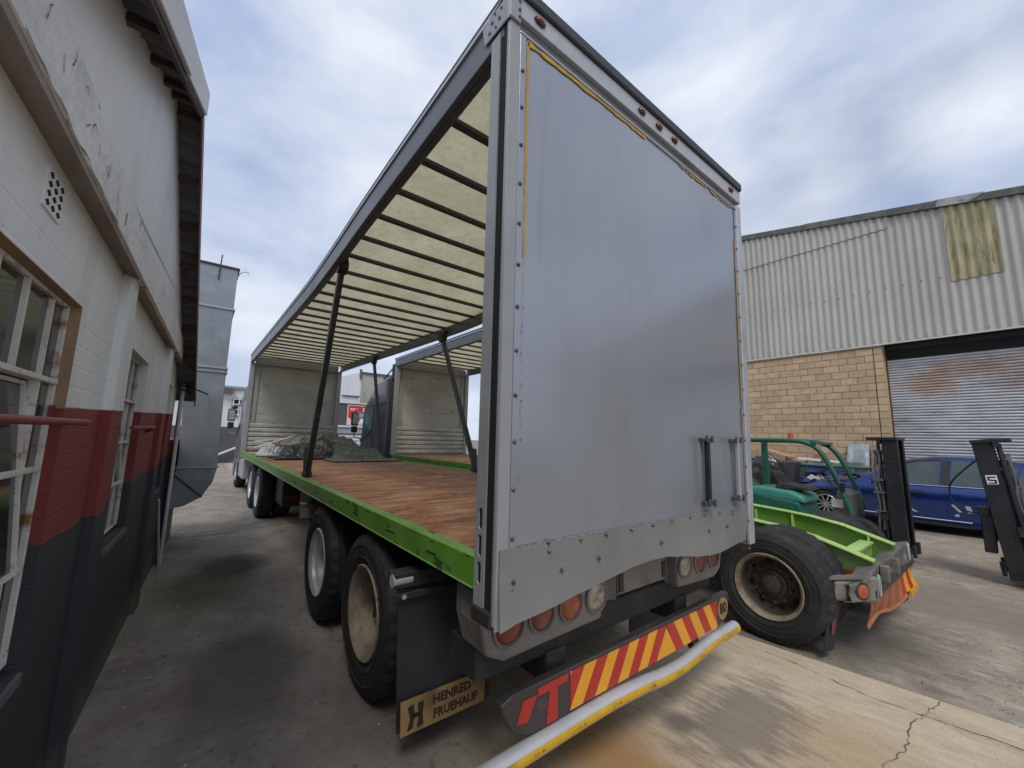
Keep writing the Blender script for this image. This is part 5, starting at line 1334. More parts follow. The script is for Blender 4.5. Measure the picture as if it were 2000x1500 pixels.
M['orangefaded'] = mat('faded_orange_stripe', (0.36, 0.13, 0.045), .55, 0, .15, 5, layers=[((.25, .13, .07), 5, .52, .75)])
M['redfaded'] = mat('faded_red_stripe', (0.32, 0.085, 0.04), .55, 0, .15, 5, layers=[((.22, .12, .07), 5, .52, .75)])
def tp(u, v):       # bent lower plate: u 0..1 along, v 0..1 down
    x = 3.69 + u * 1.66
    zt2 = .455 + u * .015; zb2 = .20 + .07 * u + (.03 * math.sin(u * 9) if u < .7 else 0)
    return (x, tyb(x) + .02 + .05 * v * v * math.cos(u * 3), zt2 + v * (zb2 - zt2))
npl = 13
for k in range(npl):
    a_, b_ = k / npl, (k + 1) / npl
    L_ = -.035
    mb = MB(); q = []
    for v in (0, .35, .7, 1.0): q += [tp(min(1, max(0, a_ + L_ * v)), v), tp(min(1, max(0, b_ + L_ * v - .0006)), v)]
    mb.add(q + [(p[0], p[1] + .006, p[2]) for p in q], [(0, 1, 3, 2), (2, 3, 5, 4), (4, 5, 7, 6), (8, 10, 11, 9), (10, 12, 13, 11), (12, 14, 15, 13), (0, 2, 10, 8), (2, 4, 12, 10), (4, 6, 14, 12), (1, 9, 11, 3), (3, 11, 13, 5), (5, 13, 15, 7), (0, 8, 9, 1), (6, 7, 15, 14)])
    m_ = ['orangefaded', 'redfaded'][k % 2] if k < 9 else ['red', 'yellow', 'red', 'yellow'][k - 9]
    build(mb, 'stripe', M[m_], tb)
mb = MB(); q0 = [tp(k / 12 * .72, 1.0) for k in range(13)]; q1 = [(p[0] - .01, p[1] - .015, p[2] - .02 - .006 * math.sin(k * 1.3)) for k, p in enumerate(q0)]
mb.add(q0 + q1 + [(p[0], p[1] + .006, p[2] - .003) for p in q0 + q1], [(i, i + 1, 14 + i, 13 + i) for i in range(12)] + [(26 + i, 39 + i, 40 + i, 27 + i) for i in range(12)])
build(mb, 'plate_fold', M['orangefaded'], tb)
mb = MB(); mb.box(4.95, YT - .05, .20, 5.36, YT - .035, .262); build(mb, 'side_strip', M['tape'], tb)
for (x0, x1, z0_2, y0_) in ((3.30, 3.46, .02, -.20), (5.0, 5.42, .055, -.40)):
    mb = MB(); mb.grid(lambda u, v: (x0 + u * (x1 - x0) - .02 * v, y0_ + .05 * v * v - .03 * u, .48 - v * (.48 - z0_2)), 4, 6)
    f_ = build(mb, 'mudflap', M['flap'], tb, recalc=False); so = f_.modifiers.new('thickness', 'SOLIDIFY'); so.thickness = .01
M['flapred'] = mat('worn_red_flap_print', (.20, .045, .04), .6, 0, .2, 8)
mb = MB(); mb.grid(lambda u, v: (3.35 + u * .05 - .02 * (.4 + .3 * v), -.222 + .05 * (.4 + .3 * v) ** 2 - .03 * (.3 + .3 * u), .48 - (.4 + .3 * v) * .46), 2, 3); build(mb, 'flap_print', M['flapred'], tb)
mb = MB(); mb.prism([(-.22, .545), (-.02, .595), (-.27, .60), (-.30, .56)], lambda u, v, d: (d, u, v), 3.868, 3.8735); build(mb, 'side_reflector', M['lampora'], t2)
# dust guard between tyre and bumper
mb = MB(); mb.bar((3.36, .02, .60), (3.40, -.2, .52), .05, .012); mb.bar((3.37, -.18, .60), (3.60, YT + .05, .625), .08, .015); build(mb, 'guard_plate', M['bentsteel'], t2)
wheel(t2, 3.405, .235, .430, 1, 'rimcream', 'disc', sc_=.945, spin=.2)
wheel(t2, 3.405, 1.55, .430, 1, 'rimcream', 'disc', sc_=.945, spin=.5)
wheel(t2, 5.27, .235, .430, -1, 'rimcream', 'disc', sc_=.945)
wheel(t2, 5.27, 1.55, .430, -1, 'rimcream', 'disc', sc_=.945, spin=.9)
for y in (.235, 1.55):
    mb = MB(); mb.cyl((3.75, y, .43), (4.95, y, .43), .07, 12); build(mb, 'axle', M['chassis'], t2)
mb = MB(); mb.box(3.83, 1.6, .5, 4.83, 2.9, .95); build(mb, 'tail_root', M['greenweb'], t2)
# ================================================================== TRUCK TRACTORS
M['cabgrey'] = mat('dark_grey_cab_paint', (0.075, 0.08, 0.092), 0.35, 0.2, 0.12, 1.2, coat=.4, layers=[((0.13, 0.13, 0.135), 3, 0.56, 0.8)])
M['cabsilver'] = mat('silver_grey_cab_paint', (0.13, 0.135, 0.15), 0.4, 0.2, 0.1, 1.2, coat=.3, layers=[((0.14, 0.13, 0.12), 3, 0.56, 0.8)])
M['cabglass'] = glass('cab_window_glass', (0.08, 0.19, 0.21), .06, 0)
M['plastic'] = mat('black_trim_plastic', (0.02, 0.02, 0.022), .5, 0, .2, 8)
M['chrome'] = mat('bright_metal', (0.6, 0.6, 0.62), .25, .8, .1, 8)
def tractor(name, label, X0, YB_, gz, paint, drive, steer, hi):
    """cab back at YB_, faces +Y, left side at X0"""
    t = thing(name, label, 'truck', (X0 + 1.24, YB_ + 1, gz))
    W = 2.46
    P = [(YB_, .85), (YB_ + .5, .75), (YB_ + 2.25, .75), (YB_ + 2.32, 1.5), (YB_ + 2.25, 1.95), (YB_ + 2.08, 2.72), (YB_ + 1.9, 2.86), (YB_ + 1.1, 3.0 + hi), (YB_ + .1, 3.12 + hi), (YB_, 3.1 + hi)]
    mb = MB(); mb.prism([(u, v + gz) for u, v in P], lambda u, v, d: (d, u, v), X0, X0 + W)
    cab = build(mb, 'cab', M[paint], t, bevel=.10, seg=3)
    # windscreen
    mb = MB(); mb.add([(X0 + .12, YB_ + 2.262, 1.98 + gz), (X0 + W - .12, YB_ + 2.262, 1.98 + gz), (X0 + W - .2, YB_ + 2.10, 2.70 + gz), (X0 + .2, YB_ + 2.10, 2.70 + gz)], [(0, 1, 2, 3)]); build(mb, 'windscreen', M['cabglass'], cab)
    mb = MB(); Q = [(YB_ + 1.22, 1.93), (YB_ + 1.75, 1.88), (YB_ + 2.17, 1.72), (YB_ + 2.03, 2.62), (YB_ + 1.25, 2.62)]
    mb.prism([(u, v + gz) for u, v in Q], lambda u, v, d: (d, u, v), X0 - .006, X0 + .01); build(mb, 'side_window', M['cabglass'], cab)
    mb = MB(); mb.bar((X0 - .012, YB_ + 1.18, 1.98 + gz), (X0 - .012, YB_ + 2.24, 1.60 + gz), .03, .07); build(mb, 'belt_trim', M['cabsilver' if paint == 'cabgrey' else 'plastic'], cab)
    mb = MB()
    for a, b in (((YB_ + 1.16, .9), (YB_ + 1.16, 2.72)), ((YB_ + .12, 2.72), (YB_ + 2.0, 2.72)), ((YB_ + .15, 1.35), (YB_ + 1.16, 1.35))): mb.bar((X0 - .001, a[0], a[1] + gz), (X0 - .001, b[0], b[1] + gz), .012, .012)
    build(mb, 'door_seam', M['inside'], cab)
    mb = MB(); mb.prism([(YB_ + .08, 2.78 + gz), (YB_ + .62, 2.74 + gz), (YB_ + .62, 2.95 + hi + gz), (YB_ + .1, 3.02 + hi + gz)], lambda u, v, d: (d, u, v), X0 - .012, X0 + .01); build(mb, 'side_vent_panel', M['cabsilver'], cab)
    # visor, side fairing, mirrors
    mb = MB(); mb.hexa([(X0 + .1, YB_ + 2.05, 2.62 + gz), (X0 + W - .1, YB_ + 2.05, 2.62 + gz), (X0 + W - .1, YB_ + 2.38, 2.58 + gz), (X0 + .1, YB_ + 2.38, 2.58 + gz), (X0 + .1, YB_ + 2.05, 2.78 + gz), (X0 + W - .1, YB_ + 2.05, 2.78 + gz), (X0 + W - .1, YB_ + 2.36, 2.66 + gz), (X0 + .1, YB_ + 2.36, 2.66 + gz)]); build(mb, 'sun_visor', M['plastic'], cab, bevel=.02)
    for xf in (X0 + .02, X0 + W - .08):
        mb = MB(); mb.box(xf, YB_ - .30, .95 + gz, xf + .06, YB_ - .005, 3.0 + hi * .8 + gz); build(mb, 'side_fairing', M['plastic' if paint == 'cabgrey' else paint], t, bevel=.01)
    for sx, xm in ((-1, X0 - .20), (1, X0 + W + .20)):
        mb = MB(); xi = X0 if sx < 0 else X0 + W; y = YB_ + 2.30
        mb.tube([(xi, YB_ + 2.2, 2.66 + gz), (xm, y + .02, 2.60 + gz), (xm - sx * .03, y + .04, 2.4 + gz)], .022, 8)
        mb.tube([(xi, YB_ + 2.2, 1.66 + gz), (xm, y, 1.72 + gz), (xm, y + .04, 1.95 + gz)], .022, 8)
        arm = build(mb, 'mirror_arm', M['cabsilver'], cab, smooth=40)
        mb = MB(); mb.box(xm - .11, y - .04, 2.10 + gz, xm + .11, y + .10, 2.52 + gz); build(mb, 'mirror', M['plastic'], cab, bevel=.03, seg=2)
        mb = MB(); mb.box(xm - .09, y - .04, 1.86 + gz, xm + .09, y + .10, 2.07 + gz); build(mb, 'mirror', M['plastic'], cab, bevel=.03, seg=2)
        mb = MB(); mb.box(xm - .085, y - .046, 2.14 + gz, xm + .085, y - .041, 2.48 + gz); build(mb, 'mirror_glass', M['chrome'], cab)
    mb = MB(); mb.box(X0 + .02, YB_ - .75, .42 + gz, X0 + .6, YB_ + .35, .98 + gz); build(mb, 'fuel_tank', M['alu'], t, bevel=.06, seg=3)
    mb = MB(); mb.box(X0 + .01, YB_ + .4, .40 + gz, X0 + .5, YB_ + .78, .86 + gz); mb.box(X0 + .0, YB_ + .42, .55 + gz, X0 + .12, YB_ + .76, .60 + gz); build(mb, 'step', M['plastic'], t)
    mb = MB()
    for x in (X0 + .8, X0 + 1.66): mb.box(x - .05, drive[0] - .7, .62 + gz, x + .05, YB_ + 1.9, .88 + gz)
    build(mb, 'chassis_rail', M['chassis'], t)
    mb = MB(); mb.cyl((X0 + 1.23, sum(drive) / len(drive), .93 + gz), (X0 + 1.23, sum(drive) / len(drive), 1.03 + gz), .5, 24); build(mb, 'coupling_plate', M['chassis'], t, smooth=40)
    mb = MB(); mb.box(X0, YB_ + 1.9, .3 + gz, X0 + W, YB_ + 2.4, .8 + gz); build(mb, 'front_bumper', M[paint], t, bevel=.05, seg=2)
    for y in drive:
        wheel(t, X0 + .16, y, .515 + gz, 1, 'rimsilver', 'deep', spin=y); wheel(t, X0 + W - .16, y, .515 + gz, -1, 'rimsilver', 'deep', spin=y)
        mb = MB(); mb.cyl((X0 + .5, y, .515 + gz), (X0 + W - .5, y, .515 + gz), .09, 10); build(mb, 'axle', M['chassis'], t)
    wheel(t, X0 + .16, steer, .515 + gz, 1, 'rimsilver', 'disc', False); wheel(t, X0 + W - .16, steer, .515 + gz, -1, 'rimsilver', 'disc', False)
    for y in (drive[-1] + .62,):
        mb = MB(); mb.box(X0 + .03, y, .3 + gz, X0 + .55, y + .02, .9 + gz); build(mb, 'mudflap', M['flap'], t)
    return t
tractor('truck_tractor', 'silver grey truck tractor coupled ahead of the long trailer, only its left edge showing', .06, 13.0, 0, 'cabsilver', (8.55, 9.9), 14.3, .1)
t3 = tractor('truck_tractor', 'dark grey truck tractor with wing mirrors in front of the second trailer headboard', X2 + .0, 10.02, -.055, 'cabgrey', (6.9, 8.25), 11.4, .42)
mb = MB(); mb.box(X2 + .05, 9.78, 3.35, X2 + .35, 9.98, 3.82); mb.box(X2 + .08, 9.76, .9, X2 + .30, 9.9, 3.4); build(mb, 'air_intake', M['plastic'], t3, bevel=.02)
mb = MB(); mb.bar((X2 + .1, 10.0, 3.45), (X2 + .1, 10.7, 3.42), .05, .04); mb.bar((X2 + .1, 10.0, 3.72), (X2 + .1, 10.75, 3.45), .03, .03); build(mb, 'fairing_bracket', M['plastic'], t3)

# ================================================================== FORKLIFTS
M['fkgreen'] = mat('dark_green_forklift_paint', (0.015, 0.115, 0.075), .42, 0, .15, 3, layers=[((0.05, 0.10, 0.07), 5, .55, .75), ((.09, .05, .03), 12, .66, .74)])
M['fkteal'] = mat('teal_hood_paint', (0.055, 0.27, 0.21), .4, 0, .12, 2, layers=[((0.12, 0.30, 0.25), 4, .55, .75)])
M['mast'] = mat('oily_black_mast', (0.020, 0.021, 0.024), .45, .1, .25, 4, layers=[((.06, .05, .045), 9, .58, .75)])
M['hosew'] = mat('grey_steel_tubes', (0.20, 0.19, 0.18), .4, .5, .3, 9)
M['seat'] = mat('black_vinyl_seat', (0.035, 0.033, 0.03), .55, 0, .25, 6, layers=[((.11, .09, .06), 5, .56, .75)])
M['cowl'] = mat('dusty_grey_cowl', (.10, .098, .088), .6, 0, .2, 5)
M['amber'] = mat('orange_beacon', (0.55, 0.07, 0.012), .3, 0, .1, 9, coat=.5)
def forklift(name, label, loc, rz, lean, paint='fkgreen'):
    """local: faces -y, mast at y=0, x from 0 (left in view) to 1"""
    t = thing(name, label, 'forklift', loc, (0, 0, rz))
    B = lambda mb, n, m, **k: build(mb, n, M[m], k.pop('parent', t), local=True, **k)
    ca, sa = math.cos(lean), math.sin(lean)
    def ml(x, y, z): return (x, y * ca + z * sa, z * ca - y * sa + .06)      # mast frame tilts
    def mbox(mb, x0, y0, z0, x1, y1, z1): return mb.hexa([ml(x0, y0, z0), ml(x1, y0, z0), ml(x1, y1, z0), ml(x0, y1, z0), ml(x0, y0, z1), ml(x1, y0, z1), ml(x1, y1, z1), ml(x0, y1, z1)])
    mb = MB(); HT = 1.90
    ms = None
    for x, q in ((.20, 1), (.77, -1)):
        mb = MB(); mbox(mb, x, -.19, .05, x + .03, .0, HT)
        for ya in (-.1895, -.025):
            xs = sorted((x + .015, x + .015 + q * .085)); mbox(mb, xs[0], ya, .051, xs[1], ya + .024, HT - .02)
        r_ = B(mb, 'mast_rail', 'mast', bevel=.004, parent=t); ms = ms or r_
    mb = MB(); mbox(mb, .30, -.05, .1, .70, -.04, HT - .06); B(mb, 'mast_panel', 'mast', parent=ms)
    mb = MB(); mbox(mb, .15, -.20, HT - .025, .85, .18, HT + .02); mbox(mb, .14, .005, HT - .09, .86, .05, HT - .026)
    B(mb, 'mast_head', 'mast', bevel=.004, parent=ms)
    for c_ in ((.235, -.02, 1.48, .765, .09, 1.53), (.15, .005, .62, .85, .08, .74), (.15, .005, .15, .85, .06, .28)):
        mb = MB(); mbox(mb, *c_); B(mb, 'mast_crossmember', 'mast', parent=ms)
    mb = MB()
    for x in (.26, .74): mb.cyl(ml(x, .05, .2), ml(x, .05, 1.62), .035, 10); mb.cyl(ml(x, .05, 1.62), ml(x, .05, 1.86), .022, 10)
    B(mb, 'lift_cylinder', 'mast', smooth=40, parent=ms)
    mb = MB(); r2 = random.Random(3)
    for x, y in ((.20, .06), (.24, .12), (.17, .11), (.34, .10), (.7, .1)): mb.tube([ml(x + r2.uniform(-.02, .02), y + .015 * math.sin(k * 1.1 + x * 9), .45 + k * .14) for k in range(10)], .013, 6)
    B(mb, 'mast_hose', 'hosew', smooth=50, parent=ms)
    for z in (.72, 1.02, 1.22):
        mb = MB(); mbox(mb, .15, .02, z, .28, .15, z + .03); B(mb, 'hose_clip', 'hosew', parent=ms)
    mb = MB()
    for x in (.30, .68): mb.hexa([(x - .06, -.30, .05), (x + .06, -.30, .05), (x + .06, -1.2, .02), (x - .06, -1.2, .02), (x - .06, -.30, .09), (x + .06, -.30, .09), (x + .06, -1.2, .03), (x - .06, -1.2, .03)]) if False else mbox(mb, x - .06, -.25, .08, x + .06, -.21, .25)
    mbox(mb, .15, -.212, .14, .85, -.195, .22)
    B(mb, 'fork_carriage', 'mast', parent=ms)
    # body
    mb = MB(); mb.prism([(.30, .33), (2.0, .30), (2.35, .42), (2.42, .95), (2.30, 1.02), (1.95, .90), (1.18, .80), (1.06, .50), (.30, .46)], lambda u, v, d: (d, u, v), .03, .97)
    bo = B(mb, 'body', paint, bevel=.04, seg=2)
    mb = MB(); mb.prism([(1.08, .78), (1.12, .90), (1.32, .975), (1.80, 1.01), (2.02, .99), (2.05, .84)], lambda u, v, d: (d, u, v), .06, .94); B(mb, 'hood', 'fkteal', bevel=.05, seg=3)
    mb = MB(); mb.prism([(1.02, 1.0), (1.1, 1.06), (1.5, 1.10), (1.62, 1.06), (1.62, .98)], lambda u, v, d: (d, u, v), .26, .74); mb.prism([(1.54, 1.06), (1.60, 1.08), (1.72, 1.30), (1.66, 1.33), (1.58, 1.26)], lambda u, v, d: (d, u, v), .30, .70)
    B(mb, 'seat', 'seat', bevel=.035, seg=3)
    mb = MB(); mb.hexa([(.12, .42, .5), (.88, .42, .5), (.88, .78, .5), (.12, .78, .5), (.14, .46, 1.02), (.86, .46, 1.02), (.82, .64, 1.08), (.18, .64, 1.08)]); da = B(mb, 'dash_cowl', 'cowl', bevel=.03, seg=2)
    mb = MB(); mb.box(.117, .56, .78, .122, .72, .92); B(mb, 'label_plate', 'trim', parent=da)
    mb = MB(); mb.lathe([(.17 + .014 * math.cos(a * math.pi / 4), .014 * math.sin(a * math.pi / 4)) for a in range(8)], (0, 0, 0), 24, 'Z', close=True)
    for v in mb.v: v.xyz = (v.x + .5, v.y * .8 + .82 - v.z * .3, v.z * .8 + 1.18 + v.y * .6)
    mb.cyl((.5, .66, 1.02), (.5, .82, 1.18), .02, 8); B(mb, 'steering_wheel', 'seat', smooth=50)
    # overhead guard
    g = MB()
    def curve(x): return [(x, .44, .72), (x, .60, 1.25), (x, .74, 1.60), (x, .86, 1.78), (x, 1.02, 1.87), (x, 1.22, 1.90), (x, 1.6, 1.905), (x, 2.02, 1.90)]
    def smooth(p):
        out = []
        for i in range(len(p) - 1):
            for k in range(4):
                t_ = k / 4; P0, P1, P2, P3 = [Vector(p[max(0, min(len(p) - 1, i + q))]) for q in (-1, 0, 1, 2)]
                out.append(.5 * ((2 * P1) + (P2 - P0) * t_ + (2 * P0 - 5 * P1 + 4 * P2 - P3) * t_**2 + (3 * P1 - P0 - 3 * P2 + P3) * t_**3))
        return out + [Vector(p[-1])]
    g.tube(smooth(curve(.05)), .042, 10); og = B(g, 'overhead_guard', paint, smooth=50)
    g = MB(); g.tube(smooth(curve(.95)), .042, 10); B(g, 'guard_leg', paint, smooth=50, parent=og)
    g = MB()
    for x in (.0, .90):
        g = MB(); g.box(x, 1.96, .9, x + .10, 2.06, 1.89); B(g, 'rear_guard_post', paint, bevel=.01, parent=og)
    g = MB()
    for y in (1.02, 1.25, 1.48, 1.71, 1.94): g.box(.07, y - .02, 1.86, .93, y + .02, 1.90)
    g.box(.0, .84, 1.84, 1.0, .92, 1.885); B(g, 'guard_bar', paint, parent=og)
    g = MB()
    for k in range(4): g.box(-.002, 1.98 + k * .018, 1.62 + .0 * k, -.0005, 1.988 + k * .018, 1.70)
    B(g, 'decal_stripes', 'trim', parent=og)
    g = MB(); g.lathe([(.0, .085), (.045, .08), (.05, .0), (.055, -.005), (.055, -.015), (0, -.015)], (.1, 1.25, 1.965), 16, 'Z'); B(g, 'beacon', 'amber', smooth=40, parent=og)
    g = MB(); g.box(.0, .50, 1.06, .06, .56, 1.2); g.tube([(.05, .62, 1.38), (.0, .66, 1.40), (.0, .58, 1.22)], .012, 6); B(g, 'work_lamp', 'mast', parent=og)
    for (y, r_, w_) in ((.38, .33, .2), (1.95, .27, .16)):
        for x in (.0, 1.0):
            mb = MB(); s_ = 1 if x < .5 else -1
            prof = [(r_ * .55, 0), (r_ * .72, -.012), (r_ * .93, -.004), (r_, .03), (r_, w_ - .03), (r_ * .9, w_), (r_ * .5, w_)]
            mb.lathe([(a, x + s_ * (b - .02)) for a, b in prof], (0, y, r_), 28, 'X')
            wh_ = B(mb, 'wheel', 'rubber', smooth=35)
            mb = MB(); mb.lathe([(r_ * .56, .0), (r_ * .45, .03), (r_ * .2, .02), (0, .0)], (0, 0, 0), 20, 'X')
            for v in mb.v: v.xyz = (x + s_ * (v.x - .012), v.y + y, v.z + r_)
            B(mb, 'hub', 'hub', smooth=40, parent=wh_)
    return t, ml, B, ms
f1, ml1, B1, ms1 = forklift('forklift', 'dark green forklift with overhead guard and orange beacon behind the lime green tail', (7.62, .09, yz(7.6)), 0, R(.5))
f2, ml2, B2, ms2 = forklift('forklift', 'forklift cut by the right frame edge with a black mast leaning beside the blue car', (8.62, -1.25, yz(7.9)), math.pi, R(-6))
mb = MB(); q = ml2(.965, -.13, 1.28)
mb.box(.972, 0, 0, .973, .001, .001)
vs = [ml2(1.0, -.145, 1.30), ml2(1.0, -.045, 1.30), ml2(1.0, -.045, 1.42), ml2(1.0, -.145, 1.42)]
stick = MB()
def st(u, v): return ml2(.80 + .003, -.145 + .105 * u, 1.30 + .125 * v)
stick.add([st(0, 0), st(1, 0), st(1, 1), st(0, 1)], [(0, 1, 2, 3)])
sk = B2(stick, 'sticker', 'signwhite', parent=ms2)
def st2(u, v): return ml2(.80 + .0042, -.145 + .105 * u, 1.30 + .125 * v)
mb = MB()
for poly in ([(.12, .85), (.88, .85), (.88, .7), (.3, .7), (.3, .58), (.12, .58)], [(.12, .58), (.88, .48), (.88, .34), (.12, .44)], [(.88, .48), (.7, .5), (.7, .2), (.12, .2), (.12, .07), (.88, .07)]):
    mb.add([st2(u, v) for u, v in poly], [tuple(range(len(poly)))])
B2(mb, 'sticker_print', 'ink', parent=ms2, recalc=False)
mb = MB(); mb.add([st2(u, v) for u, v in ((.12, .52), (.5, .44), (.88, .52), (.88, .44), (.5, .34), (.12, .42))], [(0, 1, 2, 3, 4, 5)]); B2(mb, 'sticker_print', 'red', parent=ms2, recalc=False)
# loose hydraulic hose looping from the second mast
mb = MB(); hz = [(7.9, -.88, 1.56), (7.95, -.72, 1.38), (7.98, -.60, 1.20), (8.0, -.58, 1.02), (7.98, -.64, .88), (7.92, -.78, .82), (7.86, -.95, .84)]
def crv(p, n=6):
    out = []
    for i in range(len(p) - 1):
        for k in range(n):
            t_ = k / n; P0, P1, P2, P3 = [Vector(p[max(0, min(len(p) - 1, i + q))]) for q in (-1, 0, 1, 2)]
            out.append(.5 * ((2 * P1) + (P2 - P0) * t_ + (2 * P0 - 5 * P1 + 4 * P2 - P3) * t_**2 + (3 * P1 - P0 - 3 * P2 + P3) * t_**3))
    return out + [Vector(p[-1])]
mb.tube(crv(hz), .012, 8); build(mb, 'loose_hose', M['mast'], f2, smooth=50)
mb = MB(); mb.box(7.88, -.98, .30, 8.02, -.86, .90); mb.box(7.86, -.96, .80, 8.0, -.84, .92); build(mb, 'carriage_plate', M['mast'], f2, bevel=.01)

# ================================================================== BLUE CAR
M['blue'] = mat('deep_blue_car_paint', (0.006, 0.032, 0.18), .20, .5, .08, 1, coat=1.0, rvary=.04)
M['carglass'] = glass('car_window_glass', (0.05, 0.075, 0.07), .04, 0)
M['alloy'] = mat('alloy_wheel', (.42, .42, .43), .35, .7, .1, 9)
CX, CZ = 13.05, yz(12.2) - .005
car = thing('car', 'deep blue crash damaged car parked along the roller shutter', 'car', (CX, .3, CZ))
FY, RY = 2.78, -2.95
WY = (2.02, -1.78)
def wid(y):
    t_ = (y - RY) / (FY - RY)
    return .965 * (1 - .22 * max(0, (t_ - .84) / .16) ** 2 - .16 * max(0, (.12 - t_) / .12) ** 2)
def beltz(y): return 1.02 + .03 * (-y) / 2
sec = [(.90, .20), (.965, .26), (.955, .36), (.975, .52), (.995, .70), (1.0, .82), (.985, .90), (.955, .97), (.925, 1.0)]
NY = 110
vs = []; fs = []
for i in range(NY + 1):
    y = RY + (FY - RY) * i / NY
    zt_ = beltz(y) if y < 1.35 else beltz(1.35) - (y - 1.35) * .10
    for (a, b) in sec: vs.append((CX - wid(y) * a, y, CZ + .20 + (b - .20) / .80 * (zt_ - .20)))
ns = len(sec)
for i in range(NY):
    y = RY + (FY - RY) * (i + .5) / NY
    for k in range(ns - 1):
        z = sum(vs[i * ns + k][2] + vs[i * ns + k + 1][2] for _ in (0,)) / 2 - CZ
        if any((y - wy) ** 2 + (z - .36) ** 2 < .40 ** 2 for wy in WY): continue
        fs.append((i * ns + k, i * ns + k + 1, (i + 1) * ns + k + 1, (i + 1) * ns + k))
used = sorted({i for f in fs for i in f}); remap = {i: k for k, i in enumerate(used)}
vs = [vs[i] for i in used]; fs = [tuple(remap[i] for i in f) for f in fs]
cb_ = build(MB().add(vs, fs), 'body_side', M['blue'], car, smooth=40, recalc=False)
build(MB().add([(2 * CX - v[0], v[1], v[2]) for v in vs], [f[::-1] for f in fs]), 'body_side', M['blue'], car, smooth=40, recalc=False)
mb = MB(); mb.box(CX - .80, RY + .1, CZ + .22, CX + .80, 1.5, CZ + .95); mb.box(CX - .7, 1.5, CZ + .25, CX + .7, FY - .15, CZ + .72); build(mb, 'underbody', M['inside'], car)
mb = MB(); mb.prism([(RY, .25), (RY - .08, .5), (RY - .05, .9), (RY + .1, 1.05), (RY + .2, .3)], lambda u, v, d: (d, u, v + CZ), CX - .80, CX + .80); build(mb, 'tail_panel', M['blue'], car, bevel=.05, seg=2)
for wy in WY:
    mb = MB(); pts = [(CX - wid(wy) * .985, wy + .405 * math.cos(a * math.pi / 20), CZ + .36 + .405 * math.sin(a * math.pi / 20)) for a in range(-3, 24)]; mb.tube(pts, .022, 6); build(mb, 'wheel_arch', M['plastic'], car, smooth=50)
    for sx in (-1, 1):
        x = CX + sx * .84
        mb = MB(); mb.lathe([(.26, -.09 * -sx), (.30, -.115 * -sx), (.345, -.11 * -sx), (.362, -.07 * -sx), (.362, .09 * -sx), (.25, .1 * -sx)], (x, wy, CZ + .362), 36); w_ = build(mb, 'wheel', M['rubber'], car, smooth=35)
        mb = MB(); s_ = -1 if sx < 0 else 1
        mb.lathe([(.262, s_ * .095), (.25, s_ * .105), (.235, s_ * .09), (.23, s_ * .0)], (x, wy, CZ + .362), 36)
        for k in range(10):
            a = 2 * math.pi * k / 10; mb.bar((x + s_ * .07, wy + .04 * math.cos(a), CZ + .362 + .04 * math.sin(a)), (x + s_ * .09, wy + .235 * math.cos(a), CZ + .362 + .235 * math.sin(a)), .03, .02, (1, 0, 0))
        mb.cyl((x + s_ * .05, wy, CZ + .362), (x + s_ * .085, wy, CZ + .362), .05, 14)
        build(mb, 'rim', M['alloy'], w_, smooth=35)
# greenhouse
TOP = [(1.42, 1.03), (1.1, 1.24), (.75, 1.46), (.40, 1.60), (0, 1.665), (-.4, 1.68), (-.9, 1.66), (-1.5, 1.57), (-2.1, 1.40), (-2.75, 1.10)]
def topz(y):
    for i in range(len(TOP) - 1):
        if TOP[i][0] >= y >= TOP[i + 1][0]:
            t_ = (TOP[i][0] - y) / (TOP[i][0] - TOP[i + 1][0]); return TOP[i][1] + t_ * (TOP[i + 1][1] - TOP[i][1])
    return TOP[-1][1]
def gx(y, z):
    return wid(y) * .925 - max(0, z - 1.0) * .36
vs = []; fs = []; NG = 48
for i in range(NG + 1):
    y = 1.42 - 4.17 * i / NG; zt_ = max(topz(y), beltz(y) + .003); b = beltz(y)
    row = [(gx(y, b), b), (gx(y, b + (zt_ - b) * .5), b + (zt_ - b) * .5), (gx(y, zt_) , zt_ - .03 * min(1, (zt_ - b) * 3)), (gx(y, zt_) * .90, zt_), (gx(y, zt_) * .5, zt_ + .025 * min(1, (zt_ - b) * 3)), (0, zt_ + .03 * min(1, (zt_ - b) * 3))]
    row = [(-a, c) for a, c in row] + [(a, c) for a, c in reversed(row[:-1])]
    vs += [(CX + a, y, CZ + c) for a, c in row]
nr = 11
for i in range(NG):
    for k in range(nr - 1): fs.append((i * nr + k, i * nr + k + 1, (i + 1) * nr + k + 1, (i + 1) * nr + k))
rf = build(MB().add(vs, fs), 'roof', M['blue'], car, smooth=40)
def pane(poly, nm='side_window', m_='carglass', off=.006):
    mb = MB(); P = [(CX - gx(y, z) - off, y, CZ + z) for y, z in poly]; P2 = [(p[0] + .004, p[1], p[2]) for p in P]; n = len(P)
    mb.add(P + P2, [tuple(range(n)), tuple(range(n, 2 * n))[::-1]] + [(i, (i + 1) % n, n + (i + 1) % n, n + i) for i in range(n)]); return build(mb, nm, M[m_], car)
pane([(1.02, 1.05), (-.06, 1.06), (-.12, 1.60), (.22, 1.57), (.55, 1.47), (.95, 1.20)])
pane([(-.08, 1.055), (-.22, 1.06), (-.27, 1.61), (-.14, 1.605)], 'pillar_trim', 'plastic', .008)
pane([(-.24, 1.06), (-1.12, 1.09), (-1.22, 1.50), (-.9, 1.57), (-.29, 1.61)])
pane([(-1.15, 1.095), (-1.95, 1.13), (-1.80, 1.32), (-1.26, 1.49)])
mb = MB(); mb.tube([(CX - gx(y, beltz(y)) - .012, y, CZ + beltz(y) + .02) for y in [1.1 - .1 * k for k in range(29)]], .010, 6); build(mb, 'belt_trim', M['chrome'], car, smooth=50)
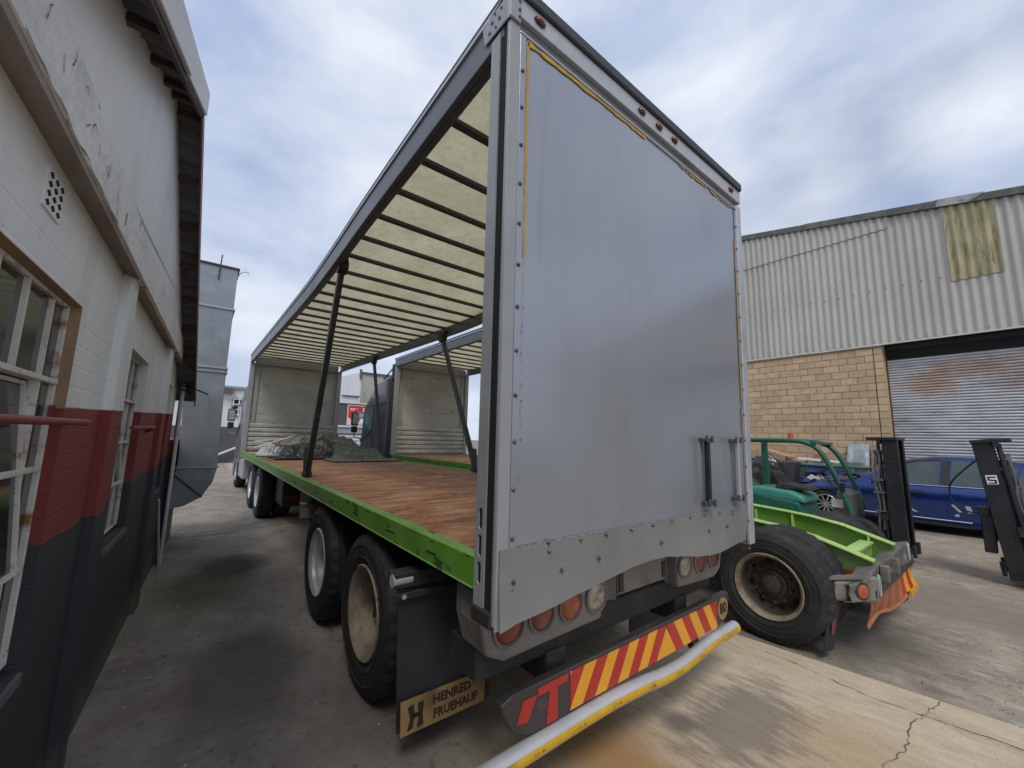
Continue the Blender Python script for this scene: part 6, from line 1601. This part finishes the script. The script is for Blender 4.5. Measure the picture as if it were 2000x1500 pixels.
pane([(.60, 1.505), (.22, 1.60), (-.12, 1.635), (-.12, 1.60), (.22, 1.572), (.56, 1.475)], 'rain_guard', 'plastic', .02)
for yh in (.28, -.85):
    z = .86
    mb = MB(); mb.lathe([(.0, 0), (.066, -.002), (.074, .002)], (0, 0, 0), 20, 'X')
    for v in mb.v: v.xyz = (CX - wid(yh) * 1.0 - .003 + v.x, yh + v.y * 1.9, CZ + z + v.z * .75)
    ch = build(mb, 'handle_recess', M['inside'], car, smooth=50)
    mb = MB(); mb.bar((CX - wid(yh) - .03, yh + .10, CZ + z + .012), (CX - wid(yh) - .03, yh - .10, CZ + z + .005), .022, .02); build(mb, 'handle', M['blue'], ch, bevel=.008, seg=2)
for (yd, z0, z1) in ((-.16, .30, 1.0), (1.22, .30, 1.0), (-1.32, .72, 1.02)):
    mb = MB(); mb.tube([(CX - wid(yd) * q[0] - .001, yd, CZ + .2 + (q[1] - .2) / .8 * (beltz(yd) - .2)) for q in sec[2:]], .004, 5); build(mb, 'door_seam', M['inside'], car)
mb = MB(); mb.tube([(CX - wid(y) * .962 - .002, y, CZ + .315) for y in [1.5 - .1 * k for k in range(21)]], .014, 6); build(mb, 'sill_trim', M['chrome'], car, smooth=50)
mb = MB(); mb.box(CX - .93, -.5, CZ + .19, CX - .80, 1.55, CZ + .25); build(mb, 'sill', M['plastic'], car)
M['scratch'] = mat('scraped_bare_paint', (.42, .42, .42), .5, 0, .2, 30)
mb = MB()
for (P) in ([(.70, .66), (.66, .68), (.30, .44), (.36, .43)], [(-.22, .66), (-.26, .67), (-.38, .52), (-.33, .52)], [(-.42, .66), (-.50, .66), (-.53, .52), (-.46, .52)], [(-.27, .46), (-.32, .48), (-.33, .42), (-.26, .42)]):
    n = len(P); mb.add([(CX - wid(y) * .995 - .004, y, CZ + z) for y, z in P], [tuple(range(n))])
build(mb, 'scratch', M['scratch'], car, recalc=False)
mb = MB(); mb.add([(CX - .82, 1.40, CZ + 1.03), (CX + .82, 1.40, CZ + 1.03), (CX + .64, .58, CZ + 1.56), (CX - .64, .58, CZ + 1.56)], [(0, 1, 2, 3)])
build(mb, 'windscreen', M['carglass'], car)
mb = MB(); mb.hexa([(CX - 1.12, 1.06, CZ + 1.02), (CX - .95, 1.06, CZ + 1.02), (CX - .95, .90, CZ + 1.02), (CX - 1.12, .92, CZ + 1.02), (CX - 1.10, 1.04, CZ + 1.17), (CX - .95, 1.06, CZ + 1.17), (CX - .95, .90, CZ + 1.17), (CX - 1.10, .92, CZ + 1.17)]); build(mb, 'door_mirror', M['blue'], car, bevel=.03, seg=2)
# smashed bonnet and engine bay
rnd = random.Random(31)
def bent(x0, x1, y0, y1, z, seed, amp):
    r = random.Random(seed); nu, nv = 6, 6
    H = [[r.uniform(-amp, amp) for _ in range(nv + 1)] for _ in range(nu + 1)]
    mb = MB(); vs = [(x0 + (x1 - x0) * i / nu, y0 + (y1 - y0) * j / nv + H[i][j] * .5, CZ + z(i / nu, j / nv) + H[i][j]) for i in range(nu + 1) for j in range(nv + 1)]
    mb.add(vs, [(i * (nv + 1) + j, (i + 1) * (nv + 1) + j, (i + 1) * (nv + 1) + j + 1, i * (nv + 1) + j + 1) for i in range(nu) for j in range(nv)]); return mb
o = build(bent(CX - .88, CX - .2, 1.5, 2.72, lambda u, v: 1.02 - .16 * v + .10 * u, 1, .035), 'bonnet', M['blue'], car, recalc=False); o.modifiers.new('thickness', 'SOLIDIFY').thickness = .012
o = build(bent(CX + .1, CX + .86, 1.55, 2.75, lambda u, v: 1.10 - .02 * v + .22 * math.sin(u * 3.1) * v, 2, .05), 'bonnet', M['blue'], car, recalc=False); o.modifiers.new('thickness', 'SOLIDIFY').thickness = .012
mb = MB()
for k in range(16):
    x = CX + rnd.uniform(-.6, .6); y = rnd.uniform(1.6, 2.5); z = CZ + rnd.uniform(.75, 1.08)
    a = Vector((rnd.uniform(-1, 1), rnd.uniform(-1, 1), rnd.uniform(-.3, .5))).normalized() * rnd.uniform(.12, .35)
    mb.bar((x, y, z), (x + a.x, y + a.y, z + a.z), rnd.uniform(.03, .09), rnd.uniform(.03, .08))
build(mb, 'engine_parts', M['chassis'], car, kind='stuff')
mb = MB(); mb.prism([(2.45, 1.0), (2.35, 1.09), (2.25, 1.02), (2.18, 1.09), (2.08, 1.0), (2.2, .96), (2.27, .99), (2.35, .95)], lambda u, v, d: (d, u, v + CZ), CX - .75, CX - .66); build(mb, 'broken_bracket', M['trim'], car)
mb = MB(); mb.prism([(FY - .3, .25), (FY, .30), (FY + .04, .55), (FY - .05, .80), (FY - .3, .84)], lambda u, v, d: (d, u, v + CZ), CX - .72, CX + .72); build(mb, 'front_bumper', M['blue'], car, bevel=.06, seg=2)

# ================================================================== CLUTTER ALONG THE WALL
M['skip'] = mat('grey_green_skip', (0.15, 0.20, 0.17), .6, 0, .15, 4, layers=[((.10, .08, .06), 6, .58, .75)])
M['binblack'] = mat('dark_grey_bin_plastic', (0.05, 0.052, 0.06), .5, 0, .2, 4)
M['bag'] = mat('black_bin_bag', (0.03, 0.03, 0.034), .22, 0, .3, 6, bump=.3, bs=6)
M['bingreen'] = mat('green_bin_plastic', (0.12, 0.27, 0.16), .5, 0, .12, 4)
M['card'] = mat('brown_cardboard', (0.42, 0.27, 0.17), .8, 0, .1, 4, layers=[((.5, .36, .25), 5, .55, .75)])
M['film'] = mat('clear_wrapping_film', (0.34, 0.37, 0.38), .2, 0, .2, 6, layers=[((.60, .60, .60), 7, .56, .7, (1, 1, .4)), ((.18, .22, .24), 5, .58, .7)], coat=.5)
GW = yz(13.5)
sk_ = thing('skip_bin', 'long low grey green waste skip against the block wall behind the car', 'skip', (13.85, 3.0, GW))
mb = MB(); mb.hexa([(13.62, 1.5, GW), (14.1, 1.5, GW), (14.1, 4.6, GW), (13.62, 4.6, GW), (13.5, 1.4, 1.18), (14.12, 1.4, 1.18), (14.12, 4.7, 1.18), (13.5, 4.7, 1.18)]); build(mb, 'body', M['skip'], sk_, bevel=.02)
mb = MB(); mb.box(13.46, 1.36, 1.13, 14.13, 4.74, 1.2); build(mb, 'rim', M['skip'], sk_, bevel=.015)
for k in range(6):
    mb = MB(); y = 1.65 + k * .52; mb.hexa([(13.60, y, GW), (13.63, y, GW), (13.63, y + .08, GW), (13.60, y + .08, GW), (13.47, y, 1.12), (13.5, y, 1.12), (13.5, y + .08, 1.12), (13.47, y + .08, 1.12)]); build(mb, 'rib', M['skip'], sk_)
def carton(cx, cy, cz, sx, sy, sz, rot, label, flap=True):
    t = thing('cardboard_box', label, 'box', (cx, cy, cz), rot, 'cartons on the skip')
    mb = MB(); mb.box(-sx, -sy, 0, sx, sy, sz); build(mb, 'carton', M['card'], t, local=True)
    if flap:
        mb = MB(); mb.hexa([(-sx, -sy - .002, sz), (sx, -sy - .002, sz), (sx, -sy - .2, sz + .05), (-sx, -sy - .2, sz + .05), (-sx, -sy - .002, sz + .006), (sx, -sy - .002, sz + .006), (sx, -sy - .2, sz + .056), (-sx, -sy - .2, sz + .056)]); build(mb, 'flap', M['card'], t, local=True)
    return t
carton(13.8, 3.72, 1.27, .2, .30, .24, (R(18), R(-8), R(8)), 'tilted open cardboard box on top of the rubbish behind the forklift')
carton(13.85, 4.30, 1.25, .2, .24, .22, (R(-8), R(4), R(-12)), 'smaller cardboard box left of the tilted one beside the forklift post', False)
for i, (y, z, l, m_, lb) in enumerate(((2.75, 1.28, .62, 'trim', 'long white roll lying across the skip'), (3.1, 1.24, .55, 'card', 'pale brown roll of paper lying behind the white roll'), (2.1, 1.24, .5, 'trim', 'short white roll at the right end of the skip'))):
    t = thing('roll', lb, 'roll', (13.75, y, z), (0, 0, 0), 'rolls on the skip')
    mb = MB(); mb.cyl((13.72, y - l / 2, z), (13.8, y + l / 2, z + .02), .055, 14); build(mb, 'tube', M[m_], t, smooth=40)
    mb = MB(); mb.cyl((13.7255, y - l / 2 - .012, z), (13.726, y - l / 2 + .02, z), .06, 14); build(mb, 'end_cap', M['sill'], t, smooth=40)
def bin_(name, label, x, y, h, m_, w=.28):
    t = thing(name, label, 'bin', (x, y, GW), (0, 0, R(4)), 'bins behind the forklift')
    mb = MB(); mb.hexa([(-w * .8, -w * .8, .06), (w * .8, -w * .8, .06), (w * .8, w * .8, .06), (-w * .8, w * .8, .06), (-w, -w, h), (w, -w, h), (w, w, h), (-w, w, h)]); build(mb, 'bin_body', M[m_], t, local=True, bevel=.03, seg=2)
    mb = MB(); mb.hexa([(-w - .02, -w - .02, h + .002), (w + .02, -w - .02, h + .002), (w + .02, w + .03, h + .002), (-w - .02, w + .03, h + .002), (-w * .9, -w * .9, h + .06), (w * .9, -w * .9, h + .06), (w * .9, w, h + .07), (-w * .9, w, h + .07)]); build(mb, 'lid', M[m_], t, local=True, bevel=.02)
    for s_ in (-1, 1):
        mb = MB(); mb.lathe([(.0, -.02), (.09, -.02), (.09, .02), (0, .02)], (s_ * w, w * .8, .09), 16, 'X'); build(mb, 'bin_wheel', M['rubber'], t, local=True, smooth=40)
    return t
bin_('wheelie_bin', 'dark grey wheelie bin half covered by a black bag behind the forklift seat', 13.1, 3.25, 1.35, 'binblack', .36)
bin_('wheelie_bin', 'pale green wheelie bin beside the forklift rear post', 13.1, 4.08, 1.2, 'bingreen', .3)
from mathutils import noise as mn
def blobmesh(fn, nu, nv):
    mb = MB(); mb.grid(fn, nu, nv); return mb
def bagf(u, v):
    a = u * 2 * math.pi; b = v * math.pi
    p = Vector((math.sin(b) * math.cos(a), math.sin(b) * math.sin(a), math.cos(b)))
    d = 1 + .22 * mn.noise(p * 2.2) + .10 * abs(mn.noise(p * 5.5))
    return (12.72 + p.x * .30 * d, 3.58 + p.y * .40 * d, .95 + p.z * .46 * d)
tag(build(blobmesh(bagf, 40, 24), 'bin_bag', M['bag'], smooth=70), 'shiny black bag slumped over the dark wheelie bin', 'bag')
t = thing('wrapped_panel', 'tall panel wrapped in clear film leaning on the block wall', 'panel', (14.05, 1.62, GW))
mb = MB(); mb.hexa([(13.75, 1.40, 1.0), (13.80, 1.40, 1.0), (13.80, 1.90, 1.0), (13.75, 1.90, 1.0), (14.08, 1.40, 1.80), (14.13, 1.40, 1.80), (14.13, 1.88, 1.80), (14.08, 1.88, 1.80)]); mb.hexa([(13.55, 1.40, GW), (13.6, 1.40, GW), (13.6, 1.90, GW), (13.55, 1.90, GW), (13.749, 1.40, .998), (13.799, 1.40, .998), (13.799, 1.90, .998), (13.749, 1.90, .998)]); build(mb, 'panel_body', M['film'], t, bevel=.01)
mb = MB(); mb.hexa([(13.77, 1.46, 1.1), (13.785, 1.46, 1.1), (13.785, 1.78, 1.1), (13.77, 1.78, 1.1), (13.985, 1.50, 1.62), (14.0, 1.50, 1.62), (14.0, 1.70, 1.66), (13.985, 1.70, 1.66)]); build(mb, 'inner_shape', M['galv'], t)
t = thing('wrapped_panel', 'narrow dusky pink panel leaning right of the film wrapped one', 'panel', (14.05, 1.25, GW))
M['pink'] = mat('dusky_pink_board', (.30, .19, .18), .6, 0, .2, 8)
mb = MB(); mb.hexa([(13.65, 1.18, GW), (13.7, 1.18, GW), (13.7, 1.37, GW), (13.65, 1.37, GW), (14.08, 1.18, 1.78), (14.13, 1.18, 1.78), (14.13, 1.37, 1.78), (14.08, 1.37, 1.78)]); build(mb, 'panel_body', M['pink'], t)
t = thing('meter_cabinet', 'small ochre timber cabinet fixed to the block wall', 'cabinet', (14.15, 2.6, 1.25))
M['ochre'] = mat('ochre_timber', (.42, .22, .06), .6, 0, .2, 8)
mb = MB(); mb.box(14.08, 2.45, 1.22, 14.19, 2.72, 1.50); build(mb, 'cabinet_body', M['ochre'], t, bevel=.006)
mb = MB(); mb.box(14.07, 2.49, 1.25, 14.079, 2.68, 1.44); build(mb, 'cabinet_door', M['gold'], t)
t = thing('green_strips', 'stack of green plastic strips at the right end of the skip', 'strips', (13.7, 1.75, 1.2))
for k in range(3):
    mb = MB(); mb.box(13.55, 1.5, 1.205 + k * .03, 13.75, 2.1 - k * .1, 1.225 + k * .03); build(mb, 'strip', M['bingreen'], t)

# ================================================================== TARPAULINS ON THE DECK
M['tarpolive'] = mat('dusty_olive_tarpaulin', (0.20, 0.19, 0.13), .65, 0, .15, 2, layers=[((.30, .275, .205), 2.5, .5, .72), ((.09, .09, .07), 4, .58, .75)], bump=.12, bs=20)
M['tarpgreen'] = mat('grey_green_tarpaulin', (0.085, 0.105, 0.08), .55, 0, .15, 2, layers=[((.15, .17, .14), 3, .5, .72), ((.035, .04, .035), 5, .58, .75)], bump=.12, bs=20)
M['tarpblack'] = mat('black_tarpaulin', (0.022, 0.026, 0.028), .35, 0, .3, 3, layers=[((.07, .08, .075), 4, .58, .75)], bump=.1, bs=14)
M['plasticwhite'] = mat('crumpled_white_plastic', (0.40, 0.42, 0.41), .3, 0, .15, 5, layers=[((.22, .25, .24), 6, .5, .7)])
# ---- tarpaulins: a short cloth drop gives the folds, then only the settled mesh is kept
def cloth_drop(name, m_, x0, x1, y0, y1, lumps, seed, n=72, grow=.22, frames=30, wr=.05, z0=1.5, crush=1.0):
    rr = random.Random(seed)
    helpers = []
    cm = MB(); cm.box(-.6, 4, 1.0, 3.2, 13, 1.202)
    for (cx, cy, cz, rx, ry, rz) in lumps:
        cm.grid(lambda u, v: (cx + rx * math.sin(u * math.pi) * math.cos(v * 2 * math.pi), cy + ry * math.sin(u * math.pi) * math.sin(v * 2 * math.pi), cz + rz * math.cos(u * math.pi)), 10, 16)
    hm = bpy.data.objects.new('cloth_rest', cm.mesh('cloth_rest')); COL.objects.link(hm); helpers.append(hm)
    hm.modifiers.new('c', 'COLLISION'); hm.collision.thickness_outer = .012; hm.collision.cloth_friction = 25
    nx = n; ny = max(8, int(n * (y1 - y0) / (x1 - x0)))
    g = MB()
    def f(u, v):
        x = x0 + u * (x1 - x0); y = y0 + v * (y1 - y0)
        p = Vector((x * 1.9 + seed, y * 1.9, seed * .7))
        return (x + .05 * mn.noise(p), y + .05 * mn.noise(p + Vector((7, 0, 0))), z0 + .10 * mn.noise(p * .8) + .05 * mn.noise(p * 2.3) + .015 * mn.noise(p * 6))
    g.grid(f, nx, ny)
    co = bpy.data.objects.new('cloth_src', g.mesh('cloth_src')); COL.objects.link(co); helpers.append(co)
    md = co.modifiers.new('cloth', 'CLOTH'); s_ = md.settings
    s_.quality = 5; s_.mass = .25; s_.tension_stiffness = 10; s_.compression_stiffness = 10; s_.shear_stiffness = 3; s_.bending_stiffness = .04; s_.air_damping = 1.5
    s_.shrink_min = -grow; s_.shrink_max = -grow
    md.collision_settings.distance_min = .010; md.collision_settings.collision_quality = 2; md.collision_settings.use_self_collision = False
    md.point_cache.frame_start = 1; md.point_cache.frame_end = frames + 2
    for fr in range(1, frames + 1): sc.frame_set(fr)
    dg = bpy.context.evaluated_depsgraph_get()
    me = bpy.data.meshes.new_from_object(co.evaluated_get(dg))
    for h in helpers: bpy.data.objects.remove(h, do_unlink=True)
    sc.frame_set(1)
    for v in me.vertices:       # creases pressed into the settled sheet
        p = v.co.copy(); q = Vector((p.x * 1.7 + seed, p.y * 1.7, 1))
        w1 = mn.noise(q * .9); w2 = mn.noise(q * 1.9 + Vector((4, 2, 0))); ang = seed + 2.2 * w1
        s1 = p.x * math.cos(ang) + p.y * math.sin(ang); s2 = p.x * math.cos(ang + 1.1) + p.y * math.sin(ang + 1.1)
        k1 = 1 - 2 * abs(math.sin(s1 * 6.5 + 4 * w2)) ** .75; k2 = 1 - 2 * abs(math.sin(s2 * 11 + 5 * w1)) ** .8
        a_ = wr * min(1, max(0, (p.z - 1.208) / .10))
        m_z = k1 * (.55 + .7 * w1) * 1.3 + k2 * (.35 + .8 * w2) * .75
        v.co.z = max(1.207, p.z + a_ * (m_z + .5)); v.co.x = p.x + .6 * a_ * k1 * math.cos(ang); v.co.y = p.y + .6 * a_ * k1 * math.sin(ang)
        v.co.x = min(2.47, max(.03, v.co.x))
    me.name = name; me.materials.clear(); me.materials.append(M[m_]); me.shade_smooth()
    o = bpy.data.objects.new(name, me); COL.objects.link(o)
    so_ = o.modifiers.new('thickness', 'SOLIDIFY'); so_.thickness = .006
    sb = o.modifiers.new('smooth', 'SUBSURF'); sb.levels = 1; sb.render_levels = 1
    WM[o.name] = Matrix.Identity(4)
    return o
LA = [(.9, 8.4, 1.2, .4, .4, .28), (1.35, 8.7, 1.25, .4, .35, .32), (.6, 8.3, 1.2, .2, .25, .24), (1.2, 8.1, 1.2, .22, .2, .2), (1.65, 8.2, 1.2, .15, .25, .24)]
tag(cloth_drop('tarpaulin', 'tarpblack', .35, 1.75, 7.75, 9.1, LA, 2, z0=1.55, wr=.07), 'black tarpaulin bunched low at the left front of the heap', 'tarpaulin', 'tarpaulins dumped on the deck')
LB = [(.95, 8.8, 1.35, .3, .4, .30), (1.4, 9.0, 1.40, .35, .42, .36), (1.85, 8.8, 1.32, .22, .4, .30), (.62, 9.0, 1.3, .2, .3, .22), (1.2, 8.5, 1.3, .18, .2, .24), (1.6, 8.5, 1.3, .2, .18, .22)]
tag(cloth_drop('tarpaulin', 'tarpolive', .62, 2.12, 8.3, 9.6, LB, 5, z0=1.84, wr=.07), 'dusty olive tarpaulin humped highest over the black one', 'tarpaulin', 'tarpaulins dumped on the deck')
LC = [(1.7, 8.1, 1.22, .35, .5, .30), (2.1, 7.8, 1.2, .2, .5, .22), (1.45, 7.5, 1.2, .2, .35, .14), (1.9, 7.3, 1.2, .3, .2, .12)]
tag(cloth_drop('tarpaulin', 'tarpgreen', 1.2, 2.42, 6.85, 8.6, LC, 9, z0=1.55), 'grey green tarpaulin spread flat toward the right side rail', 'tarpaulin', 'tarpaulins dumped on the deck')
LD = [(.4, 9.7, 1.22, .2, .45, .17)]
tag(cloth_drop('tarpaulin', 'plasticwhite', .10, .74, 9.1, 10.4, LD, 12, n=50, z0=1.5, wr=.07), 'white crumpled plastic bundle at the left front corner of the deck', 'tarpaulin', 'tarpaulins dumped on the deck')
LE = [(1.1, 9.6, 1.45, .35, .2, .27)]
tag(cloth_drop('tarpaulin', 'tarpgreen', .75, 1.5, 9.35, 9.9, LE, 15, n=34, z0=1.82, frames=20), 'dark green sheet lying on top of the olive tarpaulin', 'tarpaulin', 'tarpaulins dumped on the deck')
rnd = random.Random(17)
for i, (a, b, lb) in enumerate((((.15, 10.4, 1.36), (.95, 9.6, 1.70), 'white batten sloping up onto the olive tarpaulin'), ((.18, 10.9, 1.50), (.8, 10.9, 1.58), 'white batten lying level along the headboard planks'), ((.3, 10.0, 1.44), (.9, 9.9, 1.36), 'short pale batten crossing above the white plastic'), ((2.2, 9.4, 1.36), (2.42, 9.9, 1.58), 'thin pale batten standing up at the right of the heap'))):
    mb = MB(); mb.bar(a, b, .035, .03); tag(build(mb, 'batten', M['trim'], bevel=.003), lb, 'batten', 'battens among the tarpaulins')
M['rubble'] = mat('broken_brown_card', (.20, .12, .07), .8, 0, .3, 9)
mb = MB(); mb.hexa([(.42, 9.9, 1.36), (.66, 9.85, 1.38), (.64, 10.1, 1.38), (.40, 10.1, 1.36), (.44, 9.9, 1.50), (.62, 9.86, 1.52), (.6, 10.05, 1.50), (.42, 10.05, 1.48)]); tag(build(mb, 'broken_box', M['rubble'], bevel=.02), 'crushed brown box lying between the battens', 'box')
